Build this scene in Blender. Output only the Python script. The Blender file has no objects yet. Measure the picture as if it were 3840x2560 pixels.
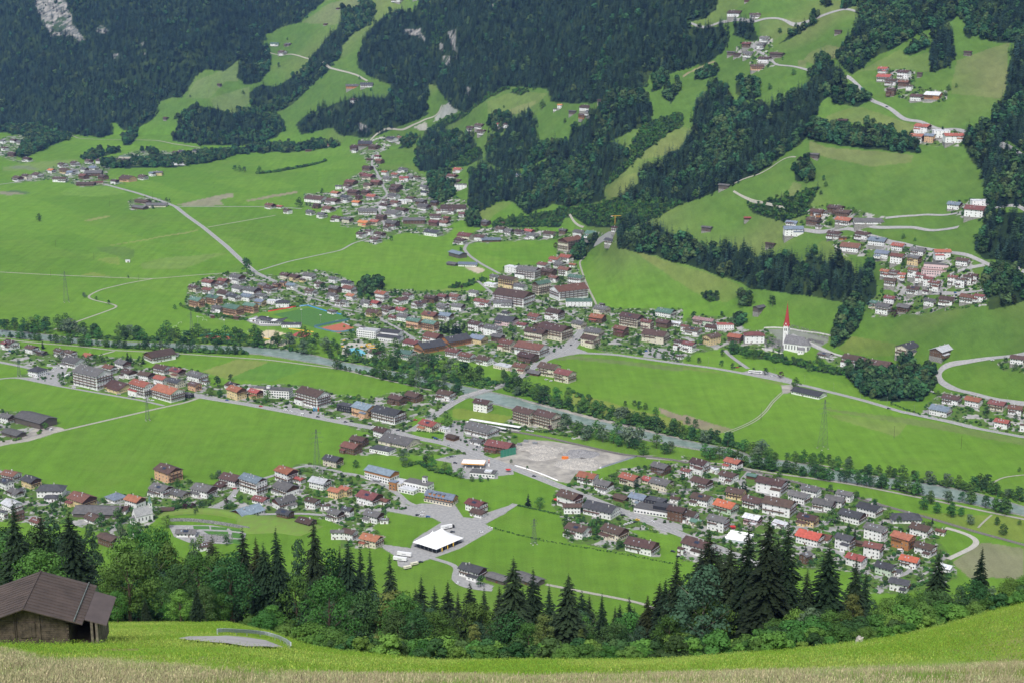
import bpy, math, random
import numpy as np
from mathutils import Vector, Matrix
R = random.Random(11)
NR = np.random.RandomState(5)
S = bpy.context.scene
COL = S.collection
F, CX, CY, H = 5760.0, 1920.0, 1280.0, 530.0      # focal length in photo pixels, principal point, eye height over the valley floor
TH = math.radians(14.6); CT, ST = math.cos(TH), math.sin(TH)
TILE = {'A': (0, 0), 'B': (1280, 0), 'C': (2560, 0), 'D': (0, 853), 'E': (1280, 853), 'F': (2560, 853),
        'G': (0, 1706), 'H': (1280, 1706), 'I': (2560, 1706), 'N': (0, 0)}
K = 1280 / 2352
def nat(t, x, y):
    if t == 'N': return float(x), float(y)
    o = TILE[t]; return o[0] + x * K, o[1] + y * K
def pts(s):
    """'A 10,20 30,40 D 5,6' -> list of photo coordinates"""
    out = []; t = 'N'
    for w in s.split():
        if w in TILE: t = w
        else:
            x, y = w.split(','); out.append(nat(t, float(x), float(y)))
    return out
def dyz(row):
    b = -(np.asarray(row, float) - CY) / F
    return CT + b * ST, -ST + b * CT
def unproj(px, row, Y):
    dy, dz = dyz(row)
    a = (np.asarray(px, float) - CX) / F
    return a * Y / dy, Y, H + dz / dy * Y
def project(x, y, z):
    v = z - H; fw = y * CT - v * ST; up = y * ST + v * CT
    return CX + F * x / fw, CY - F * up / fw
# ---------------------------------------------------------------- terrain: valley floor and slopes
PX0, PX1, DPX = -700, 4540, 6
RW0, RW1, DRW = -420, 2760, 4
PXS = np.arange(PX0, PX1 + 1, DPX, dtype=float); RWS = np.arange(RW0, RW1 + 1, DRW, dtype=float)
TAB = [(-700, [(470, .5)]), (0, [(455, .5)]), (400, [(505, .46)]), (800, [(555, .4)]), (1000, [(552, .35)]), (1200, [(640, .05), (540, .4)]),
       (1400, [(900, .04), (560, .34)]), (1640, [(850, .06), (560, .22), (380, .5)]), (1800, [(870, .15), (600, .36)]), (2000, [(890, .3)]),
       (2200, [(960, .36)]), (2330, [(1150, .36)]), (2600, [(1190, .38)]), (3000, [(1325, .4)]), (3400, [(1460, .42)]), (3840, [(1600, .42)]), (4540, [(1800, .42)])]
def tanphi(row):
    dy, dz = dyz(row); return -dz / dy
def column(segs):
    out = np.zeros(len(RWS)); tp = tanphi(RWS)
    out[:] = H / np.maximum(tp, 0.04)
    D0 = H / tanphi(segs[0][0]); Z0 = 0.0
    for i, (r, t) in enumerate(segs):
        m = RWS <= r
        out[m] = (H - Z0 + D0 * t) / (np.maximum(tp[m], -0.03) + t)
        if i + 1 < len(segs):
            tp2 = tanphi(segs[i + 1][0]); D1 = (H - Z0 + D0 * t) / (tp2 + t); Z0 += (D1 - D0) * t; D0 = D1
    return out
cols = np.array([column(s) for _, s in TAB]); cpx = np.array([c for c, _ in TAB], float)
def vnoise(x, y, seed):
    rs = np.random.RandomState(seed); g = rs.rand(64, 64)
    xi = np.floor(x).astype(int); yi = np.floor(y).astype(int); fx = x - xi; fy = y - yi
    fx = fx * fx * (3 - 2 * fx); fy = fy * fy * (3 - 2 * fy)
    a = g[xi % 64, yi % 64]; b = g[(xi + 1) % 64, yi % 64]; c = g[xi % 64, (yi + 1) % 64]; d = g[(xi + 1) % 64, (yi + 1) % 64]
    return (a * (1 - fx) + b * fx) * (1 - fy) + (c * (1 - fx) + d * fx) * fy
DT = np.zeros((len(RWS), len(PXS)))
for i in range(len(RWS)):
    DT[i] = np.exp(np.interp(PXS, cpx, np.log(cols[:, i])))
FLOOR = H / np.maximum(tanphi(RWS), 0.04)
kern = np.exp(-np.linspace(-2, 2, 25) ** 2); kern /= kern.sum()
raise_ = np.clip(1 - DT / FLOOR[:, None], 0, 1)
pad = np.pad(np.log(DT), ((0, 0), (12, 12)), mode='edge')
sm = np.apply_along_axis(lambda v: np.convolve(v, kern, 'valid'), 1, pad)
DT = np.where(raise_ > 1e-4, np.minimum(np.exp(sm), FLOOR[:, None]), DT)
raise_ = np.clip(1 - DT / FLOOR[:, None], 0, 1)
GP, GR = np.meshgrid(PXS, RWS)
amp = np.clip(raise_ * 6, 0, 1)
rel = (vnoise((GP + GR * .9) / 260 + 3, (GR - GP * .35) / 330 + 9, 1) - .5) * 1.0 + (vnoise((GP + GR * .9) / 110, (GR - GP * .3) / 150, 2) - .5) * .4
DT = DT * (1 + .038 * amp * rel)
for j in range(len(RWS) - 2, -1, -1):                 # keep every column rising away from the viewer
    DT[j] = np.maximum(DT[j], DT[j + 1] * 1.0004)
def depth(px, row):
    px = np.clip(np.asarray(px, float), PX0, PX1 - 1e-3); row = np.clip(np.asarray(row, float), RW0, RW1 - 1e-3)
    u = (px - PX0) / DPX; v = (row - RW0) / DRW
    i = np.minimum(u.astype(int), len(PXS) - 2); j = np.minimum(v.astype(int), len(RWS) - 2); fu = u - i; fv = v - j
    return (DT[j, i] * (1 - fu) + DT[j, i + 1] * fu) * (1 - fv) + (DT[j + 1, i] * (1 - fu) + DT[j + 1, i + 1] * fu) * fv
def ground(px, row):
    return unproj(px, row, depth(px, row))
def zat(X, Y):
    X = np.asarray(X, float); Y = np.asarray(Y, float)
    lo = np.full(X.shape, float(RW0)); hi = np.full(X.shape, float(RW1))
    for _ in range(26):
        m = (lo + hi) / 2; dy, dz = dyz(m); px = CX + F * X * dy / Y
        far = depth(px, m) > Y
        lo = np.where(far, m, lo); hi = np.where(far, hi, m)
    dy, dz = dyz((lo + hi) / 2)
    return H + dz / dy * Y
# ---------------------------------------------------------------- near hill the photo is taken from
BR = [(-900, 2335), (0, 2335), (400, 2338), (850, 2335), (1000, 2370), (1150, 2425), (1280, 2448), (1500, 2470), (1660, 2485), (1900, 2480), (2400, 2480),
      (2560, 2475), (2800, 2455), (3000, 2440), (3250, 2410), (3400, 2385), (3550, 2350), (3650, 2320), (3750, 2290), (3840, 2268), (4700, 2100)]
def hill_par(px):
    B = np.interp(px, [a for a, _ in BR], [b for _, b in BR])
    Db = np.interp(px, [-900, 850, 1150, 1500, 3000, 3840], [320, 320, 240, 200, 200, 230])
    return B, Db, (2572 - B) / (Db / 80 + 80 / Db - 2)
def hill_row(px, D):
    B, Db, A = hill_par(px); return B + A * (Db / D + D / Db - 2)
def hill(px, D):
    return unproj(px, hill_row(px, D), D)
def hill_z(x, y):
    px = CX + F * x / (y * 1.07)
    for _ in range(4):
        dy, dz = dyz(hill_row(px, y)); px = CX + F * x * dy / y
    dy, dz = dyz(hill_row(px, y)); return H + dz / dy * y
# ---------------------------------------------------------------- materials
MATS = {}
def link(nt, a, b): nt.links.new(a, b)
def mat(name, col, rough=.85, var=.12, scale=.6, vary_obj=0.0, spec=.3, metal=0.0, bump=0.0, mix=None, coord='Object'):
    if name in MATS: return MATS[name]
    m = bpy.data.materials.new(name); m.use_nodes = True; nt = m.node_tree; b = nt.nodes['Principled BSDF']
    b.inputs['Roughness'].default_value = rough; b.inputs['Specular IOR Level'].default_value = spec; b.inputs['Metallic'].default_value = metal
    tc = nt.nodes.new('ShaderNodeTexCoord')
    n = nt.nodes.new('ShaderNodeTexNoise'); n.inputs['Scale'].default_value = scale; n.inputs['Detail'].default_value = 5; n.inputs['Roughness'].default_value = .65
    link(nt, tc.outputs[coord], n.inputs['Vector'])
    mx = nt.nodes.new('ShaderNodeMix'); mx.data_type = 'RGBA'
    c2 = mix or tuple(c * (1 - 2 * var) for c in col)
    mx.inputs['A'].default_value = (*[min(1, c * (1 + var)) for c in col], 1); mx.inputs['B'].default_value = (*c2, 1)
    mr = nt.nodes.new('ShaderNodeMapRange'); mr.inputs['From Min'].default_value = .35; mr.inputs['From Max'].default_value = .65
    link(nt, n.outputs['Fac'], mr.inputs['Value']); link(nt, mr.outputs['Result'], mx.inputs['Factor'])
    out = mx.outputs['Result']
    if vary_obj:
        oi = nt.nodes.new('ShaderNodeObjectInfo'); hs = nt.nodes.new('ShaderNodeHueSaturation')
        m1 = nt.nodes.new('ShaderNodeMapRange'); m1.inputs['To Min'].default_value = 1 - vary_obj; m1.inputs['To Max'].default_value = 1 + vary_obj
        link(nt, oi.outputs['Random'], m1.inputs['Value']); link(nt, m1.outputs['Result'], hs.inputs['Value'])
        m2 = nt.nodes.new('ShaderNodeMath'); m2.operation = 'MULTIPLY'; m2.inputs[1].default_value = 7.31
        m3 = nt.nodes.new('ShaderNodeMath'); m3.operation = 'FRACT'
        m4 = nt.nodes.new('ShaderNodeMapRange'); m4.inputs['To Min'].default_value = .5 - vary_obj * .09; m4.inputs['To Max'].default_value = .5 + vary_obj * .09
        link(nt, oi.outputs['Random'], m2.inputs[0]); link(nt, m2.outputs[0], m3.inputs[0]); link(nt, m3.outputs[0], m4.inputs['Value']); link(nt, m4.outputs['Result'], hs.inputs['Hue'])
        link(nt, out, hs.inputs['Color']); out = hs.outputs['Color']
    link(nt, out, b.inputs['Base Color'])
    if bump:
        bp = nt.nodes.new('ShaderNodeBump'); bp.inputs['Strength'].default_value = bump; bp.inputs['Distance'].default_value = .1
        link(nt, n.outputs['Fac'], bp.inputs['Height']); link(nt, bp.outputs['Normal'], b.inputs['Normal'])
    MATS[name] = m; return m
ROOF = {'b': ('brown', (.088, .055, .045)), 'g': ('grey', (.125, .12, .118)), 'd': ('dark grey', (.065, .065, .072)), 'm': ('reddish brown', (.165, .072, .058)),
        'r': ('red', (.31, .105, .072)), 'o': ('bright orange', (.46, .14, .07)), 'v': ('green', (.10, .18, .14)), 'l': ('pale', (.55, .56, .58)), 's': ('blue grey', (.17, .21, .26))}
WALL = {'w': ('white', (.80, .80, .78)), 'y': ('yellow', (.70, .56, .30)), 'c': ('cream', (.68, .63, .50)), 'p': ('peach', (.68, .42, .25)), 'k': ('pink', (.66, .50, .50)),
        'n': ('brown timber', (.13, .075, .045)), 'e': ('pale green', (.50, .60, .46)), 'o': ('orange timber', (.42, .19, .07)), 'x': ('black', (.03, .03, .035)), 'G': ('weathered timber', (.12, .10, .085))}
for k, (n, c) in ROOF.items(): mat('roof_' + k, c, .8, .14, .35, .22, bump=.3)
for k, (n, c) in WALL.items(): mat('wall_' + k, c, .9, .05, .3, .06)
def leafmat(name, col, var=.3, vo=.25, scale=.35, trans=.25, mix=None):
    m = mat(name, col, .75, var, scale, vo, spec=.15, mix=mix)
    return m
LM = {'spruce': leafmat('spruce_needles', (.020, .037, .017), vo=.35), 'spruce2': leafmat('spruce_needles_olive', (.036, .050, .020), vo=.3),
      'broad': leafmat('broad_leaves', (.062, .140, .028), vo=.3), 'dark': leafmat('dark_leaves', (.040, .092, .028), vo=.3), 'fresh': leafmat('fresh_leaves', (.10, .20, .035)),
      'willow': leafmat('willow_leaves', (.10, .15, .08)), 'red': leafmat('red_leaves', (.06, .02, .028)), 'yel': leafmat('yellow_leaves', (.10, .13, .035), mix=(.05, .08, .02)),
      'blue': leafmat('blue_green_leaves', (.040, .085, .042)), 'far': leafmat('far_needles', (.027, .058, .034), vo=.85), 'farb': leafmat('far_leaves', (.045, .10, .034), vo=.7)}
bark = mat('bark', (.10, .075, .055), .95, .3, 3, .2); pale_bark = mat('pale_bark', (.24, .21, .17), .95, .3, 3, .2)
glass = mat('window_glass', (.035, .045, .055), .25, .2, .5, .3, spec=.5); frame_w = mat('window_frame', (.6, .58, .54), .7)
wood = mat('balcony_wood', (.12, .06, .035), .85, .2, 1.0, .3); chim = mat('chimney_render', (.5, .49, .47), .9, .2, 1)
metal = mat('galvanised_steel', (.42, .44, .46), .45, .15, 2, metal=.7); steel = mat('pylon_steel', (.16, .18, .17), .6, .2, 1, metal=.3)
white = mat('white_paint', (.8, .8, .79), .5, .04, 1); tyre = mat('tyre_rubber', (.02, .02, .022), .9)
concrete = mat('concrete', (.50, .49, .46), .9, .15, .5); rooflt = mat('skylight_glass', (.45, .52, .6), .2, .1, 1, spec=.6)
solar = mat('solar_panel', (.02, .03, .06), .35, .2, 2, spec=.6)
# ---------------------------------------------------------------- mesh helpers
class MB:
    def __init__(s): s.v = []; s.f = []; s.m = []
    def add(s, vs, fs, mi=0):
        o = len(s.v); s.v += [tuple(v) for v in vs]; s.f += [tuple(i + o for i in f) for f in fs]; s.m += [mi] * len(fs); return s
    def box(s, x0, y0, z0, x1, y1, z1, mi=0, M=None):
        vs = [Vector(p) for p in ((x0, y0, z0), (x1, y0, z0), (x1, y1, z0), (x0, y1, z0), (x0, y0, z1), (x1, y0, z1), (x1, y1, z1), (x0, y1, z1))]
        if M: vs = [M @ v for v in vs]
        return s.add(vs, [(0, 3, 2, 1), (4, 5, 6, 7), (0, 1, 5, 4), (1, 2, 6, 5), (2, 3, 7, 6), (3, 0, 4, 7)], mi)
    def bar(s, a, b, w, mi=0, w2=None, n=4):
        a = Vector(a); b = Vector(b); d = (b - a)
        if d.length < 1e-6: return s
        q = d.to_track_quat('Z', 'Y'); w2 = w if w2 is None else w2; vs = []
        for p, r in ((a, w), (b, w2)):
            for k in range(n):
                t = 2 * math.pi * (k + .5) / n; vs.append(p + q @ Vector((math.cos(t) * r, math.sin(t) * r, 0)))
        fs = [(k, (k + 1) % n, n + (k + 1) % n, n + k) for k in range(n)] + [tuple(range(n - 1, -1, -1)), tuple(range(n, 2 * n))]
        return s.add(vs, fs, mi)
    def mesh(s, name, *mats):
        me = bpy.data.meshes.new(name); me.from_pydata(s.v, [], s.f)
        for m in mats: me.materials.append(m)
        if len(mats) > 1: me.polygons.foreach_set('material_index', s.m)
        me.update(); return me
    def build(s, name, m, parent=None, M=None):
        return obj(name, s.mesh(name, *(m if isinstance(m, (list, tuple)) else [m])), parent, M)
def obj(name, me, parent=None, M=None):
    o = bpy.data.objects.new(name, me); COL.objects.link(o)
    if parent is not None: o.parent = parent
    if M is not None: o.matrix_local = M
    return o
def tag(o, label=None, cat=None, group=None, kind=None):
    for k, v in (('label', label), ('category', cat), ('group', group), ('kind', kind)):
        if v: o[k] = v
    return o
def thing(name, label, cat, loc=(0, 0, 0), rz=0, group=None, sc=None):
    o = bpy.data.objects.new(name, None); COL.objects.link(o); o.empty_display_size = .1
    o.location = loc; o.rotation_euler = (0, 0, rz)
    if sc: o.scale = (sc, sc, sc) if isinstance(sc, (int, float)) else sc
    return tag(o, label, cat, group)
def dup(src, loc, rz, sc=1, label=None, group=None):
    o = src.copy(); COL.objects.link(o); o.location = loc; o.rotation_euler = (0, 0, rz); o.scale = (sc, sc, sc) if isinstance(sc, (int, float)) else sc
    if label: o['label'] = label
    if group: o['group'] = group
    for ch in KIDS[src.name]:
        c = ch.copy(); COL.objects.link(c); c.parent = o
        for g in KIDS.get(ch.name, ()):
            d = g.copy(); COL.objects.link(d); d.parent = c
    return o
KIDS = {}
def npmesh(name, V, Q, *mats, smooth=False):
    V = np.asarray(V, np.float32); Q = np.asarray(Q, np.int32); me = bpy.data.meshes.new(name)
    n = Q.shape[1]; me.vertices.add(len(V)); me.vertices.foreach_set('co', V.ravel()); me.loops.add(Q.size); me.loops.foreach_set('vertex_index', Q.ravel())
    me.polygons.add(len(Q)); me.polygons.foreach_set('loop_start', np.arange(0, Q.size, n, dtype=np.int32)); me.polygons.foreach_set('loop_total', np.full(len(Q), n, np.int32))
    if smooth: me.polygons.foreach_set('use_smooth', np.ones(len(Q), bool))
    for m in mats: me.materials.append(m)
    me.update(calc_edges=True); return me
def inpoly(px, py, poly):
    inside = np.zeros(px.shape, bool); n = len(poly)
    for i in range(n):
        x0, y0 = poly[i]; x1, y1 = poly[(i + 1) % n]
        if y0 == y1: continue
        c = ((y0 > py) != (y1 > py)) & (px < (x1 - x0) * (py - y0) / (y1 - y0) + x0); inside ^= c
    return inside
EXPO = 0.98; HAZE = 3.4e-5
# ---------------------------------------------------------------- outlines read off the place: woods, fields, settled ground, roads, river
WOODS = [  # type, spacing (m), outline.  c conifers, m mixed, b broadleaf, s scrub
 ('c', 1, "A -700,-500 2300,-500 2250,0 2140,80 2080,150 1940,190 1830,240 1800,330 1650,390 1600,450 1540,490 1400,485 1340,540 1290,630 1250,670 1180,680 1110,700 1070,760 1070,800 1000,860 900,910 850,900 800,850 760,850 775,930 700,950 600,930 480,925 350,880 -60,860 -700,850"),
 ('m', 1, "A 1650,390 1760,310 1850,320 1870,400 1860,490 1800,570 1700,590 1630,540"),
 ('m', 1, "A 2380,150 2352,360 2270,480 2150,590 2060,680 1960,760 1830,780 1730,760 1720,640 1800,590 1900,600 2000,540 2080,500 2130,410 2230,290"),
 ('m', 1, "A 1240,790 1330,720 1480,750 1600,790 1700,760 1800,780 1920,800 1970,880 1900,950 1750,990 1600,1010 1400,1000 1190,970 1210,880"),
 ('b', 1, "A 850,1000 850,960 900,890 950,890 955,940 900,1000"), ('b', 1, "B 0,40 90,60 150,0 190,0 250,70 200,170 90,230 0,320"),
 ('b', 1.15, "A 700,1165 850,1160 1250,1150 1500,1110 1640,1060 2000,1050 2352,1010 2352,985 1800,1000 1600,1050 1300,1080 1050,1110 900,1105 960,1130 700,1130"),
 ('b', 1.1, "A 150,1100 500,940 250,880 -60,870 -60,900 200,950 130,1080"), ('b', 1.2, "A 545,1080 700,1040 860,1050 760,1070 600,1110"), ('b', 1.2, "A 960,1040 1060,1040 1120,1080 1130,1110 1060,1060"),
 ('c', 1, "B 110,400 180,220 330,85 500,80 560,-20 520,-500 2380,-500 2352,480 2250,510 2200,510 2130,500 2080,600 1900,630 1800,700 1620,720 1440,700 1420,620 1250,600 1150,600 1050,640 950,700 850,780 760,740 720,690 650,600 600,580 590,720 600,790 480,840 300,915 200,950 0,940 -60,880 -280,930 -320,860 -250,800 -90,740 0,700 120,670 300,680 370,600 200,530 110,460"),
 ('m', 1, "B 505,1090 560,950 700,860 730,920 800,930 900,920 930,1000 870,1060 750,1120 700,1170 600,1190 540,1180 510,1130"),
 ('m', 1, "B 1000,1120 990,1060 1010,990 1100,930 1180,830 1300,780 1340,870 1330,960 1400,1000 1560,980 1600,900 1680,850 1750,760 1850,650 1990,560 2080,630 2150,760 2120,860 2000,900 1900,960 1750,980 1680,1010 1500,1060 1400,1100 1250,1160 1100,1170"),
 ('m', 1, "B 870,1400 880,1230 970,1130 1060,1180 1130,1160 1240,1200 1340,1150 1500,1060 1700,1010 1850,980 1960,1000 1980,1120 1900,1180 1800,1280 1820,1370 1700,1410 1560,1430 1450,1400 1430,1420 1270,1480 1190,1400 1100,1380 950,1460 880,1450"),
 ('s', .8, "B 1980,1120 2000,960 2100,860 2300,780 2352,800 2352,880 2250,920 2050,1080 1960,1180 1850,1270 1800,1290 1880,1180"),
 ('s', .8, "B 740,1150 850,1060 950,1010 970,1090 880,1140 770,1160"), ('s', .8, "B 590,330 650,200 560,100 620,30 700,120 720,200 660,300"),
 ('m', 1, "B 1980,1340 2050,1250 2080,1130 2200,1130 2280,1040 2352,1040 2352,1380 2250,1400 2100,1400 1900,1370 1820,1380"),
 ('s', .9, "B 1050,1520 1250,1490 1500,1440 1700,1420 1850,1380 2000,1370 2352,1380 2352,1410 2200,1480 2110,1530 2000,1567 1700,1567 1600,1500 1540,1500 1500,1567 1040,1567"),
 ('b', 1, "B 590,1230 700,1180 740,1200 740,1250 780,1340 700,1400 620,1380"), ('b', 1, "B 870,1567 870,1480 940,1480 960,1567"), ('s', 1, "B 1160,640 1220,600 1300,630 1240,660"),
 ('b', 1, "B 400,1020 460,960 540,930 500,1000 400,1030"), ('b', 1, "B 2130,640 2140,540 2220,500 2250,540 2210,620"), ('b', 1, "B 2210,660 2280,580 2340,560 2330,620 2270,720"),
 ('s', .9, "B 860,780 960,690 1060,630 1170,590 1160,620 1050,660 950,720 830,820 640,920 560,940 600,880 760,800"), ('b', 1, "B 1000,850 1040,800 1180,790 1150,850 1100,910 1040,900"),
 ('c', 1, "C -20,-500 260,-500 240,0 240,60 150,130 60,150 -20,140"), ('c', 1, "C -60,200 0,170 150,200 280,180 330,280 270,370 150,440 -60,500"), ('c', 1, "C 345,240 360,160 470,140 520,260 500,290 400,260"),
 ('m', 1, "C 1210,120 1220,-500 2600,-500 2600,300 2290,300 2160,290 2070,270 2030,230 1980,270 1940,250 1950,150 1900,110 1800,180 1650,220 1560,270 1480,330 1300,400 1200,500 1170,520 1120,480 1060,400 1110,290 1190,230"),
 ('m', 1, "C 2600,250 2330,250 2260,380 2240,560 2210,700 2130,820 2120,870 1950,920 1935,1000 2000,1120 2070,1180 2080,1300 2110,1420 2600,1440 2600,1230 2352,1120 2180,1010 2220,960 2352,1040 2600,1100"),
 ('c', 1, "C 1700,500 1720,280 1790,190 1850,210 1880,390 1850,450 1740,500"), ('b', 1, "C 1520,370 1570,310 1660,280 1690,340 1560,390"),
 ('m', 1, "C 890,520 920,410 1000,390 1050,460 1120,500 1130,560 1050,640 960,700 930,780 880,840 850,950 780,1010 700,1060 600,1150 470,1220 330,1280 200,1340 50,1390 -20,1400 -20,1030 70,900 80,780 170,650 190,590 300,600 330,700 450,720 560,740 690,680 790,640 850,580"),
 ('b', 1, "C 360,650 370,580 430,560 520,590 520,660 450,700"), ('b', 1, "C 860,960 880,870 950,850 1050,870 1200,900 1300,850 1390,900 1500,950 1600,980 1640,1060 1500,1050 1300,1030 1100,1010 960,980"),
 ('b', 1, "C 1000,660 1130,620 1250,640 1280,700 1200,740 1050,720"), ('b', 1, "C 760,1150 850,1115 910,1180 900,1250 780,1250"), ('b', 1, "C 650,310 740,240 860,170 880,90 940,150 860,190 760,260"),
 ('b', 1, "C 80,560 90,520 170,490 250,470 250,500 160,540"), ('s', 1, "C 440,1420 600,1370 760,1350 850,1300 950,1290 900,1380 850,1480 700,1530 560,1490 480,1470"), ('b', 1, "C 1080,80 1120,-40 1220,-40 1200,40"), ('b', 1, "C 960,20 1000,-20 1040,30 990,50"),
 ('m', 1, "F -445,140 -450,60 -440,-60 -360,-60 0,80 80,100 170,150 330,150 480,190 600,200 700,230 760,200 830,260 880,180 960,220 1000,260 1060,200 1130,230 1190,330 1290,280 1340,400 1330,480 1290,540 1200,520 1100,520 950,490 850,470 700,450 560,430 460,420 400,380 200,310 100,280 0,250 -60,240 -200,190 -400,150"),
 ('b', 1, "F 1040,830 1010,800 1060,700 1090,600 1130,540 1200,490 1230,520 1230,640 1170,740 1100,800"),
 ('b', 1, "F 1110,1000 1120,960 1250,970 1350,1010 1500,1010 1520,930 1580,920 1600,990 1720,1000 1740,1090 1650,1190 1450,1200 1250,1160"),
 ('m', 1, "F 2020,180 2030,100 2100,-100 2600,-100 2600,300 2352,290 2200,230 2080,220"), ('b', 1, "F 2100,540 2090,440 2060,300 2150,280 2352,350 2600,400 2600,500 2352,510 2250,540 2110,570"),
 ('s', .9, "F 330,830 500,870 800,930 1000,980 1110,1000 1110,1020 980,1000 780,950 480,890 320,850"), ('s', 1, "F 130,450 240,450 250,500 190,520 130,490"), ('b', 1, "F 380,540 400,480 480,480 480,550"), ('b', 1, "F 340,690 350,590 410,580 415,690"),
 ('b', 1.1, "E 540,330 "[:0] + "E 120,480 170,390 260,380 300,420 220,430 200,480"), ('s', 1, "E 740,410 860,385 1000,350 990,365 860,410 760,420"), ('b', 1.1, "E 1610,240 1600,180 1680,110 1740,90 1750,130 1680,200"),
]
# fields: colour (linear), outline
FIELDS = [
 ((.10, .18, .035), "D 660,140 820,130 930,150 930,200 860,240 820,200 700,170"), ((.19, .26, .05), "D 660,220 820,200 820,260 740,245"),
 ((.22, .25, .08), "D 740,125 1360,20 1360,28 745,130"), ((.16, .25, .05), "D 970,250 1100,215 1500,180 1560,178 1260,290 980,290"), ((.19, .25, .05), "D 540,335 650,310 780,340"),
 ((.28, .23, .17), "A 1690,1380 1900,1340 2040,1318 2055,1328 1880,1360 1710,1388"), ((.25, .22, .17), "A 0,1320 80,1320 180,1335 80,1345 0,1340"), ((.09, .15, .06), "A 80,1310 220,1325 180,1338 40,1320"),
 ((.30, .25, .20), "A 1215,1412 1400,1370 1560,1335 1610,1335 1610,1360 1520,1380 1540,1415 1300,1425"), ((.24, .26, .09), "A 580,1520 750,1485 760,1495 610,1530"),
 ((.15, .27, .04), "A 410,1330 560,1275 800,1290 870,1330 700,1355 450,1350"), ((.20, .25, .09), "A 20,1150 400,1105 540,1100 540,1150 250,1175 20,1180"), ((.17, .21, .12), "A 60,1150 180,1140 280,1168 100,1170"),
 ((.20, .24, .06), "D 1390,990 1640,905 1850,925 1560,1045"), ((.10, .22, .03), "D 1560,1045 1850,925 2150,950 1880,1060"), ((.12, .17, .05), "D 0,870 170,880 400,910 390,935 250,950 0,920"),
 ((.21, .24, .08), "F 1000,1290 1060,1285 1560,1340 1480,1435 1450,1430 1100,1330"), ((.26, .21, .15), "E 2180,1235 2352,1295 F 0,1285 150,1330 350,1390 230,1418 0,1350 E 2200,1275"),
 ((.17, .17, .05), "F 1170,750 1480,800 1490,830 1450,880 1300,890 1120,860 1070,830"), ((.18, .20, .06), "F 0,270 150,310 380,390 410,450 300,520 120,470 0,400 E 2000,150 2150,200"), ((.17, .20, .06), "F 1060,110 960,90 820,240 880,290 1200,330 1180,250"),
 ((.19, .20, .07), "B 2000,1110 2250,910 2352,880 C 0,880 60,890 60,960 0,1030 B 2200,1080"), ((.18, .21, .06), "B 1810,1310 1970,1210 2040,1190 2000,1340 1860,1370"), ((.17, .20, .06), "B 945,1460 1110,1390 1180,1400 1050,1490 980,1560"),
 ((.16, .22, .06), "B 1940,1030 2000,1000 2030,1010 2000,1080 1960,1110"), ((.18, .22, .07), "B 1000,700 1230,620 1420,650 1250,790 1100,790 1010,800"), ((.22, .22, .10), "B 1120,770 1220,730 1340,690 1330,720 1200,790 1130,790"),
 ((.19, .20, .10), "A 2080,160 2240,40 2352,0 B 170,-20 150,120 30,150 A 2352,160 2290,170"), ((.17, .21, .09), "A 1350,560 1500,500 1640,420 1640,560 1560,560 1440,680 1280,680"), ((.17, .22, .09), "A 1440,680 1720,600 1730,700 1600,790 1480,750"),
 ((.21, .20, .10), "C 790,420 850,420 850,470 800,470"), ((.20, .19, .09), "C 830,420 880,360 1000,310 1100,330 1060,400 900,440"), ((.20, .19, .09), "C 880,970 1000,1020 1300,1040 1590,1070 1580,1120 1300,1150 1000,1090 870,1040"),
 ((.20, .20, .08), "C 880,900 1000,800 1200,730 1500,830 1620,870 1600,950 1500,940 1390,880 1250,850 1080,850"), ((.20, .19, .09), "C 720,1340 760,1250 820,1270 800,1330 740,1370"), ((.17, .21, .07), "C 1200,500 1500,340 1560,400 1700,360 1700,500 1500,470 1350,480"),
 ((.18, .18, .08), "C 1890,420 2250,290 2230,600 2200,680 1850,650 1860,550"), ((.19, .20, .09), "C 520,120 860,140 860,220 700,230 620,290 540,270"), ((.30, .24, .16), "C 0,520 200,420 230,420 60,500 0,540"),
 ((.21, .21, .12), "I 1850,740 2060,600 2352,640 2352,860 2150,840 1990,850"), ((.20, .21, .05), "I 1430,390 2352,420 2352,600 2100,540 1700,440"), ((.20, .24, .05), "E 1600,1140 1800,1190 2050,1260 2352,1330 2352,1450 2000,1360 1700,1260 1560,1200"),
 ((.19, .24, .04), "E 760,1250 830,1245 1180,1300 1130,1360 770,1310"), ((.20, .24, .05), "E 500,1230 600,1205 710,1225 640,1275 510,1260"), ((.17, .24, .05), "E 670,430 760,420 900,440 850,460 700,450"), ((.19, .17, .08), "F 0,950 690,1070 690,1085 400,1020 0,975"),
 ((.14, .19, .06), "E 1480,900 1600,880 2352,960 2352,990 1600,905 1490,915"), ((.15, .20, .06), "F 960,1240 1700,1330 2352,1460 2352,1500 1650,1370 1000,1260"), ((.18, .23, .05), "E 1100,755 1250,730 1260,780 1200,790"),
 ((.62, .52, .36), "D 1740,760 1760,735 1860,705 1980,735 1830,768"), ((.60, .53, .42), "D 1795,800 1890,765 2000,780 1960,815 1850,808"), ((.50, .42, .33), "E 850,280 910,268 1000,295 940,322"),
 ((.36, .36, .34), "B 700,730 760,700 830,720 800,770 740,800 640,840 660,790"), ((.40, .38, .34), "B 500,880 580,840 600,900 540,900"),
]
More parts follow.
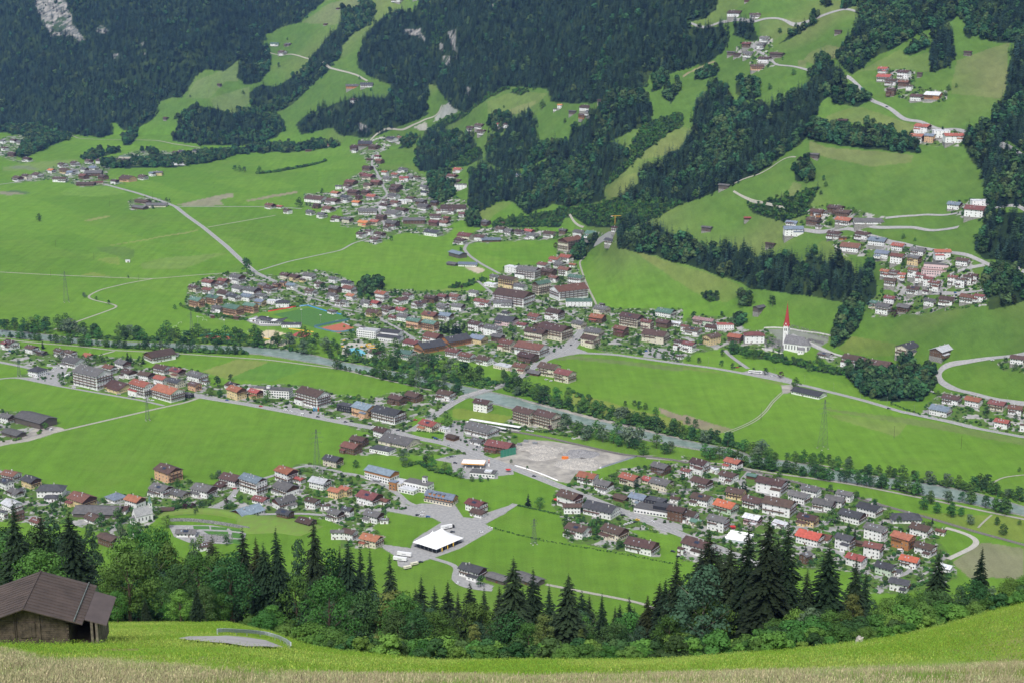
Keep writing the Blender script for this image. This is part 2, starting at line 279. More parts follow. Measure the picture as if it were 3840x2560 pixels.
# settled ground: paved yards mixed with gardens
URBAN = ["G -60,80 300,190 440,250 640,300 860,270 1000,290 1040,160 1250,165 1480,200 1500,130 1660,150 1880,170 2050,60 2352,60 2352,480 2100,400 1430,400 1100,420 900,600 500,480 -60,450",
 "H -10,120 100,130 290,200 420,290 470,370 330,380 210,500 290,560 300,640 0,640 -10,300", "H 1600,110 1800,170 1930,90 2200,60 2352,50 2352,560 1950,500 1780,590 1560,580 1500,400 1450,340 1480,240 1580,190",
 "H 1560,460 1780,440 1990,520 2200,640 2200,700 1960,670 1560,590", "I -10,0 100,40 420,90 730,160 1000,240 1300,300 1450,390 1650,460 1830,500 1750,560 1840,690 1900,850 1500,960 1250,940 1180,800 900,780 200,740 -10,730",
 "D 1280,460 1300,400 1400,350 1500,320 1700,310 1900,330 2180,290 2352,330 2352,560 2100,540 1800,590 1640,640 1450,620 1270,560", "D -60,770 250,860 560,880 650,900 800,890 960,900 1000,960 1200,950 1440,1010 1430,1090 1680,1080 2040,1080 2270,1120 2352,1180 2352,1320 1700,1210 1380,1150 1280,1200 900,1160 660,1120 100,1020 400,960 200,960 0,900",
 "E 0,330 100,400 400,430 700,440 1000,440 1080,330 1130,270 1480,250 1500,60 1660,80 1620,270 1680,400 1740,520 1860,560 2352,560 2352,940 2100,880 1820,860 1620,790 1450,890 1250,1050 1150,960 700,910 500,900 200,900 0,850",
 "E 380,1130 560,1110 800,1150 780,1240 700,1300 500,1300 480,1460 860,1540 860,1567 0,1567 0,1480 200,1420 -20,1340 -20,1150 200,1170", "E 1180,1290 1520,1340 1750,1370 1700,1460 1100,1370", "E 780,1320 1100,1380 1220,1440 1200,1567 900,1567 720,1400",
 "E 760,130 860,60 960,0 1300,0 1400,30 1800,30 1900,100 1500,80 1300,90 900,110", "B 20,1250 130,1190 280,1170 450,1160 560,1210 640,1280 860,1380 880,1500 700,1567 0,1567 0,1440 -250,1420 -260,1340 0,1320", "E 130,0 780,0 700,60 400,40 240,120 100,90",
 "B 60,1040 130,960 400,930 430,980 260,1060 260,1160 190,1150 150,1070", "A 70,1230 300,1180 420,1130 640,1120 800,1080 1000,1030 1250,1060 1400,1030 1100,1130 760,1150 720,1250 900,1270 560,1290 380,1240 100,1260",
 "F -10,0 300,0 1100,10 1350,60 1550,120 1700,150 1850,200 2010,230 1990,300 2110,430 2100,540 1900,560 1640,600 1300,620 1300,500 1360,450 1380,280 1300,200 1080,190 1000,90 700,70"[:0] + "F 980,60 1350,60 1550,120 1700,150 1850,200 2010,230 1990,300 2110,430 2100,540 1900,560 1640,600 1300,620 1300,500 1380,420 1380,280 1300,200 1080,190 1000,90",
 "F -10,690 60,600 350,620 430,700 570,700 640,760 690,870 560,850 250,830 100,870 -10,900", "F 920,870 1100,890 1480,940 1500,1020 1100,970", "F 1700,1200 1800,1130 2352,1220 2352,1430 1640,1290", "F 2170,940 2352,900 2352,1000 2200,980", "C 870,1430 1080,1410 1400,1500 1390,1567 800,1567", "C 1830,1400 2110,1360 2140,1480 2060,1530 1860,1480", "C 1590,880 1940,910 1940,1010 1590,1000",
 "C 410,290 620,270 620,340 710,400 640,450 520,500 430,410 310,390", "C 1340,480 1600,480 1600,600 1820,630 1820,710 1560,700 1400,640", "D -60,1250 100,1260 350,1300 420,1380 150,1460 -60,1500", "A 880,1390 1010,1350 1190,1390 1140,1430 900,1460", "A -60,960 150,930 290,960 170,1010 100,1100 250,1110 150,1130 -60,1060"]
# paved or gravel yards with a crisp edge: kind, outline
YARDS = [('asphalt', "event plaza", "H 475,345 560,330 780,338 840,425 900,432 1000,395 1195,332 1130,400 990,470 1045,510 950,565 820,640 640,705 420,770 390,760 380,700 290,640 270,610 480,640 500,580 690,460 630,430 520,420 330,385 130,385 130,372"),
 ('asphalt', "fuel station forecourt", "H 640,30 760,0 960,-25 1010,20 1180,95 1190,130 1080,140 1080,160 860,160 770,130 760,50"), ('rubble', "cleared construction ground", "E 1200,1490 1290,1460 1450,1470 1640,1500 2000,1567 2180,1567 H 2030,10 1780,90 1620,120 1570,190 1500,180 1200,85 1050,20 E 1180,1545"),
 ('asphalt', "hotel car park", "D 330,990 400,950 470,960 440,1030 450,1080 400,1090 100,1030 220,1030"), ('asphalt', "shop forecourt", "D 1940,1230 1990,1200 2030,1240 2230,1270 2240,1320 2050,1270"), ('asphalt', "station forecourt", "E 770,1340 850,1370 840,1440 1000,1490 980,1567 930,1567 700,1480 720,1380"),
 ('asphalt', "village square", "E 1430,820 1540,800 1640,700 1680,760 1620,830 1700,860 1560,880 1470,900 1390,930"), ('asphalt', "school yard", "G 1430,390 1500,340 1590,290 1640,300 1540,360 1600,400 1570,415"), ('asphalt', "church car park", "E 2080,890 2100,830 2160,825 2300,850 2280,910"),
 ('asphalt', "lay-by", "F 455,985 560,985 650,1010 755,1045 750,1075 640,1050 400,1000"), ('rubble', "farm yard gravel", "F 680,1085 750,1080 780,1120 720,1140 690,1140"), ('asphalt', "sports hall yard", "D 1690,640 1770,610 1800,650 1900,670 2000,690 1960,680 1800,680"), ('rubble', "farm yard", "D 150,1440 240,1385 330,1360 420,1375 450,1390 200,1470 0,1500 0,1470 130,1450"),
 ('asphalt', "upper village yard", "F 1840,300 1960,285 2000,300 1900,310 1800,330"), ('rubble', "building site gravel", "F 2170,935 2290,900 2352,920 2352,980 2200,965"), ('asphalt', "side yard", "H 820,790 960,870 1050,900 1020,935 920,920 800,880 760,850 790,810"),
 ('clay', "red tennis court", "D 2215,690 2352,660 E 0,655 90,690 0,715 D 2352,730 2320,725"), ('clay', "small clay court", "D 1410,755 1430,742 1600,752 1580,772 1450,765"), ('court', "red ball court", "D 2000,745 2060,718 2150,735 2090,762"), ('asphalt', "yard by the long white hall", "H 1960,380 2200,430 2352,480 2352,520 2180,470 1990,410")]
ROADS = [  # name, look, width (m), outline
 ('country_road', 'asphalt', 9, "A 700,1265 940,1330 1110,1385 1210,1425 1290,1490 1400,1567 D 1560,130 1670,235 1760,310 1830,345 1900,375"), ('farm_road', 'asphalt', 5, "A 1230,1425 1830,1425 1960,1430 2080,1440"), ('footpath', 'gravel', 3.5, "A 1430,1567 1900,1485"),
 ('field_road', 'asphalt', 4, "D 1780,300 1990,235 2352,158 E 80,110 180,80"), ('field_road', 'gravel', 3.2, "D -60,305 300,325 750,345 1050,355 1340,330 1500,318 1650,312"), ('field_road', 'gravel', 3.5, "D 1050,355 880,385 690,430 620,465 600,485 660,505 800,535 815,548 700,590 370,705"),
 ('riverside_path', 'gravel', 3.5, "D -60,760 250,795 520,815 780,845 960,852 1240,868 1600,893 1850,910 2352,975 E 250,1035 500,1090 620,1120"), ('footpath', 'gravel', 4, "D 790,850 680,880"), ('hotel_road', 'asphalt', 7, "D -60,915 200,965 330,1000"),
 ('village_road', 'asphalt', 4.5, "D -60,1050 100,1028 400,1090 660,1135 980,1190 1130,1225"), ('field_road', 'gravel', 4.5, "D -60,1515 480,1385 1130,1235 1280,1205 1400,1160"),
 ('main_road', 'asphalt', 11, "D 1320,1145 1380,1165 1700,1215 2050,1280 2352,1340 E 200,1375 430,1420 520,1450 700,1480 850,1530 930,1567 H 1000,20 1190,90 1400,170 1650,270 1900,370 2100,450 2352,548 I 250,640 450,720 600,800"),
 ('bridge_road', 'asphalt', 10, "E 480,1400 560,1350 660,1280 760,1215 845,1170"), ('bridge_road', 'asphalt', 10, "E 1110,1090 1230,1030 1370,930 1450,890 1550,830 1620,760 1660,700"),
 ('valley_road', 'asphalt', 8, "E 1500,850 1560,862 1700,865 1900,875 2100,905 2352,940 F 200,965 400,1000 600,1040 750,1070 1010,1130 1250,1190 1500,1265 1700,1310 1950,1365 2352,1440 2600,1490"), ('lane', 'asphalt', 6, "F 290,845 350,900 450,970"),
 ('hill_road', 'asphalt', 7, "F 2600,850 2352,870 2200,885 1900,930 1780,965 1740,1000 1770,1060 1870,1115 2000,1145 2150,1185 2352,1215 2600,1240"), ('church_lane', 'asphalt', 5, "F 750,740 940,830 1110,890 1300,960 1480,990 1740,1000"),
 ('mountain_road', 'asphalt', 6, "C 20,155 250,155 500,155 700,140 950,115 1210,85"), ('mountain_road', 'asphalt', 6, "C 1130,530 1190,560 1240,620 1280,680 1330,710 1450,760 1510,815 1550,835 1700,865 1850,890 1950,915"), ('mountain_road', 'asphalt', 8, "C 2180,990 2352,1100 2600,1200"),
 ('hamlet_road', 'asphalt', 4.5, "C 1400,1505 1600,1490 1850,1475 1960,1455 2080,1450 2352,1455 2600,1460"), ('hamlet_road', 'asphalt', 4, "C 480,310 530,360 600,400 640,450 900,490"), ('forest_track', 'gravel', 3, "C 350,1320 390,1350 600,1410 730,1440"), ('forest_track', 'gravel', 3, "C 340,1275 540,1200 620,1150 700,1090 780,1085"),
 ('upper_road', 'asphalt', 5.5, "C 1900,1567 F 800,15 1080,20 1300,60 1500,115 1700,155 2000,215 2080,240 2352,320 2600,400"), ('upper_road', 'asphalt', 5, "F 1840,330 1950,290 2080,260"), ('upper_road', 'asphalt', 5, "F 1480,400 1640,450 1860,465 2110,430"),
 ('mountain_road', 'gravel', 5, "B -130,430 -80,470 0,490 110,520 180,560"), ('gravel_track', 'gravel', 6, "B 200,970 420,900 500,860 590,815 680,770 690,730"), ('village_lane', 'asphalt', 5, "B 215,1070 210,1140 245,1190 290,1290 320,1340 260,1400 265,1470 290,1530 300,1567"),
 ('forest_track', 'gravel', 3, "B 1560,1460 1600,1530 1670,1567"), ('field_road', 'gravel', 4, "A 495,935 540,955 830,965 1080,970 1200,995 1380,1020"), ('field_road', 'asphalt', 5, "A -60,1280 80,1262 200,1240 310,1220"), ('hamlet_road', 'gravel', 4, "A 1830,345 2000,375 2130,408"),
 ('farm_lane', 'asphalt', 6, "E 1090,320 960,250 880,195 845,150 870,110 930,95"), ('hill_path', 'gravel', 3, "E 1760,540 1700,420 1650,280 1640,240 1680,200"), ('lane', 'asphalt', 6, "E 1750,110 1820,65 1880,55"), ('gravel_track', 'gravel', 1.2, "F 285,1412 400,1370 500,1320 570,1260 610,1200 680,1135"), ('gravel_track', 'gravel', 1.2, "F 300,1420 410,1378 510,1330 582,1265 622,1205 692,1140"),
 ('farm_lane', 'asphalt', 5, "H 600,702 700,730 820,765 780,810 765,860 830,905 950,925 1040,930"), ('farm_lane', 'gravel', 4, "H 1410,890 1640,935 1850,975 2090,1022 I -100,1100"), ('village_lane', 'asphalt', 6, "H -20,122 60,122 180,155 300,205 400,270 460,340 520,350"), ('village_lane', 'asphalt', 7, "H 1200,335 1120,385 980,465"),
 ('gravel_road', 'pale', 5.5, "I 1810,500 1900,520 2000,560 2050,590 2010,630 1830,715"), ('riverside_path', 'gravel', 4, "H 2100,20 I 300,60 480,100 600,120 900,160 1200,205 1500,265 1850,335 2100,390 2400,450 2600,500"), ('riverside_path', 'gravel', 3, "I 850,50 1100,95 1500,145 1750,190 2000,235 2352,300 2600,350"),
 ('footpath', 'gravel', 2, "I 2035,500 2060,470 2130,410"), ('footpath', 'gravel', 2, "I 2130,195 2160,180 2190,150 2352,135"), ('village_lane', 'asphalt', 5, "G 2352,115 2240,95 2150,62 2040,80 1950,120 1800,165 1640,210"), ('village_lane', 'asphalt', 6, "G 1640,215 1600,290 1500,345 1430,395"), ('village_lane', 'asphalt', 5, "G 1430,395 1560,410 1900,405 2100,400 2352,425"),
 ('village_lane', 'asphalt', 4.5, "G -60,90 200,180 300,215 480,255"), ('village_lane', 'asphalt', 5, "D 1920,375 2100,470 2250,520 2352,560 E 200,600 400,700 520,780 800,870 1000,900 1200,1000"), ('village_lane', 'asphalt', 5, "E 760,600 880,560 1000,540 1060,470 940,370"), ('village_lane', 'asphalt', 5, "E 1400,520 1460,560 1560,590 1650,640 1650,700"),
 ('village_lane', 'asphalt', 5, "I 470,100 380,200 480,240 760,330 900,370 1300,450"), ('village_lane', 'asphalt', 5, "I 400,420 560,450 760,500 950,490 1000,470 1100,420"), ('village_lane', 'asphalt', 4.5, "I 780,640 960,620 1100,680 1200,790 1400,860 1550,820 1600,760 1500,660"), ('village_lane', 'asphalt', 4, "D 1700,350 1780,365 1900,370")]
RIVER = "D -700,640 -60,722 200,748 500,778 850,808 1250,822 1600,838 1850,850 2050,885 2352,945 E 200,985 500,1040 850,1120 1000,1160 1200,1210 1500,1280 1700,1330 1850,1365 2150,1440 2352,1485 F 200,1520 400,1567 I 350,22 500,48 800,88 1100,150 1500,200 1700,240 1950,285 2200,345 2352,385 2600,450 2900,540"
RAIL = "E 770,1330 1100,1390 1400,1440 1700,1510 1950,1567 H 2000,0 2300,30 I 0,48 250,78 500,112 800,192 1100,262 1400,352 1700,432 2000,522 2352,617 2700,720"
ROCKS = ["A 240,-100 420,-100 470,60 500,170 560,240 600,270 590,288 540,280 480,245 430,240 350,252 290,160 250,60", "A 670,215 690,180 760,215 740,235", "A 755,365 800,365 830,400 780,405", "A 965,290 985,285 995,320 975,330", "A 985,370 1000,370 995,405",
 "B 440,210 540,200 570,260 580,310 560,290 530,255 450,240", "B 725,230 800,205 800,290 808,400 785,410 775,330 745,280", "B 665,330 680,280 700,320 680,370", "B 690,390 750,390 755,460 710,460", "B 1040,10 1080,-30 1070,30 1045,60", "B 120,850 180,870 190,910 130,910", "B 850,600 880,620 880,680 855,670"]
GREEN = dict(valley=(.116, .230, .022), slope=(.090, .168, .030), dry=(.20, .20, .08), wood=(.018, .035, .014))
FP = [(t, sp, pts(p)) for t, sp, p in WOODS]
FIELDS += [((.24, .235, .22), s) for _, _, s in YARDS] + [((.22, .22, .21), 'F 560,700 740,702 1010,755 1000,790 930,830 870,800 740,780 690,860 545,830 560,760')]
# ---------------------------------------------------------------- the ground sheet: valley floor and both valley sides
def ground_sheet():
    X, Y, Z = unproj(GP, GR, DT)
    fl = (DT >= FLOOR[:, None] - 1e-6); Z = np.where(fl, 0, Z)
    col = np.zeros(GP.shape + (4,), np.float32); r6 = np.clip(raise_ * 9, 0, 1)
    n1 = vnoise(X / 190 + 5, Y / 120 + 5, 21); n2 = vnoise(X / 70, Y / 90, 22); n3 = vnoise((X * .8 + Y * .5) / 130 + 7, (Y * .8 - X * .5) / 420, 25)
    ua = (X * .78 + Y * .62); ub = (-X * .62 + Y * .78); pr_ = np.floor(ub / 210 + 40).astype(int); pc = np.floor(ua / (58 + 22 * (pr_ % 3)) + 90).astype(int); par = np.random.RandomState(3).rand(97, 97)[pr_ % 97, pc % 97] * np.clip((Y - 1500) / 300, .25, 1) * (1 - r6 * .5) + .5 * (1 - np.clip((Y - 1500) / 300, .25, 1) * (1 - r6 * .5))
    for k in range(3):
        v = GREEN['valley'][k] * (1 - r6) + GREEN['slope'][k] * r6
        v = v * (.90 + .2 * n3) * (1 + (par - .5) * (.22 if k != 1 else .13))
        d = np.clip((n1 - .55) * 2.2, 0, 1) * (.10 + .36 * r6)
        col[..., k] = v * (1 - d) + GREEN['dry'][k] * d
    jx = (vnoise(GP / 30, GR / 30, 31) - .5) * 9; jy = (vnoise(GP / 30, GR / 30, 32) - .5) * 7
    for c, p in FIELDS:
        s_ = p
        m = inpoly(GP + jx * .5, GR + jy * .5, pts(p)); fade = ((.22 + .5 * n2) if .165 < c[0] < .235 and c[2] < .11 and not s_.startswith(('D', 'E')) else (.7 + .3 * n2))[m]
        for k in range(3): col[..., k][m] = c[k] * fade + col[..., k][m] * (1 - fade)
    urb = np.zeros(GP.shape, bool)
    for p in URBAN: urb |= inpoly(GP + jx, GR + jy, pts(p))
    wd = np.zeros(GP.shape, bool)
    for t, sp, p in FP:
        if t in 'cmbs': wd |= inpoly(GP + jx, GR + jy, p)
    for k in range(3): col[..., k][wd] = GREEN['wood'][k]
    col[..., 3] = 1
    rock = np.zeros(GP.shape, np.float32)
    for p in ROCKS: rock[inpoly(GP + jx * 2, GR + jy * 2, pts(p))] = 1
    nr, nc = GP.shape
    idx = np.arange(nr * nc).reshape(nr, nc)
    Q = np.stack([idx[1:, :-1], idx[1:, 1:], idx[:-1, 1:], idx[:-1, :-1]], -1).reshape(-1, 4)
    keep = (Y[1:, :-1] > 760).reshape(-1)
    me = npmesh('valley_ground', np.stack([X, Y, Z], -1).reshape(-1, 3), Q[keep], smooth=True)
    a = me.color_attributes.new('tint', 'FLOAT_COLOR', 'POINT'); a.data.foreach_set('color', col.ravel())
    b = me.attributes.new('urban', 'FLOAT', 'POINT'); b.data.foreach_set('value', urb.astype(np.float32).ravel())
    c = me.attributes.new('rock', 'FLOAT', 'POINT'); c.data.foreach_set('value', rock.ravel())
    m = bpy.data.materials.new('meadow_ground'); m.use_nodes = True; nt = m.node_tree; B = nt.nodes['Principled BSDF']; B.inputs['Roughness'].default_value = .95; B.inputs['Specular IOR Level'].default_value = .1
    N = nt.nodes.new
    at = N('ShaderNodeAttribute'); at.attribute_name = 'tint'; au = N('ShaderNodeAttribute'); au.attribute_name = 'urban'; ar = N('ShaderNodeAttribute'); ar.attribute_name = 'rock'
    tc = N('ShaderNodeTexCoord')
    def noise(sc, det=4, st=None):
        n = N('ShaderNodeTexNoise'); n.inputs['Scale'].default_value = sc; n.inputs['Detail'].default_value = det; n.inputs['Roughness'].default_value = .6
        if st:
            mp = N('ShaderNodeMapping'); mp.inputs['Scale'].default_value = st[0]; mp.inputs['Rotation'].default_value = (0, 0, st[1]); link(nt, tc.outputs['Object'], mp.inputs['Vector']); link(nt, mp.outputs['Vector'], n.inputs['Vector'])
        else: link(nt, tc.outputs['Object'], n.inputs['Vector'])
        return n.outputs['Fac']
    def rng(v, a0, a1, b0, b1):
        r = N('ShaderNodeMapRange'); r.inputs['From Min'].default_value = a0; r.inputs['From Max'].default_value = a1; r.inputs['To Min'].default_value = b0; r.inputs['To Max'].default_value = b1; link(nt, v, r.inputs['Value']); return r.outputs['Result']
    def mul(a_, b_):
        q = N('ShaderNodeMath'); q.operation = 'MULTIPLY'; link(nt, a_, q.inputs[0]); link(nt, b_, q.inputs[1]); return q.outputs[0]
    def mixc(f, a_, b_):
        q = N('ShaderNodeMix'); q.data_type = 'RGBA'; link(nt, f, q.inputs['Factor'])
        for v, s_ in ((a_, 'A'), (b_, 'B')):
            if isinstance(v, tuple): q.inputs[s_].default_value = (*v, 1)
            else: link(nt, v, q.inputs[s_])
        return q.outputs['Result']
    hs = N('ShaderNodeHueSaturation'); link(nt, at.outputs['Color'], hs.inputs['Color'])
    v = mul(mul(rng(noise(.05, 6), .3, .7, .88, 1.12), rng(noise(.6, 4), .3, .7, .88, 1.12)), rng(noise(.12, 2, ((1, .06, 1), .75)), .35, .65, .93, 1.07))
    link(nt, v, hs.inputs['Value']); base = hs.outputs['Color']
    base = mixc(rng(noise(.018, 5), .5, .75, 0, .28), base, (.17, .24, .045))
    pave = mixc(rng(noise(.1, 4), .4, .6, 0, 1), (.40, .39, .365), (.27, .265, .255)); garden = mixc(rng(noise(.15, 3), .4, .62, 0, 1), (.095, .185, .028), (.09, .13, .04))
    um = rng(noise(.06, 3), .435, .475, 0, 1); urbc = mixc(um, pave, garden)
    base = mixc(mul(au.outputs['Fac'], rng(noise(.5, 2), 0, 1, 1, 1)), base, urbc)
    rk = mixc(rng(noise(.05, 8), .38, .62, 0, 1), (.36, .34, .31), (.10, .11, .10)); rk = mixc(rng(noise(.02, 5, ((1, 1, .3), 0)), .55, .6, 0, 1), rk, (.05, .08, .04))
    base = mixc(ar.outputs['Fac'], base, rk)
    link(nt, base, B.inputs['Base Color'])
    bp = N('ShaderNodeBump'); bp.inputs['Strength'].default_value = .5; bp.inputs['Distance'].default_value = .6; link(nt, noise(.3, 6), bp.inputs['Height']); link(nt, bp.outputs['Normal'], B.inputs['Normal'])
    me.materials.append(m)
    tag(obj('terrain', me), kind='structure')
ground_sheet()
# ---------------------------------------------------------------- roads, yards, rail, river
def surf(name, col, mix, sc, rough=.9):
    return mat(name, col, rough, .1, sc, 0, mix=mix, bump=.2)
GM = {'asphalt': surf('asphalt', (.34, .335, .325), (.26, .257, .25), .35), 'gravel': surf('gravel_path', (.38, .36, .31), (.27, .27, .21), .5), 'pale': surf('pale_gravel', (.46, .44, .39), (.36, .35, .30), .5),
      'rubble': surf('crushed_stone', (.40, .37, .32), (.24, .225, .20), .07), 'clay': surf('clay_court', (.42, .13, .07), (.36, .12, .07), .3), 'court': surf('red_court', (.36, .08, .06), (.3, .07, .06), .3)}
line_w = mat('road_line', (.75, .75, .73), .7, .1, 2)
def resample(P, step):
    P = np.asarray(P, float); d = np.hypot(*(P[1:] - P[:-1]).T); t = np.r_[0, np.cumsum(d)]; n = max(3, int(t[-1] / step) + 1); q = np.linspace(0, t[-1], n)
    out = np.stack([np.interp(q, t, P[:, 0]), np.interp(q, t, P[:, 1])], 1)
    for _ in range(int(max(2, min(12, 30 / step)))):
        out[1:-1] = (out[:-2] + 2 * out[1:-1] + out[2:]) / 4
    return out
def worldline(s, step=6):
    p = np.array(pts(s)); X, Y, Z = ground(p[:, 0], p[:, 1]); return resample(np.stack([X, Y], 1), step)
def strip(P, off0, off1, lift):
    T = np.gradient(P, axis=0); T /= np.linalg.norm(T, axis=1)[:, None] + 1e-9; Nn = np.stack([-T[:, 1], T[:, 0]], 1)
    ks = np.linspace(off0, off1, 3); rows = []
    for k in ks:
        q = P + Nn * k; z = zat(q[:, 0], q[:, 1]); rows.append(np.stack([q[:, 0], q[:, 1], z], 1))
    A = np.stack(rows, 1); sl = A[:, :, 2].max() > 1
    if sl: A[:, 1, 2] = np.maximum(A[:, 1, 2], (A[:, 0, 2] + A[:, 2, 2]) / 2)
    A[:, :, 2] = np.where(A[:, :, 2] < .02, lift, A[:, :, 2] + lift + .3)
    n = len(P); idx = np.arange(n * 3).reshape(n, 3)
    Q = np.stack([idx[:-1, :-1], idx[:-1, 1:], idx[1:, 1:], idx[1:, :-1]], -1).reshape(-1, 4)
    return A.reshape(-1, 3), Q
ROADPTS = []
lift = .06
for nm, look, w, s in ROADS:
    P = worldline(s); ROADPTS.append((P, w)); lift += .004
    V, Q = strip(P, w / 2, -w / 2, lift)
    tag(obj(nm, npmesh(nm, V, Q, GM[look])), kind='structure')
    if w >= 8 and look == 'asphalt':
        for e in (w / 2 - .6, -w / 2 + .4):
            V, Q = strip(P, e + .12, e - .12, lift + .2); tag(obj('road_edge_marking', npmesh('line', V, Q, line_w)), kind='structure')
        mb = MB(); fine = resample(P, 4)
        for i in range(0, len(fine) - 1, 3):
            a, b = fine[i], fine[i + 1]; t = (b - a) / (np.linalg.norm(b - a) + 1e-9); n = np.array([-t[1], t[0]]) * .12
            z = float(zat(*((a + b) / 2))); z = lift + .2 if z < .02 else z + lift + .55
            mb.add([(*(a - n), z), (*(b - n), z), (*(b + n), z), (*(a + n), z)], [(0, 1, 2, 3)])
        tag(mb.build('road_centre_marking', line_w), kind='structure')
def flat_poly(name, s, m, z, th=0):
    p = pts(s); X, Y, Z = ground(np.array([a for a, b in p]), np.array([b for a, b in p])); zz = [0 if abs(c) < .1 else c for c in Z]
    top = max(zz)
    if top > .1: return None
    me = bpy.data.meshes.new(name)
    vs = [(x, y, (z if top < .1 else top + .4)) for x, y in zip(X, Y)]; n = len(vs)
    a = sum(vs[i][0] * vs[(i + 1) % n][1] - vs[(i + 1) % n][0] * vs[i][1] for i in range(n))
    if a < 0: vs.reverse()
    me.from_pydata(vs + [(v[0], v[1], v[2] - 3) for v in vs], [], [tuple(range(n))] + [(i, n + i, n + (i + 1) % n, (i + 1) % n) for i in range(n)]); me.materials.append(m); me.update()
    o = obj(name, me); tag(o, kind='structure'); return vs
for i, (k, nm, s) in enumerate(YARDS): flat_poly(nm.replace(' ', '_').replace('-', '_'), s, GM[k], .02 + .002 * i)
stone = surf('river_bank_stone', (.30, .29, .27), (.14, .16, .12), .35)
water = mat('river_water', (.24, .30, .26), .3, .12, .12, spec=.5, mix=(.15, .21, .18), bump=1)
RV = worldline(RIVER, 8)
wv = 12.5 + 2.5 * np.sin(np.arange(len(RV)) / 9.0) + 1.5 * np.sin(np.arange(len(RV)) / 3.7)
def varstrip(P, w0, w1, z):
    T = np.gradient(P, axis=0); T /= np.linalg.norm(T, axis=1)[:, None]; Nn = np.stack([-T[:, 1], T[:, 0]], 1)
    ks = np.linspace(0, 1, 6); A = np.stack([np.concatenate([P + Nn * ((w0 * (1 - k) + w1 * k)[:, None]), np.full((len(P), 1), z)], 1) for k in ks], 1)
    n = len(P); idx = np.arange(n * 6).reshape(n, 6); Q = np.stack([idx[:-1, :-1], idx[:-1, 1:], idx[1:, 1:], idx[1:, :-1]], -1).reshape(-1, 4)
    return A.reshape(-1, 3), Q
jn = NR.rand(len(RV)) * 2.2
V, Q = varstrip(RV, wv + 3 + jn, -wv - 3 - jn[::-1], .03); tag(obj('river_bank', npmesh('river_bank', V, Q, stone)), kind='structure')
V, Q = varstrip(RV, wv, -wv, .10); tag(obj('river', npmesh('river', V, Q, water, smooth=True)), kind='structure')
bar = RV[(RV[:, 0] > 0) & (RV[:, 0] < 185) & (RV[:, 1] < 2050)]
if len(bar) > 4:
    w_ = 6 * np.sin(np.linspace(0, math.pi, len(bar))); k0 = np.full(len(bar), 14.5)
    V, Q = varstrip(bar, k0 + 1, k0 + 1 - w_ - 2, .14); tag(obj('gravel_bar', npmesh('gravel_bar', V, Q, GM['rubble'])), kind='structure')
RL = worldline(RAIL, 6)
ballast = surf('track_ballast', (.20, .18, .165), (.13, .12, .11), .6); V, Q = strip(RL, 2.6, -2.6, .30); tag(obj('railway_bed', npmesh('railway_bed', V, Q, ballast)), kind='structure')
rail_m = mat('rail_steel', (.32, .27, .24), .4, .2, 2, metal=.6)
for e in (.75, -.75):
    V, Q = strip(RL, e + .09, e - .09, .42); tag(obj('railway_rail', npmesh('railway_rail', V, Q, rail_m)), kind='structure')
# sports pitch with mown bands
pitch_a = mat('pitch_grass', (.07, .18, .03), .95, .1, .3)
PV = flat_poly('football_pitch', "D 1880,600 2120,555 2352,592 E 55,640 D 2165,690", pitch_a, .05)
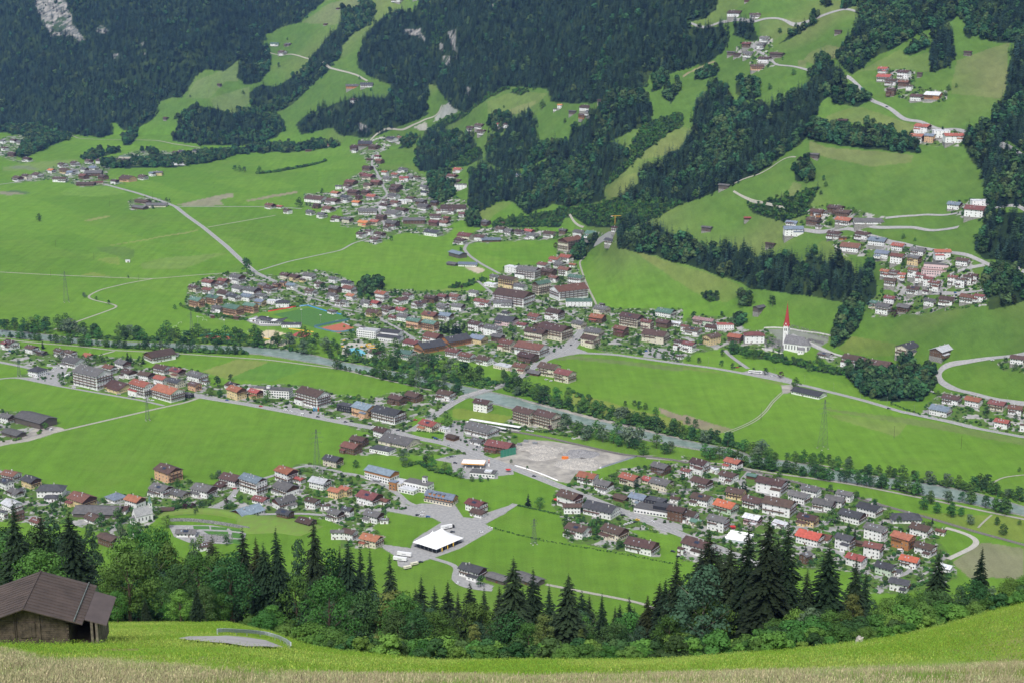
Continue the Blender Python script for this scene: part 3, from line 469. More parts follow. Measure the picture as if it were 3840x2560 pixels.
# ---------------------------------------------------------------- the near hill
def near_hill():
    pxs = np.r_[-np.geomspace(60000, 950, 40), np.arange(-900, 4720, 14.0), np.geomspace(4760, 60000, 40)]; Ds = np.r_[np.geomspace(14, 70, 14)[:-1], np.geomspace(70, 420, 130), np.geomspace(420, 1500, 40)[1:]]
    P, D = np.meshgrid(pxs, Ds); X, Y, Z = hill(P, D)
    bmp = (vnoise(X / 14 + 40, Y / 14, 41) - .5) * .35 + (vnoise(X / 3.5 + 40, Y / 3.5, 42) - .5) * .12
    Z = Z + bmp; idx = np.arange(P.size).reshape(P.shape)
    Q = np.stack([idx[:-1, :-1], idx[:-1, 1:], idx[1:, 1:], idx[1:, :-1]], -1).reshape(-1, 4)
    me = npmesh('meadow_hill', np.stack([X, Y, Z], -1).reshape(-1, 3), Q, smooth=True)
    gz = np.clip((hill_row(P, D) - np.interp(P, *TALL) ) / 25 + (vnoise(X / 5, Y / 9, 44) - .5) * 1.2, 0, 1) * (D < 175)
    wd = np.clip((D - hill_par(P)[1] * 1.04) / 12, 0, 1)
    r = np.clip((P - 3300) / 500 + (vnoise(X / 6, Y / 6, 45) - .6), 0, 1)
    dirt = inpoly(hill_row(P, D) * 0 + P, hill_row(P, D), pts("G 690,1335 760,1326 900,1328 980,1336 950,1350 800,1352 700,1345")) * 1.0
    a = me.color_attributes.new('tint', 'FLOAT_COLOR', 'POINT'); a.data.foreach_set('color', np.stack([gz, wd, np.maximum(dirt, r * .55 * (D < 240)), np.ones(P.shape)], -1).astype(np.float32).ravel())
    m = bpy.data.materials.new('hill_meadow'); m.use_nodes = True; nt = m.node_tree; B = nt.nodes['Principled BSDF']; B.inputs['Roughness'].default_value = .95; B.inputs['Specular IOR Level'].default_value = .1
    N = nt.nodes.new; at = N('ShaderNodeAttribute'); at.attribute_name = 'tint'; sp = N('ShaderNodeSeparateColor'); link(nt, at.outputs['Color'], sp.inputs[0]); tc = N('ShaderNodeTexCoord')
    def ramp(sc, a0, a1, c0, c1):
        n = N('ShaderNodeTexNoise'); n.inputs['Scale'].default_value = sc; n.inputs['Detail'].default_value = 7; n.inputs['Roughness'].default_value = .7; link(nt, tc.outputs['Object'], n.inputs['Vector'])
        r = N('ShaderNodeMapRange'); r.inputs['From Min'].default_value = a0; r.inputs['From Max'].default_value = a1; link(nt, n.outputs['Fac'], r.inputs['Value'])
        x = N('ShaderNodeMix'); x.data_type = 'RGBA'; x.inputs['A'].default_value = (*c0, 1); x.inputs['B'].default_value = (*c1, 1); link(nt, r.outputs['Result'], x.inputs['Factor']); return x.outputs['Result'], n.outputs['Fac']
    def mx(f, a_, b_):
        x = N('ShaderNodeMix'); x.data_type = 'RGBA'; link(nt, f, x.inputs['Factor']); link(nt, a_, x.inputs['A']); link(nt, b_, x.inputs['B']); return x.outputs['Result']
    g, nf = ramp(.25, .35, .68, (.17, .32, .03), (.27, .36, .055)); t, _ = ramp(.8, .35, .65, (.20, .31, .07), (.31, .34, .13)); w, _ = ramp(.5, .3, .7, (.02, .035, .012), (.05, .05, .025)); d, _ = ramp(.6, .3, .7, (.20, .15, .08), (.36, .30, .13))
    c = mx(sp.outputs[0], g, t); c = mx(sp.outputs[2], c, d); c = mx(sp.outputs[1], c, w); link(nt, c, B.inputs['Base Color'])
    bp = N('ShaderNodeBump'); bp.inputs['Strength'].default_value = .6; bp.inputs['Distance'].default_value = .15; link(nt, ramp(3.5, 0, 1, (0, 0, 0), (1, 1, 1))[1], bp.inputs['Height']); link(nt, bp.outputs['Normal'], B.inputs['Normal'])
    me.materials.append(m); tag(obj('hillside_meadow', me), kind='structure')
TALL = ([-900, 0, 160, 550, 1000, 2000, 2560, 3200, 3840, 4700], [2400, 2410, 2450, 2472, 2508, 2522, 2512, 2492, 2470, 2440])
near_hill()
def gn_scatter(name, P, rot, scl, idx, protos, kind='stuff', extra=None):
    c = bpy.data.collections.new(name + '_kinds')
    for i, (me) in enumerate(protos):
        o = bpy.data.objects.new('%s_%02d' % (name, i), me); c.objects.link(o)
    me = bpy.data.meshes.new(name); me.vertices.add(len(P)); me.vertices.foreach_set('co', np.asarray(P, np.float32).ravel())
    a = me.attributes.new('rz', 'FLOAT_VECTOR', 'POINT'); rr = np.zeros((len(P), 3), np.float32); rr[:, 2] = rot
    if extra is not None: rr[:, :2] = extra
    a.data.foreach_set('vector', rr.ravel())
    a = me.attributes.new('sc', 'FLOAT_VECTOR', 'POINT'); a.data.foreach_set('vector', np.asarray(scl, np.float32).ravel())
    a = me.attributes.new('ix', 'INT', 'POINT'); a.data.foreach_set('value', np.asarray(idx, np.int32))
    o = obj(name, me); g = bpy.data.node_groups.new(name, 'GeometryNodeTree'); g.interface.new_socket('Geometry', in_out='INPUT', socket_type='NodeSocketGeometry'); g.interface.new_socket('Geometry', in_out='OUTPUT', socket_type='NodeSocketGeometry')
    gi = g.nodes.new('NodeGroupInput'); go = g.nodes.new('NodeGroupOutput'); ip = g.nodes.new('GeometryNodeInstanceOnPoints'); ci = g.nodes.new('GeometryNodeCollectionInfo')
    ci.inputs['Collection'].default_value = c; ci.inputs['Separate Children'].default_value = True; ci.inputs['Reset Children'].default_value = True
    def na(n, t):
        q = g.nodes.new('GeometryNodeInputNamedAttribute'); q.data_type = t; q.inputs['Name'].default_value = n; return q.outputs['Attribute']
    e2r = g.nodes.new('FunctionNodeEulerToRotation'); g.links.new(na('rz', 'FLOAT_VECTOR'), e2r.inputs[0])
    g.links.new(gi.outputs[0], ip.inputs['Points']); g.links.new(ci.outputs[0], ip.inputs['Instance']); ip.inputs['Pick Instance'].default_value = True
    g.links.new(na('ix', 'INT'), ip.inputs['Instance Index']); g.links.new(e2r.outputs[0], ip.inputs['Rotation']); g.links.new(na('sc', 'FLOAT_VECTOR'), ip.inputs['Scale']); g.links.new(ip.outputs[0], go.inputs[0])
    md = o.modifiers.new('scatter', 'NODES'); md.node_group = g; tag(o, kind=kind); return o
# ---------------------------------------------------------------- grass
def grass_proto(seed, n, h, w, seedhead, m, spread=.35):
    r = np.random.RandomState(seed); V = []; Q = []
    for i in range(n):
        a = r.rand() * 6.283; b = r.rand() * 6.283; x, y = r.randn(2) * spread; hh = h * (.55 + .6 * r.rand()); ln = hh * (.1 + .35 * r.rand()); ww = w * (.6 + .8 * r.rand())
        cx, cy = math.cos(a) * ww, math.sin(a) * ww; lx, ly = math.cos(b) * ln, math.sin(b) * ln; o = len(V)
        V += [(x - cx, y - cy, 0), (x + cx, y + cy, 0), (x + lx * .4 + cx * .8, y + ly * .4 + cy * .8, hh * .6), (x + lx * .4 - cx * .8, y + ly * .4 - cy * .8, hh * .6), (x + lx + cx * .3, y + ly + cy * .3, hh), (x + lx - cx * .3, y + ly - cy * .3, hh)]
        Q += [(o, o + 1, o + 2, o + 3), (o + 3, o + 2, o + 4, o + 5)]
        if seedhead:
            o = len(V); s = ww * 2.4
            ex, ey = math.cos(a) * s, math.sin(a) * s
            V += [(x + lx * .9, y + ly * .9, hh * .86), (x + lx + ex, y + ly + ey, hh * .95), (x + lx * 1.1, y + ly * 1.1, hh * 1.1), (x + lx - ex, y + ly - ey, hh * .95)]; Q += [(o, o + 1, o + 2, o + 3)]
    return npmesh('grass', V, Q, m)
gt = [mat('hay_grass', (.41, .43, .21), .9, .15, 2, .35), mat('seed_grass', (.39, .36, .20), .9, .15, 2, .3), mat('green_grass', (.22, .33, .07), .9, .2, 2, .3), mat('pale_hay', (.50, .44, .27), .9, .15, 2, .3)]
sg = [mat('mown_grass', (.21, .35, .04), .9, .2, 2, .3), mat('mown_grass_yellow', (.27, .36, .07), .9, .2, 2, .3)]
def scatter_grass():
    n = 150000; px = NR.uniform(-250, 4100, n); D = np.sqrt(NR.uniform(62 ** 2, 175 ** 2, n)); rw = hill_row(px, D)
    t = np.interp(px, *TALL); X, Y, Z = hill(px, D); nz = vnoise(X / 7, Y / 14, 51)
    k = (rw > t - 40 + nz * 60 + NR.rand(n) ** 2 * 45) & (D < hill_par(px)[1]) & (NR.rand(n) < .35 + .65 * vnoise(X / 2.2, Y / 3.5, 57)) & ~((px < 400) & (D > 128)); px, D, X, Y, Z = px[k], D[k], X[k], Y[k], Z[k]; n = len(X); print('tall grass', n)
    g2 = vnoise(X / 4, Y / 6, 52); ix = np.where(g2 + NR.rand(n) * .6 - np.clip((rw[k] - t[k]) / 150, 0, .22) > .66, 2, np.where(NR.rand(n) < .45, 1, np.where(NR.rand(n) < .5, 0, 3)))
    near = np.clip((rw[k] - t[k] + 25) / 90, .3, 1); s = (.6 + .5 * NR.rand(n)) * near
    gn_scatter('tall_hay_grass', np.stack([X, Y, Z - .1], 1), NR.rand(n) * 6.28, np.stack([s * .9, s * .9, s], 1), ix, [grass_proto(i, 18, .68, .014, i != 2, gt[i]) for i in range(4)])
    n = 130000; px = NR.uniform(-250, 4100, n); D = np.sqrt(NR.uniform(70 ** 2, 330 ** 2, n)); rw = hill_row(px, D); B, Db, A = hill_par(px); t = np.interp(px, *TALL)
    X, Y, Z = hill(px, D); k = (rw < t + 10) & (D < Db * 1.05) & ~inpoly(px, rw, pts('G 1200,1270 1300,1250 1500,1246 1680,1250 1850,1270 1990,1336 1900,1340 1700,1332 1450,1302 1300,1288')) & ~((px < 385) & (D > 139) & (D < 156)); X, Y, Z = X[k], Y[k], Z[k]; n = len(X); s = .5 + .7 * NR.rand(n); g2 = vnoise(X / 9, Y / 12, 53)
    gn_scatter('mown_meadow_grass', np.stack([X, Y, Z - .03], 1), NR.rand(n) * 6.28, np.stack([s, s, s], 1), (g2 + NR.rand(n) * .3 > .78).astype(int), [grass_proto(i + 9, 22, .13, .03, False, sg[i], .5) for i in range(2)])
scatter_grass()
# ---------------------------------------------------------------- tree kinds
def tubes(paths, n=6):
    V = []; Q = []
    for pth in paths:
        base = len(V)
        for k, (p, r) in enumerate(pth):
            for j in range(n):
                t = 6.2832 * j / n; V.append((p[0] + math.cos(t) * r, p[1] + math.sin(t) * r, p[2]))
        for k in range(len(pth) - 1):
            for j in range(n):
                a = base + k * n + j; b = base + k * n + (j + 1) % n; Q.append((a, b, b + n, a + n))
    return V, Q
def spruce_mesh(seed, h=1.0, r0=.17, start=.12, wh=40, nb=9, ms=None, sparse=0.0, fine=1.0):
    """unit height crown of drooping branches with hanging sprays"""
    r = np.random.RandomState(seed); V = []; Q = []
    for i in range(wh):
        t = i / (wh - 1); z = start + (1 - start) * t ** .92; L0 = r0 * (1 - t) ** .78 * (1 if t > .08 else .65 + t * 4) + .006
        for b in range(max(4, int(nb * (1 - .45 * t)))):
            if r.rand() < sparse: continue
            a = r.rand() * 6.283; L = L0 * (.62 + .6 * r.rand()); dr = L * (.30 + .3 * r.rand()); zz = z + r.randn() * .008
            ca, sa = math.cos(a), math.sin(a); up = .25 * L if t > .7 else .05 * L
            segs = (7 if fine < 1 else 4) if L > .06 else (4 if fine < 1 else 3)
            for s in range(segs):
                u = (s + .2) / segs; x, y = ca * L * u, sa * L * u; zc = zz + up * u - dr * u ** 1.6
                w = L * (.34 - .16 * u) * (.7 + .6 * r.rand()) * fine; tl = L * .42 * (1 - .3 * u) * (fine + .15 if fine < 1 else 1)
                for sd_ in (-1, 1):
                    o = len(V); lx, ly = -sa * w * sd_, ca * w * sd_; hang = w * (.35 + .7 * r.rand())
                    V += [(x, y, zc), (x + ca * tl, y + sa * tl, zc - dr * .25 + .002), (x + ca * tl * .9 + lx, y + sa * tl * .9 + ly, zc - hang), (x + lx * .8 - ca * tl * .1, y + ly * .8 - sa * tl * .1, zc - hang * .8)]
                    Q.append((o, o + 1, o + 2, o + 3))
    return V, Q
def clump_mesh(seed, clumps, per, leaf, shape=1.0):
    """leaf faces spread over and through lobes (centre, radius)"""
    r = np.random.RandomState(seed); V = []; Q = []
    for (c, rad) in clumps:
        k = int(per * (rad / .16) ** 2)
        for _ in range(k):
            d = r.randn(3); d /= np.linalg.norm(d) + 1e-9; d[2] = abs(d[2]) * 1.0 if r.rand() < .62 else d[2]
            rr = rad * (.55 + .5 * r.rand() ** .6); p = np.array(c) + d * rr * np.array([1, 1, .82])
            u = np.cross(d, r.randn(3)); u /= np.linalg.norm(u) + 1e-9; v = np.cross(d, u) + d * (r.rand() - .5) * 1.3; s = leaf * (.6 + .9 * r.rand()); o = len(V)
            V += [p - u * s - v * s * .5, p + u * s - v * s * .6, p + u * s * .5 + v * s, p - u * s * .6 + v * s * .7]; Q.append((o, o + 1, o + 2, o + 3))
    return V, Q
def crown_lobes(seed, n, rx=.34, z0=.3, z1=.9, rad=.15, top=1.0):
    r = np.random.RandomState(seed); out = []
    for i in range(n):
        t = (i + .5) / n; z = z0 + (z1 - z0) * t; prof = math.sin(math.pi * min(1, (.18 + .8 * t))) ** .7
        a = i * 2.4 + r.rand(); q = rx * prof * (.35 + .65 * r.rand()); out.append(((math.cos(a) * q, math.sin(a) * q, z + r.randn() * .03), rad * (.65 + .6 * r.rand())))
    return out
def tree_kind(name, V, Q, leaf_m, trunk, trunk_m):
    cr = bpy.data.meshes.new('x') if False else npmesh('crown', V, Q, leaf_m)
    TV, TQ = tubes(trunk); return (npmesh('trunk', TV, TQ, trunk_m, smooth=True), cr)
def straight(h=.97, r=.012): return [[((0, 0, -.06), r * 1.25), ((0, 0, .02), r), ((0, 0, h * .5), r * .6), ((0, 0, h), r * .08)]]
def branched(seed, n=7, rx=.28, z0=.22, z1=.85, r=.022):
    q = np.random.RandomState(seed); out = [[((0, 0, -.05), r * 1.3), ((0, 0, .12), r), ((.01, 0, .4), r * .7), ((0, .01, .85), r * .15)]]
    for i in range(n):
        a = i * 2.4; z = z0 + (z1 - z0) * i / n * .7; L = rx * (.7 + .4 * q.rand()); out.append([((0, 0, z), r * .45), ((math.cos(a) * L * .5, math.sin(a) * L * .5, z + L * .45), r * .3), ((math.cos(a) * L, math.sin(a) * L, z + L), r * .08)])
    return out
SPR = [tree_kind('s', *spruce_mesh(i, r0=.15 + .02 * (i % 3), start=(.10, .30, .16, .38)[i % 4], wh=(58, 48, 54, 44)[i % 4], nb=18, fine=.48, sparse=(.05, .15, .08, .2)[i % 4]), LM['spruce' if i % 4 < 3 else 'spruce2'], straight(), bark) for i in range(6)]
BRD = []
for i in range(9):
    lm = ('broad', 'dark', 'fresh', 'broad', 'blue', 'dark', 'yel', 'broad', 'willow')[i]; tall = i in (4, 6, 8)
    lob = crown_lobes(60 + i, 34, rx=.20 if tall else .33, z0=.16 if tall else .2, z1=.93, rad=.085 if tall else .12)
    BRD.append(tree_kind('b', *clump_mesh(80 + i, lob, 300 if tall else 230, .0105), LM[lm], branched(i, rx=.2 if tall else .3, r=.012 if tall else .02), pale_bark if tall else bark))
SHR = []
for i in range(4):
    lob = crown_lobes(160 + i, 16, rx=.42, z0=.12, z1=.72, rad=.2); SHR.append(tree_kind('h', *clump_mesh(180 + i, lob, 190, .02), LM[('fresh', 'broad', 'dark', 'willow')[i]], branched(i, rx=.3, z0=.02, z1=.5, r=.02), bark))
GAR = []   # smaller trees of the valley: leaf faces larger against the tree
for i in range(8):
    lob = crown_lobes(260 + i, 14, rx=.2 if i in (3, 7) else .33, z0=.2, z1=.88, rad=.15); GAR.append(tree_kind('g', *clump_mesh(280 + i, lob, 42, .03), LM[('broad', 'dark', 'willow', 'dark', 'broad', 'fresh', 'red', 'broad')[i]], branched(i + 3, n=3, r=.018), bark))
SMS = [tree_kind('t', *spruce_mesh(30 + i, r0=.17, start=.06, wh=16, nb=8), LM['spruce'], straight(), bark) for i in range(3)]
TREES = []
def put_tree(kind, name, label, cat, loc, h, wide=1.0, group=None, lean=0.0):
    t = thing(name, label, cat, loc, R.random() * 6.28, group, (h * wide, h * wide, h))
    if lean: t.rotation_euler = (R.uniform(-lean, lean), R.uniform(-lean, lean), R.random() * 6.28)
    obj('trunk', kind[0], t); obj('crown', kind[1], t); return t
# near wood: tile, x and y of the tip, distance, kind, width
NEARS = """G:160:310:300:s0:1.05 G:335:370:330:s2:.8 G:405:430:340:b4:1.2 G:530:390:310:s1:1.1 G:1930:490:330:s1:.7 G:1700:495:360:s2:1 G:1840:600:330:s3:.9 G:1490:550:420:s3:1.1 G:2190:425:350:s1:.9 G:70:500:400:b1:1.2 G:1790:560:350:s3:.8
H:70:570:350:s1:1 H:350:670:400:s2:.9 H:1185:700:290:s1:1 H:1320:775:310:s2:.9 H:1560:815:290:s1:1.1 H:1790:950:330:s0:.9 H:1975:970:360:s2:.8 H:890:870:360:s2:1 H:985:905:380:s0:.9 H:740:865:400:s2:1 H:810:940:380:s0:1 H:2290:690:300:s0:1 H:2220:850:310:s2:1 H:2100:960:330:s3:1 H:560:830:430:s2:1 H:1430:890:350:s0:1 H:215:640:400:s0:1 H:150:600:420:s2:.9 H:10:620:410:s2:1 H:650:900:400:s2:1 H:1700:960:380:s2:1 H:2180:870:330:s1:1 H:520:910:360:s2:1 H:1090:900:350:s2:1 H:1250:900:370:s0:1 H:1650:930:370:s3:1 H:1880:1040:370:s0:1
I:155:515:300:s2:1.2 I:420:440:285:s0:1.0 I:555:405:270:s2:1.0 I:690:440:280:s0:1.05 I:300:600:300:s3:1.1 I:970:600:300:s2:1.25 I:1160:700:320:s0:1.1 I:1230:790:330:s2:.8 I:1730:650:300:s2:1.15 I:2025:630:290:s0:1.0 I:100:640:320:s1:1 I:230:640:310:s3:1 I:830:780:300:s2:1 I:2350:760:300:s0:1 I:620:560:300:s1:1
G:280:490:330:b1:1.1 G:560:540:330:b4:1.3 G:900:555:380:b2:1.1 G:900:670:330:b0:1.1 G:1130:490:430:b7:.9 G:1250:740:320:b5:1.0 G:1600:670:320:b5:1.15 G:2050:830:330:b0:.9 G:1880:1030:300:b2:1.2 G:2180:1050:280:b8:1.3 G:40:530:350:b1:1.2 G:1380:680:340:b3:1 G:1100:590:420:b3:1 G:160:560:340:b7:1.1 G:440:560:340:b4:1.2 G:1050:660:400:b4:1.1 G:1480:690:370:b0:1 G:2300:640:380:b5:1 G:2080:590:400:b4:.9 G:960:640:350:b7:1 G:680:480:520:b4:1 G:880:460:560:b8:1 G:1000:500:540:b7:1.1 G:1370:560:520:b8:1 G:1180:620:420:b0:1
H:150:1000:300:b4:1.1 H:370:930:300:b6:1.3 H:620:1050:290:b4:1.1 H:740:1200:270:b2:1.3 H:920:1160:260:b6:.9 H:1390:1090:270:b6:1.1 H:1650:1190:260:b6:.6 H:60:1060:300:b8:1.2 H:500:1150:280:b8:1.1 H:260:960:310:b4:1.1 H:470:1000:310:b6:1 H:2330:930:300:b4:1.2
I:130:760:280:b4:1.2 I:20:820:300:b4:1 I:640:1130:255:b7:1.4 I:860:1040:255:b8:1.4 I:1000:1080:255:b0:1.3 I:1160:950:270:b6:1 I:1400:990:265:b0:1.2 I:1300:1000:270:b4:1 I:1750:920:260:b1:1.4 I:1900:900:265:b4:1 I:2000:860:265:b5:1.2 I:2250:850:260:b0:1.2 I:1530:950:280:b7:1.2 I:1650:940:270:b0:1.2 I:2120:900:280:b8:1.1 I:2330:830:270:b2:1.1 I:1080:1070:260:b7:1.1 I:780:1060:260:b2:1.2"""
SPL = ['tall dark spruce standing in the near wood below the meadow', 'tall spruce with a long bare lower trunk in the near wood', 'dense dark spruce in the near wood below the meadow', 'thin olive spruce with bare lower trunk in the near wood']
BLL = {0: 'green broadleaf tree at the near wood edge', 1: 'dark green round broadleaf tree in the near wood', 2: 'fresh light green broadleaf tree in the near wood', 3: 'green broadleaf tree at the near wood edge', 4: 'blue green tall slender tree in the near wood', 5: 'dark green round broadleaf tree in the near wood', 6: 'yellowish thin leaved tree in the near wood', 7: 'green broadleaf tree at the near wood edge', 8: 'grey green willow like tree in the near wood'}
def plant_near():
    for w in NEARS.split():
        t, x, y, D, k, wd = w.split(':'); px, py = nat(t, float(x), float(y)); D = float(D); bx, by, bz = hill(px, D)
        h = float(unproj(px, py, D)[2] - bz); i = int(k[1:])
        if k[0] == 's':
            kd = SPR[{0: 0, 1: 1, 2: (2, 4)[int(px) % 2], 3: (3, 5)[int(px) % 2]}[i]]; put_tree(kd, 'spruce_tree', SPL[i], 'spruce tree', (float(bx), by, float(bz)), h, float(wd) * min(1.0, 27 / h) * 1.0, 'spruces of the near wood')
        else: put_tree(BRD[i], 'broadleaf_tree', BLL[i], 'broadleaf tree', (float(bx), by, float(bz)), h, float(wd) * min(1.0, 20 / h), 'broadleaf trees of the near wood')
    env = ([-300, 0, 200, 400, 520, 700, 900, 1050, 1200, 1300, 1400, 1500, 1600, 1700, 1800, 1900, 2000, 2200, 2400, 2500, 2600, 2800, 3000, 3200, 3300, 3500, 3700, 3900], [1990, 2010, 2000, 2140, 2140, 2110, 2110, 2070, 2060, 2110, 2150, 2170, 2185, 2225, 2245, 2225, 2240, 2270, 2260, 2210, 2160, 2140, 2200, 2270, 2300, 2290, 2270, 2240])
    n = 0
    for tr in range(2300):
        px = R.uniform(-150, 3990); D = R.uniform(262, 760); bx, by, bz = hill(px, D); con = R.random() < ((.2 if px < 900 else .78 if px < 3200 else .35) if D > 400 else .12)
        h = R.uniform(17, 27) if con else R.uniform(12, 21); tip = project(float(bx), by, float(bz) + h)[1]; e = np.interp(px, *env) + R.uniform(-5, 60) + (60 if D < 330 else 0)
        if tip < e:
            h = float(unproj(px, e, D)[2] - bz); tip = e
            if h < 6: continue
        if tip > np.interp(px, [a for a, _ in BR], [b for _, b in BR]) - 15: continue
        if con:
            i = R.choice([0, 2, 2, 1, 3]); put_tree(SPR[i + (2 if i in (2, 3) and R.random() < .5 else 0)], 'spruce_tree', SPL[i], 'spruce tree', (float(bx), by, float(bz)), h, R.uniform(.95, 1.25), 'spruces of the near wood')
        else:
            i = R.choice([0, 1, 2, 3, 5, 7, 4]) if px < 1000 else R.choice([4, 8, 0, 1, 3, 5]); put_tree(BRD[i], 'broadleaf_tree', BLL[i], 'broadleaf tree', (float(bx), by, float(bz)), h, R.uniform(.95, 1.25), 'broadleaf trees of the near wood')
        n += 1
        if n >= 360: break
    # shrubs along the edge of the meadow
    edge = "G:1820:1060:280:9 G:1980:1150:262:9 G:2150:1120:258:11 G:2290:1180:250:10 H:60:1230:245:9 H:220:1260:235:8 H:380:1250:228:9 H:540:1270:222:7 H:700:1230:216:9 H:840:1270:214:7 H:980:1300:212:6 H:1200:1290:214:7 H:1420:1270:216:8 H:1680:1330:212:5 H:1850:1330:212:5 H:2030:1350:212:5 H:1760:1310:218:6 I:20:1200:218:8 I:560:1180:214:8 I:640:1160:220:10 I:760:1120:222:12 I:880:1100:224:12 I:980:1180:218:9 I:1080:1160:216:8 I:1220:1100:226:10 I:1340:1080:228:10 I:1450:1080:228:9 I:1560:1020:232:11 I:1650:990:236:12 I:1790:980:236:11 I:1900:1010:234:9 I:2010:1000:236:9 I:2120:960:240:9 I:2250:900:245:9 I:2340:880:248:9 I:500:1250:212:6 G:1720:1180:292:5 H:1000:1330:208:5 H:1550:1350:207:4 H:300:1300:222:6 I:1500:1150:224:5 I:1250:1190:214:5"
    for w in edge.split():
        t, x, y, D, hm = w.split(':'); px, py = nat(t, float(x), float(y)); D = float(D); bx, by, bz = hill(px, D); h = max(3.0, float(unproj(px, py, D)[2] - bz)); i = R.choice([0, 1, 0, 1, 2, 1])
        put_tree(SHR[i], 'shrub', ('light green leafy', 'green leafy', 'dark green leafy', 'grey green leafy')[i] + ' shrub along the near meadow edge', 'shrub', (float(bx), by, float(bz)), h, min(1.4, 7.5 / h) * R.uniform(.9, 1.2), 'shrubs along the near meadow edge')
plant_near()
def undergrowth():
    n = 2600; px = NR.uniform(-250, 4050, n); B, Db, A = hill_par(px); D = Db * NR.uniform(1.03, 2.1, n); X, Y, Z = hill(px, D); s = NR.uniform(1.8, 5.0, n)
    me = []
    for i in range(3):
        V, Q = clump_mesh(900 + i, crown_lobes(910 + i, 9, rx=.4, z0=.1, z1=.75, rad=.2), 120, .03); me.append(npmesh('undergrowth', V, Q, LM[('broad', 'fresh', 'dark')[i]]))
    gn_scatter('undergrowth', np.stack([X, Y, Z - .3], 1), NR.rand(n) * 6.28, np.stack([s * 1.2, s * 1.2, s], 1), NR.randint(0, 3, n), me)
undergrowth()
# ---------------------------------------------------------------- woods on the valley sides (one mass) and the thickets
def far_protos():
    out = []
    for i in range(5):
        V, Q = spruce_mesh(300 + i, r0=.13 + .02 * (i % 3), start=.08, wh=11, nb=8); V = list(V); o = len(V)
        n = 5; V += [(math.cos(6.283 * k / n) * .012, math.sin(6.283 * k / n) * .012, 0) for k in range(n)] + [(0, 0, .9)] * 1
        Q = list(Q) + [(o + k, o + (k + 1) % n, o + n, o + n) for k in range(0)]
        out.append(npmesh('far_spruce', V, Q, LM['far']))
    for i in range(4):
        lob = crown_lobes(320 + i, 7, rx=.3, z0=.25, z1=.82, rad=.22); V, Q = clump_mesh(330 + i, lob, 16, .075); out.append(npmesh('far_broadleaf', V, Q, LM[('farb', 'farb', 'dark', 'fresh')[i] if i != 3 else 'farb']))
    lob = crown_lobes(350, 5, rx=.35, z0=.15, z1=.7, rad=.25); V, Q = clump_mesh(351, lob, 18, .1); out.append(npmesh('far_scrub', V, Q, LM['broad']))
    return out
def point_in_rocks(px, py):
    r = np.zeros(px.shape, bool)
    for p in ROCKS: r |= inpoly(px, py, pts(p))
    return r
RN = []
def woods():
    PP = []; II = []; SS = []
    for t, spm, poly in FP:
        xs = [p[0] for p in poly]; ys = [p[1] for p in poly]; x0, x1, y0, y1 = max(min(xs), -650), min(max(xs), 4500), max(min(ys), -260), max(ys)
        # image area cells weighted by true ground area
        n = 400000; px = NR.uniform(x0, x1, n); py = NR.uniform(y0, y1, n); k = inpoly(px + (NR.rand(n) - .5) * 10 + (vnoise(px / 22, py / 16, 61) - .5) * 26, py + (NR.rand(n) - .5) * 6 + (vnoise(px / 22, py / 16, 62) - .5) * 16, poly)
        frac = k.mean(); 
        if frac == 0: continue
        px, py = px[k], py[k]; e = 1.0; X, Y, Z = ground(px, py); X2, Y2, Z2 = ground(px + 1, py); X3, Y3, Z3 = ground(px, py + 2)
        area = np.abs((X2 - X) * (Y3 - Y) - (Y2 - Y) * (X3 - X)) / 2 * ((x1 - x0) * (y1 - y0) / n)
        sp = {'c': 6.3, 'm': 6.6, 'b': 6.4, 's': 4.6}[t] * spm
        area = area * np.clip((2800 / Y), .45, 1.2)
        keep = NR.rand(len(px)) < area / (sp * sp); px, py, X, Y, Z = px[keep], py[keep], X[keep], Y[keep], Z[keep]
        if t != 's':
            kk = ~point_in_rocks(px, py + 6) | (NR.rand(len(px)) < .12); px, py, X, Y, Z = px[kk], py[kk], X[kk], Y[kk], Z[kk]
        m = len(X); 
        if not m: continue
        mixn = vnoise(X / 60 + 11, Y / 60, 71); u = NR.rand(m)
        con = {'c': u < .97 - .25 * (mixn > .8), 'm': u < np.clip(.95 - (mixn - .45) * 2.2, .15, .95), 'b': u < .06, 's': u < .04}[t]
        ix = np.where(con, NR.randint(0, 5, m), np.where(t == 's', np.where(NR.rand(m) < .6, 9, 7), 5 + NR.randint(0, 4, m)))
        h = np.where(con, NR.uniform(12, 29, m), NR.uniform(8, 19, m)); 
        if t == 's': h = np.where(con, h * .6, NR.uniform(3.5, 8, m))
        wv_ = np.where(con, NR.uniform(.8, 1.25, m), NR.uniform(.85, 1.2, m))
        PP.append(np.stack([X, Y, np.where(Z < .05, 0, Z) - .6], 1)); II.append(ix); SS.append(np.stack([h * wv_, h * wv_, h], 1))
    P = np.concatenate(PP); I_ = np.concatenate(II); Sx = np.concatenate(SS); print('forest trees', len(P))
    gn_scatter('forest', P, NR.rand(len(P)) * 6.28, Sx, I_, far_protos(), extra=(NR.rand(len(P), 2) - .5) * .06)
woods()
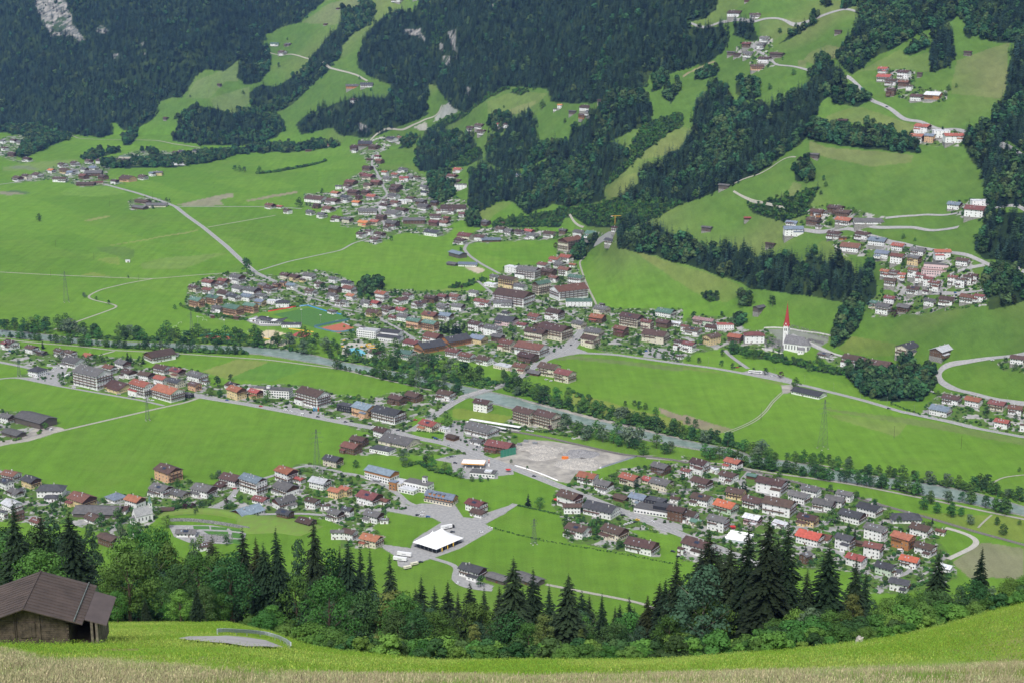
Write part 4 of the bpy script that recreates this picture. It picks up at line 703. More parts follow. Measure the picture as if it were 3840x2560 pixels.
# ---------------------------------------------------------------- houses.  tile then x:y:width:turn:roof:wall[:storeys[:kind]]
# turn: L gable end shows on the right, R gable end on the left, F long side, G gable side, or degrees.  kinds: H house F farmhouse B barn T hotel A flats S flat-roofed Y hipped C shed
HOUSES = """
G 65:190:140:L:m:w 200:232:145:L:d:y 35:240:105:L:d:w 95:295:130:L:g:w:1 345:290:170:F:d:w:2:Y 350:318:90:F:d:w:1:Y 65:400:150:L:l:w:2 20:445:60:L:d:w 115:458:90:R:b:n 545:368:200:L:m:y 785:332:150:L:s:w:1:Y 920:368:150:L:r:w 660:430:300:-5:g:G:1:B 815:396:120:F:b:w:1 635:475:150:L:b:w:1 1145:192:200:L:b:p:3 1100:294:170:L:g:w 1230:305:150:L:g:c:1 1145:398:100:F:b:n:1:C 1395:296:180:L:g:w 1590:222:180:L:b:w 1515:246:100:L:b:w:1 1735:280:200:L:s:w:4:T 1965:195:170:L:r:w:3 2060:198:90:L:r:w:1 1960:287:190:L:g:w 2200:242:160:L:l:w 2310:302:115:L:r:y 1790:342:130:L:m:w:1 1945:378:170:R:g:w 1690:442:225:R:s:w:1 1960:458:130:L:d:n 2150:372:115:L:b:w 2240:373:60:F:b:w:1 2105:497:150:L:b:n:1 2310:458:130:L:g:w 2325:580:90:F:g:w 735:640:170:L:b:n:2:B 1400:662:110:R:b:w:1 1280:562:130:F:g:w:1 1035:660:60:F:b:w:1 2290:85:150:L:d:c 245:492:110:L:m:w:1 150:265:50:L:d:w:1
H 25:288:100:L:r:y 190:352:190:L:m:w 295:346:90:L:m:w:1 40:430:95:L:d:w 220:472:150:L:g:w 295:472:60:F:g:w:1 55:592:120:L:b:w 205:642:170:L:r:c 930:400:165:L:m:w 945:432:130:L:b:w:1 1578:372:190:L:b:w:3 1590:402:120:F:b:w:2 1800:442:260:L:d:w:2:F 1702:205:160:L:r:w 1812:256:145:L:g:w 1995:216:160:L:r:c 2130:205:120:L:r:c:1 2208:136:150:L:g:n 2215:252:175:L:g:c:2 1935:326:130:L:b:n:1:C 2055:352:150:L:s:w:2 2170:372:150:L:d:x:2:S 2305:330:80:L:b:w:1 2320:462:150:L:b:n:3 1635:578:190:L:b:w 1700:560:60:L:b:w:1 1890:592:200:L:b:c 2080:692:240:L:b:w:2:F 905:862:200:L:d:w:2:F 1080:892:180:L:g:G:1:B 1290:910:230:L:g:G:1:B 2345:702:60:L:b:w
I 125:133:150:L:b:w:3 358:102:140:L:r:w 325:197:145:L:b:w 30:160:90:L:m:w 140:242:160:L:b:w 625:278:220:L:b:w:3:F 140:357:165:L:b:w 375:312:150:L:b:y 45:468:160:L:b:w 310:412:180:L:o:e 500:378:170:L:b:w 680:428:235:L:b:w:3:F 490:492:140:L:l:k:2 252:532:165:L:g:w:3 100:492:100:L:v:c:1 690:512:130:L:l:w:1 815:340:160:L:g:w:2:R 895:295:150:L:g:w:2:R 985:395:170:L:g:w:2:R 1060:365:150:L:g:w:2:R 1130:325:130:L:g:w:2:R 1185:480:190:L:d:w:2:R 1305:430:180:L:d:w:2:R 875:497:160:L:b:y 895:632:205:L:o:w 980:602:130:L:m:w:1 1130:662:150:L:d:w:3 1345:597:170:L:g:w:3 1545:468:190:F:d:w:1:Y 1535:657:170:L:r:o:3 1662:572:165:L:b:w 1785:557:80:L:m:w:1 1325:718:150:L:m:w:3 1210:778:155:L:r:w 1690:702:160:L:b:w 1580:788:150:L:o:w 1412:838:155:L:d:e 1482:835:90:L:d:w:1 1510:948:155:L:d:w 855:752:100:R:g:n 125:695:240:L:b:w:2:F 1222:632:75:L:b:n:1:C 1820:812:120:L:l:w:1 485:168:90:L:v:n:1:C 215:127:80:L:l:w:1:S
D 1335:448:85:L:b:c 1435:412:110:L:m:w 1535:400:88:L:m:y 1630:392:118:L:g:w:3 1430:465:90:L:m:w 1520:425:90:L:b:w 1350:555:120:L:v:p:3:A 1470:537:120:L:v:p:3:A 1540:492:115:L:b:w 1640:452:110:L:g:w 1612:512:100:L:d:w 1730:470:130:L:g:w 1810:432:85:L:g:p 1858:456:110:L:b:w 1903:428:65:L:b:p 1950:412:60:L:d:p 2008:432:85:L:s:w 1965:362:90:L:b:c 2030:374:90:L:b:y 2128:364:100:L:g:w 1700:512:105:L:s:w 1795:502:90:L:g:w 1500:592:95:L:g:w 1600:612:150:L:v:p:3:A 1722:592:110:L:v:p:3:A 1790:547:90:L:s:y 1885:525:85:F:l:w:1:S 1946:552:92:F:d:w:2:Y 2140:472:95:L:b:w 2198:422:80:L:b:w 2298:387:80:L:g:w 2305:455:100:L:g:n 2290:502:90:L:g:w 2332:545:60:L:b:w 2005:690:120:F:d:w:1:S 1632:637:55:L:b:n:1:C 1465:627:30:F:b:n:1:C 1742:648:45:F:l:w:1:C 2082:380:48:L:b:y:1 2288:600:80:L:g:w:1
D 62:842:120:L:b:w 25:840:60:L:m:w 210:872:105:L:b:w 280:884:80:L:g:G:1 405:892:92:L:b:w 478:902:95:L:b:w 602:905:85:L:r:w:1 495:970:170:L:g:w:2 245:1032:130:L:d:w:2:Y 615:1118:270:L:g:w:5:T 750:1008:105:L:m:w 836:978:120:L:g:w 878:1042:120:L:b:w 1080:932:215:R:b:w 1190:888:75:F:g:w:1:C 1000:1057:120:L:b:w 1108:1012:125:L:b:w 1215:1032:122:L:m:c 1105:1085:120:L:r:w 1205:1107:130:L:d:c 1350:1065:150:L:g:w 1335:1127:105:L:b:p 1415:1082:62:L:d:w:1 790:1137:235:L:b:y:1:F 965:1172:180:L:r:w:4:T 1140:1203:230:L:r:w:3:T 1290:1175:80:L:d:x:1:S 1598:1110:105:L:b:w:1 1622:1187:145:L:r:y:3 1755:1177:108:L:r:y 2148:1243:240:L:b:w:4:T
D 40:1352:115:L:g:w 210:1385:290:L:g:G:2:B 75:1452:175:L:g:G:1:B 880:242:30:F:l:w:1:C
E 135:76:75:L:b:w 190:55:60:L:b:w 265:76:85:L:b:w 235:112:85:L:b:w 630:66:125:L:d:w:2:F 315:30:60:L:b:w 350:20:48:L:b:w 822:122:95:L:b:w 855:90:115:L:m:c 960:97:95:L:b:w 1030:102:125:5:s:n:1:B 1100:40:80:L:b:w 1155:52:70:L:g:w 1230:62:80:L:b:w 1295:60:78:L:r:w 1317:84:88:L:g:w 1440:77:100:L:b:w 1530:56:65:L:g:n 1642:72:95:L:g:w 1735:82:110:L:v:w 1890:40:60:L:b:w:2 1855:127:85:L:d:w 1580:172:165:R:m:c:5:T 1552:238:100:L:r:w 1475:252:90:L:r:w 1395:290:95:L:m:w 1508:283:85:L:g:w 1597:277:60:L:r:w:1 1540:338:95:L:m:w:3 1430:337:115:L:b:n 1290:360:165:L:g:w:4:T 1180:322:100:L:l:w:3:S 1055:370:70:L:g:w 800:215:125:-52:s:G:2:B 872:272:128:-8:s:w:1:B 768:268:90:L:g:G:1:C 1150:424:135:L:b:y:4:T 1030:412:90:L:l:w:1:S 1235:440:100:L:g:w 1380:468:125:R:v:c:5:T 1468:380:80:L:m:w 1620:408:115:L:v:w:4:T 1570:505:250:28:m:w:4:T 1638:545:160:F:v:w:2:S 1190:550:270:L:b:w:4:T 1110:552:120:F:g:w:2
E 277:508:100:L:r:w:3 40:417:90:L:d:w 52:457:105:L:m:w 68:507:80:L:r:w 22:547:60:L:g:w 172:552:90:L:g:w 235:557:85:L:r:w 222:622:110:L:b:y 320:597:100:L:b:w 408:537:100:R:b:w 460:502:85:L:b:w 530:562:105:R:b:w 618:522:100:L:b:n 702:512:85:L:m:w 782:512:90:L:m:w 700:577:95:L:g:w 805:579:100:L:g:w 913:480:75:L:g:w 955:545:90:L:m:w 995:552:80:L:m:w 1135:612:65:L:d:w:1 1335:652:105:L:m:w 1475:642:130:L:b:w:3 1798:600:118:L:g:c 1770:660:118:L:r:n 1798:545:45:L:g:G:1:C 615:645:128:L:m:y 430:652:105:L:g:w 412:592:95:L:r:w:1 503:700:120:L:v:p:3:A 612:716:120:L:v:p:3:A 360:642:80:L:m:w:1 720:645:110:L:s:w 925:720:110:L:b:w:3 975:722:55:L:b:w 1045:752:130:L:g:w:3 1140:684:160:L:d:k 1640:702:110:L:g:c 1250:692:85:L:m:w:1 632:795:140:L:m:w 490:822:130:L:m:w:1 605:868:210:R:d:o:2:A 782:824:205:R:d:o:2:A 945:807:130:L:s:y 1080:792:100:L:g:n 1345:782:165:L:b:c:3:T 1475:785:230:L:b:c:4:T 1380:715:120:R:b:n 1145:855:120:L:m:c:3 1312:895:225:L:m:w:3:F 450:908:120:L:v:w 245:907:120:L:b:w 772:895:115:L:m:w 865:927:120:L:m:w 990:952:125:L:b:w 1120:985:135:L:l:c:1:S 1240:1002:120:L:m:c 1288:932:150:L:b:n 1435:1030:160:L:b:c:3 1545:1072:150:L:m:c:3 1335:1022:115:L:g:n:1:C 1720:828:135:L:b:c:3 1745:762:140:L:g:c 1930:755:110:L:m:n:3 2005:695:165:L:b:c:4:T 2110:722:95:L:m:c:4 2243:625:145:L:v:w:2 2225:695:110:L:b:n 2312:685:90:L:l:w:1 2172:802:185:L:b:c:3:F 2335:845:85:L:b:w:3 2335:908:60:L:g:w:1 225:40:1:L:b:w
E 975:1275:135:L:b:w:3 1270:1365:175:L:b:c:4:A 1420:1390:185:L:b:c:4:A 720:1192:130:L:b:w 385:1224:130:L:b:n 500:1206:130:L:b:n 155:1315:180:L:s:p:3 320:1355:230:L:d:w:3:T 30:1275:120:L:d:x:2:S 278:1452:130:L:b:w 608:1410:155:L:r:c 705:1412:85:L:l:w:1:S 765:1470:100:L:b:n:1:C 965:1450:230:L:g:w:2:F 940:1500:110:L:g:w:1 1095:1562:205:L:m:n:2:F 395:1520:265:L:g:c:1:F 120:1512:130:L:b:n 65:1565:150:L:m:n 280:1567:165:L:d:w:1:S
F 170:42:82:L:g:G:1:B 608:150:75:L:b:G:1:B 765:67:125:F:s:w:3 945:18:58:L:g:w:1 1055:88:110:L:b:w 1105:92:55:F:b:o:1:C 1252:104:115:L:b:w 1172:194:155:L:m:w 1360:157:145:L:s:w 1497:172:105:L:r:w 1390:227:120:L:s:w 1632:204:115:L:g:w 1790:228:105:F:r:w:3 1942:284:105:L:b:w 1490:258:110:L:m:w:3 1605:278:105:L:g:y:3 1410:350:90:L:r:w 1465:375:80:L:b:w 1517:388:70:L:r:w 1440:443:100:L:b:w 1595:378:85:L:m:w:3 1650:405:80:L:m:w:3 1700:425:80:L:m:w:3 1745:448:85:L:m:w:3 1868:408:80:L:m:w:3 1925:425:80:L:b:w:3 1970:405:70:L:b:w:3 2010:395:72:L:b:w:3 1600:482:105:L:b:w 1680:468:50:L:b:w:1 1340:572:92:L:v:c:2 1435:540:92:L:m:w 1395:615:118:L:g:w:3 1538:595:112:L:g:n 1715:552:95:L:g:w 1835:548:120:L:b:w 1980:530:120:L:m:w 2055:522:80:L:m:w
F 495:800:132:F:m:w:3:Y 370:798:118:L:r:n 205:814:135:R:b:y:3 295:707:105:F:r:w:2:S 118:672:95:L:k:k 185:682:95:L:k:e 210:712:108:L:b:w:1 80:748:125:L:b:w 50:862:105:L:m:w:3 20:720:70:L:m:w 540:602:112:R:g:G:1:B 1562:903:168:R:d:c:3 1802:922:175:R:l:n:2:F 1190:973:162:L:b:w:3 1360:1005:210:L:b:n:2:F 990:903:110:L:g:w:1 890:1180:232:L:d:w:1:B 1870:1228:142:L:b:w 2020:1243:128:L:r:w 2182:1272:132:L:m:c 1795:1308:158:L:s:w 2305:1302:112:L:m:w 2215:1388:115:L:r:w 2320:950:110:L:b:w 2345:1405:40:L:b:w 1690:998:32:F:b:n:1:C 1600:968:26:F:r:n:1:C
C 370:127:110:L:b:w 500:132:66:F:b:w 445:20:40:L:b:n:1:C 1075:242:52:F:b:G:1:B 570:310:76:L:g:w 545:348:62:L:g:w 450:345:76:L:m:n 458:402:80:L:g:w 338:392:62:L:g:G:1:B 378:402:56:L:b:G:1:B 657:405:98:L:b:G:1:B 572:442:95:L:b:w 515:490:82:F:b:p 1970:392:55:L:b:G:1:B 1388:515:76:L:r:w 1400:572:106:L:r:w 1535:552:95:L:b:w:3 1450:597:90:L:b:w 1637:537:40:F:b:G:1:C 1532:605:82:L:m:n 1567:632:50:L:b:w 1442:670:68:L:b:n:3 1625:708:97:L:b:w 1742:702:122:L:l:o 1110:862:72:F:b:G:1:C 1665:935:112:L:r:w:3 1785:955:95:F:l:w:3:S 1625:997:97:L:r:w:3 1710:992:80:L:s:p:3 1870:992:115:F:r:w:3 905:1107:86:F:g:G:1:B 293:1312:85:L:g:G:1:B 2050:1440:96:F:l:w:3:S 1885:1452:102:L:s:w 2035:1512:150:L:m:w:3 950:1492:92:F:g:w:1 935:1510:102:L:b:o 1068:1482:120:L:b:n 1120:1505:115:L:b:n 1125:1562:125:L:r:w 1292:1565:190:-6:g:w:1:B 910:1567:105:L:b:n 455:1522:60:F:r:n:1:C 760:1567:92:L:s:w:1
B 390:32:82:L:b:w 402:92:50:L:b:G:1:B 515:8:50:L:b:w 75:617:76:F:g:o 173:606:76:F:d:w 88:718:66:L:b:w 895:912:66:L:b:w 955:897:76:L:b:w 970:937:70:L:b:w 1100:882:50:F:r:w 1135:886:42:L:b:w 1508:753:40:L:o:w 1475:770:30:L:g:w 1690:782:92:L:b:w 1715:807:60:L:g:w 1665:832:62:L:b:o 1597:797:60:L:g:G:1:B 1785:718:40:F:b:G:1:B 1022:1006:36:F:b:G:1:B 345:987:82:L:d:w 402:972:42:L:m:w 180:1010:112:F:d:n:1:F 225:1036:82:L:b:n 98:1040:82:L:b:n 92:1058:45:L:g:w 250:1102:50:L:m:w 262:1132:65:L:m:n 195:1110:48:L:b:n:1:C 180:1182:76:L:b:n 300:1212:55:L:r:w 370:1228:60:L:r:w 425:1192:66:L:g:w 430:1250:56:F:r:w 480:1246:62:L:g:w 520:1248:56:L:b:w 315:1250:62:L:g:w 805:1197:70:L:r:w 765:1242:80:L:m:w 800:1262:62:L:b:n:1 822:1312:72:F:g:w:3:S
B 240:1282:82:L:m:n 185:1242:90:L:m:c 150:1226:56:L:m:n 185:1302:72:L:b:c 65:1282:88:L:m:n 40:1308:62:L:b:w 380:1312:80:L:b:n 362:1332:70:L:b:n 570:1312:60:L:g:w 575:1352:60:L:d:w 85:1352:92:L:b:n 170:1350:70:L:b:n 30:1400:82:L:d:w:3 210:1382:80:L:r:w 120:1380:52:L:b:n 105:1422:70:L:o:w 360:1377:82:L:g:w 305:1410:56:L:b:w 420:1407:52:F:l:w:2:S 373:1424:76:L:m:w 480:1396:76:L:b:w 180:1480:112:F:g:w 550:1417:80:L:g:n 568:1452:92:L:g:w 642:1422:62:L:d:n 300:1445:82:L:b:w 415:1477:92:L:b:w 355:1502:112:L:g:w 685:1477:56:F:m:w 770:1467:150:F:b:w:2:F 835:1503:60:L:m:w 275:1522:76:L:b:n 500:1545:132:F:g:n:2:B 648:1513:70:F:b:w 40:1540:78:L:g:c 155:1564:85:L:o:y 232:1558:75:L:r:c 350:1567:98:L:g:n 640:1562:80:L:m:n 712:1565:78:L:m:w 727:1530:52:L:m:n 762:1482:60:L:b:w 995:1562:72:L:g:n 1112:1552:42:L:b:n:1:C 1220:1222:40:F:s:w:1 1242:1242:30:F:b:n:1:C
A 1890:322:52:F:v:w:2 1985:322:56:L:g:n:1 1943:390:62:L:b:w:3 1510:602:34:L:b:G:1:C 1140:837:42:L:b:G:1:C 2330:70:35:L:b:n:1:C 2245:180:38:L:b:n:1:C 90:987:56:L:b:w 145:997:56:F:g:w 250:992:56:L:m:w 15:992:45:L:g:w 28:1042:52:L:b:w 80:1082:66:L:b:n 182:1118:62:L:b:w 425:1157:70:L:b:w 510:1147:66:L:b:w 440:1197:76:L:b:y 690:1132:78:L:b:w 608:1132:60:L:b:w 1215:1077:68:L:b:c 1250:1067:60:L:d:w 1360:1062:76:L:d:w 1747:1022:45:F:b:w 1482:1045:44:L:b:n:1 115:1252:76:L:b:w 175:1237:70:L:b:c 250:1230:80:L:b:w 350:1197:56:L:o:w 408:1256:80:F:b:w 510:1202:60:L:g:w 640:1180:66:L:s:w 578:1190:60:L:g:w 482:1212:60:L:s:w 640:1215:100:F:g:n 570:1237:72:L:m:n 585:1282:105:F:b:n:1:B 652:1276:88:R:m:c:1:B 705:1242:72:L:b:n 786:1272:60:L:b:w 870:1257:112:L:b:p 980:1242:70:L:b:w 1045:1217:48:L:s:w 1085:1212:60:F:g:y 975:1405:110:L:b:n:1:B 955:1447:112:L:g:n:1:B 1075:1428:122:F:g:c:1:B 2280:1007:45:F:b:o:1 2125:1047:40:F:b:n:1:C
A 1858:1442:76:L:m:w 1925:1440:56:L:r:w:1 1980:1477:66:L:b:w 2137:1487:70:L:g:w 2215:1507:76:L:g:w 2332:1307:42:F:g:w 2310:1357:70:L:r:w 2172:1402:152:L:b:w:2:F 2290:1412:102:L:b:w 2262:1467:90:L:m:w 2320:1532:82:L:b:w 2182:1440:56:L:b:n
"""
AREAS = [("lower left village", 90, 1800), ("rows beside the white chapel", 470, 1860), ("village below the grass mound", 1000, 1900), ("street by the school", 1120, 1830), ("yards west of the festival tent", 1330, 1960), ("farm below the festival tent", 1850, 2160), ("plots east of the pylon field", 2250, 1980), ("street facing the dark chalet", 2170, 1860),
 ("terrace south of the rubble", 2280, 1800), ("white and dark shops by the highway", 2480, 1870), ("rows beside the rail bend", 2680, 1790), ("middle of the lower village", 2800, 1900), ("grey roofed estate along the railway", 3150, 1920), ("lower village near the pale road", 3420, 2020), ("last rows before the brown field", 3320, 2120), ("highway side near the big spruces", 2680, 2000), ("garden rows by the hedge", 3060, 2050),
 ("estate beyond the football pitch", 780, 1085), ("green roofed flats by the pitch", 850, 1160), ("rows behind the clubhouse", 960, 1110), ("rows by the road fork", 1120, 1060), ("riverside rows at the left edge", 80, 1320), ("houses round the dark turreted villa", 230, 1380), ("hotel row along the field", 480, 1460), ("cluster between hotel and river", 480, 1380), ("houses by the field crossing", 660, 1440), ("highway side hotels", 1000, 1500), ("barnyard at the left edge", 60, 1600),
 ("lane west of the bridge", 1520, 1490), ("station side", 1600, 1620), ("highway shops", 1400, 1560), ("cabins below the highway", 1340, 1680), ("riverside flats east of the bridge", 2000, 1580), ("plots above the river bridge", 2050, 1400), ("church square side", 2150, 1280), ("hotel quarter", 2100, 1100), ("big hotel quarter", 1950, 1060), ("top end of town", 2110, 960), ("strip below the steep wood", 1950, 885), ("farm on the loop lane", 1720, 980), ("middle of town", 1880, 1230), ("streets behind the pines", 1640, 1140), ("rows behind the school block", 1500, 1190), ("west quarter of town", 1400, 1130), ("timber clad quarter", 1620, 1290), ("pool side of town", 1430, 1340), ("row above the river trees", 1770, 1350), ("centre by the long hotel", 2060, 1260), ("east end of town", 2400, 1220), ("car park quarter", 2480, 1290),
 ("church terrace", 2700, 1270), ("hillside rows by the pink block", 3480, 980), ("top lane of the hillside village", 3200, 900), ("terraced row on the hillside", 3430, 1070), ("east terrace on the hillside", 3620, 1070), ("foot of the hillside village", 3350, 1150), ("inn row east of the church", 3300, 1390), ("slope east of the church", 3480, 1350), ("corner by the loop road", 3640, 1520), ("garden village at the right edge", 3790, 1560), ("barn by the highway bend", 3040, 1490), ("meadow above the church", 2850, 1170),
 ("high farm at top right", 2800, 60), ("bend hamlet high on the right", 2840, 210), ("upper right hamlet", 3400, 320), ("hotel cluster under the mountain road", 3520, 520), ("right slope meadow", 3060, 590), ("pale cube hamlet", 3660, 790), ("upper hillside farms", 3140, 820), ("vineyard slope", 2720, 720), ("high clearing at top centre", 1490, 30), ("left ledge hamlet", 1340, 350), ("sunny ledge hamlet", 1800, 490), ("wooded ledge farms", 2180, 430), ("farms by the gravel track", 1390, 550), ("lane end of the fan village", 1440, 660), ("edge of the fan village by the wood", 1720, 690), ("heart of the fan village", 1440, 750), ("lower fan village", 1560, 810), ("big white hall corner", 1690, 800), ("orchard side of the fan village", 1330, 730), ("west spur of the fan village", 1180, 790), ("south corner of the fan village", 1370, 880),
 ("pair of houses on the far left slope", 1050, 190), ("far left meadow slope", 720, 390), ("village at the far left edge", 60, 570), ("far pool village", 450, 590), ("far plain hamlet", 330, 680), ("far roadside houses", 150, 680), ("wood edge beyond the plain", 740, 570), ("yellow house group on the far plain", 520, 665), ("lone farm on the plain road", 550, 770)]
DESC_CAT = {'H': ('house', 'house'), 'F': ('farmhouse', 'farmhouse'), 'B': ('barn', 'barn'), 'T': ('hotel', 'hotel'), 'A': ('apartment_building', 'apartment building'), 'S': ('flat_roofed_building', 'building'), 'Y': ('villa', 'villa'), 'C': ('shed', 'shed'), 'R': ('terraced_house', 'house')}
ROOF['k'] = ('pinkish', (.30, .19, .18)); mat('roof_k', ROOF['k'][1], .8, .14, .35, .2)
WINM = {}
def win_mesh(w, h):
    k = (round(w, 1), round(h, 1))
    if k not in WINM:
        mb = MB(); fw = .1; mb.box(-w / 2 - fw, -.03, -fw, w / 2 + fw, .05, h + fw, 1); mb.box(-w / 2, .05, 0, w / 2, .08, h, 0); mb.box(-.03, .08, 0, .03, .10, h, 1); WINM[k] = mb.mesh('window', glass, frame_w)
    return WINM[k]
mat('foundation_stone', (.30, .29, .26), .95, .25, .8)
skym = MB().box(-.45, -.6, 0, .45, .6, .08).mesh('skylight', rooflt)
chm = MB().box(-.4, -.4, -1.5, .4, .4, 1.2).box(-.5, -.5, 1.2, .5, .5, 1.35).mesh('chimney', chim)
def rz(a): return Matrix.Rotation(a, 4, 'Z')
FH = 3.4
FOOT = []
def KINDNAME(kd, wl, st):
    if kd == 'H':
        if wl in 'noGx': return ('timber_house', 'house')
        if st >= 3: return ('guesthouse', 'house')
        if st < 2: return ('annex_building', 'building')
        return ('house' if wl == 'w' else 'coloured_house', 'house')
    return DESC_CAT[kd]
def house(px, py, W, ang, rf, wl, st, kd, label):
    X, Y, Z = [float(v) for v in ground(px, py)]; sc = F / (math.hypot(X, Y, H - Z)); Wm = W / sc
    a = math.radians(ang); ratio = {'B': .55, 'T': .62, 'F': .66, 'S': .6, 'Y': .95, 'A': .7, 'R': .75}.get(kd, .8)
    if wl == 'G' and Z > .3 and ang == 0: ang = -30; a = math.radians(ang)
    if kd == 'B' or ang in (0, 5): ratio = min(ratio, .6)
    Lo = Wm / (abs(math.cos(a)) + ratio * abs(math.sin(a))); Bo = Lo * ratio
    ov = min(1.3, .075 * Lo) if kd != 'S' else .25
    L, B = Lo - 2 * ov, Bo - 2 * ov
    hd = (abs(math.sin(a)) * L + abs(math.cos(a)) * B) / 2
    cx, cy = X, Y + hd * .9; zc_ = float(zat(cx, cy)); cz = Z + .6 * max(0, zc_ - Z) if Z > .3 else 0.0
    eh = (st * FH + (.6 if kd != 'C' else 0))
    small = W < 34; tiny = W < 24
    p = math.tan(math.radians(R.uniform(21, 25) if kd not in 'BC' else 17)); fnd = -(1.5 + .3 * Lo if Z > .3 else .3)
    slope_ = Z > .3; f0 = fnd; fnd = -.2 if slope_ else fnd
    if slope_ and wl == 'G' and st < 2: st = 2; eh = 2 * FH
    cat = KINDNAME(kd, wl, st); t = thing(cat[0], label, cat[1], (cx, cy, cz), a)
    FOOT.append((cx, cy, max(L, B) * .62 + 1))
    wm = MATS['wall_' + wl]; rm = MATS['roof_' + rf]; mb = MB(); hx, hy = L / 2, B / 2
    gh = hy * p
    if slope_: fb = MB(); fb.box(-hx - .12, -hy - .12, f0, hx + .12, hy + .12, .25); fb.build('foundation', MATS['foundation_stone'], t)
    if kd == 'S':
        mb.box(-hx, -hy, fnd, hx, hy, eh); wall = mb.build('wall', wm, t)
        r = MB(); r.box(-hx - ov, -hy - ov, eh, hx + ov, hy + ov, eh + .35); roof = r.build('roof', rm, t)
        u = MB(); u.box(-1.2, -1.0, 0, 1.2, 1.0, 1.0); u.build('roof_unit', metal, roof, Matrix.Translation((hx * .3, hy * .2, eh + .35)))
    elif kd == 'Y':
        mb.box(-hx, -hy, fnd, hx, hy, eh); wall = mb.build('wall', wm, t); r = MB(); ox, oy = hx + ov, hy + ov; q = max(.2, hx - hy + .3); rh = oy * p * 1.15
        r.add([(-ox, -oy, eh), (ox, -oy, eh), (ox, oy, eh), (-ox, oy, eh), (-q, 0, eh + rh), (q, 0, eh + rh), (-ox, -oy, eh - .25), (ox, -oy, eh - .25), (ox, oy, eh - .25), (-ox, oy, eh - .25)],
              [(0, 1, 5, 4), (1, 2, 5), (2, 3, 4, 5), (3, 0, 4), (6, 7, 1, 0), (7, 8, 2, 1), (8, 9, 3, 2), (9, 6, 0, 3), (9, 8, 7, 6)]); roof = r.build('roof', rm, t)
        obj('chimney', chm, roof, Matrix.Translation((q * .5, 0, eh + rh)))
    else:
        vs = []
        for x in (-hx, hx): vs += [(x, -hy, fnd), (x, hy, fnd), (x, hy, eh), (x, 0, eh + gh), (x, -hy, eh)]
        mb.add(vs, [(0, 1, 2, 3, 4)[::-1], (5, 6, 7, 8, 9), (0, 5, 9, 4), (1, 2, 7, 6), (2, 3, 8, 7), (3, 4, 9, 8), (0, 1, 6, 5)]); wall = mb.build('wall', wm, t)
        r = MB(); ox = hx + ov; oy = hy + ov; th = .28; k = ov * p
        for s in (-1, 1):
            e = [(-ox, s * oy, eh - k + .02), (ox, s * oy, eh - k + .02), (ox, 0, eh + gh + .02), (-ox, 0, eh + gh + .02)]; n = [(x, y, z + th) for x, y, z in e]
            f = [(4, 5, 6, 7), (0, 3, 2, 1), (0, 1, 5, 4), (1, 2, 6, 5), (3, 0, 4, 7)]; r.add(e + n, f if s < 0 else [q[::-1] for q in f])
        roof = r.build('roof', rm, t)
        zt = lambda y: eh + gh + .3 - abs(y) * p
        if kd not in 'BC' and not tiny:
            for cc in range(1 if L < 15 else 2):
                y_ = hy * R.uniform(-.4, .1); obj('chimney', chm, roof, Matrix.Translation((hx * R.uniform(-.7, .7), y_, zt(y_) + .2)))
            if not small and R.random() < .55:
                for q in range(R.choice([1, 2, 2, 3])):
                    y_ = -hy * .5; obj('skylight', skym, roof, Matrix.Translation((hx * (-.5 + .4 * q), y_, zt(y_) + .02)) @ Matrix.Rotation(math.atan(p), 4, 'X'))
            if W > 60 and R.random() < .11:
                sp_ = MB(); sp_.box(-2.4, -1.5, 0, 2.4, 1.5, .1); sp_.build('solar_panel', solar, roof, Matrix.Translation((0, -hy * .55, zt(hy * .55) + .05)) @ Matrix.Rotation(math.atan(p), 4, 'X'))
        # timber gable and balconies on the gable end that faces the viewer
        ends = [1 if ang < 0 else -1] if ang not in (0,) else [1]
        if kd in 'HFTR' and wl in 'wycepk' and not tiny:
            for e in ends:
                x0 = e * hx; zb = eh - (2.4 if st >= 2 and R.random() < .55 else .2); yb = min(hy, hy)
                g = MB(); xo = x0 + e * .06
                g.add([(x0, -hy - .02, zb), (x0, hy + .02, zb), (x0, hy + .02, eh), (x0, 0, eh + gh - .03), (x0, -hy - .02, eh), (xo, -hy - .02, zb), (xo, hy + .02, zb), (xo, hy + .02, eh), (xo, 0, eh + gh - .03), (xo, -hy - .02, eh)],
                      [(5, 6, 7, 8, 9) if e > 0 else (9, 8, 7, 6, 5), (0, 5, 9, 4), (1, 2, 7, 6), (0, 1, 6, 5)])
                if R.random() < .5: g.build('gable_cladding', wood, t)
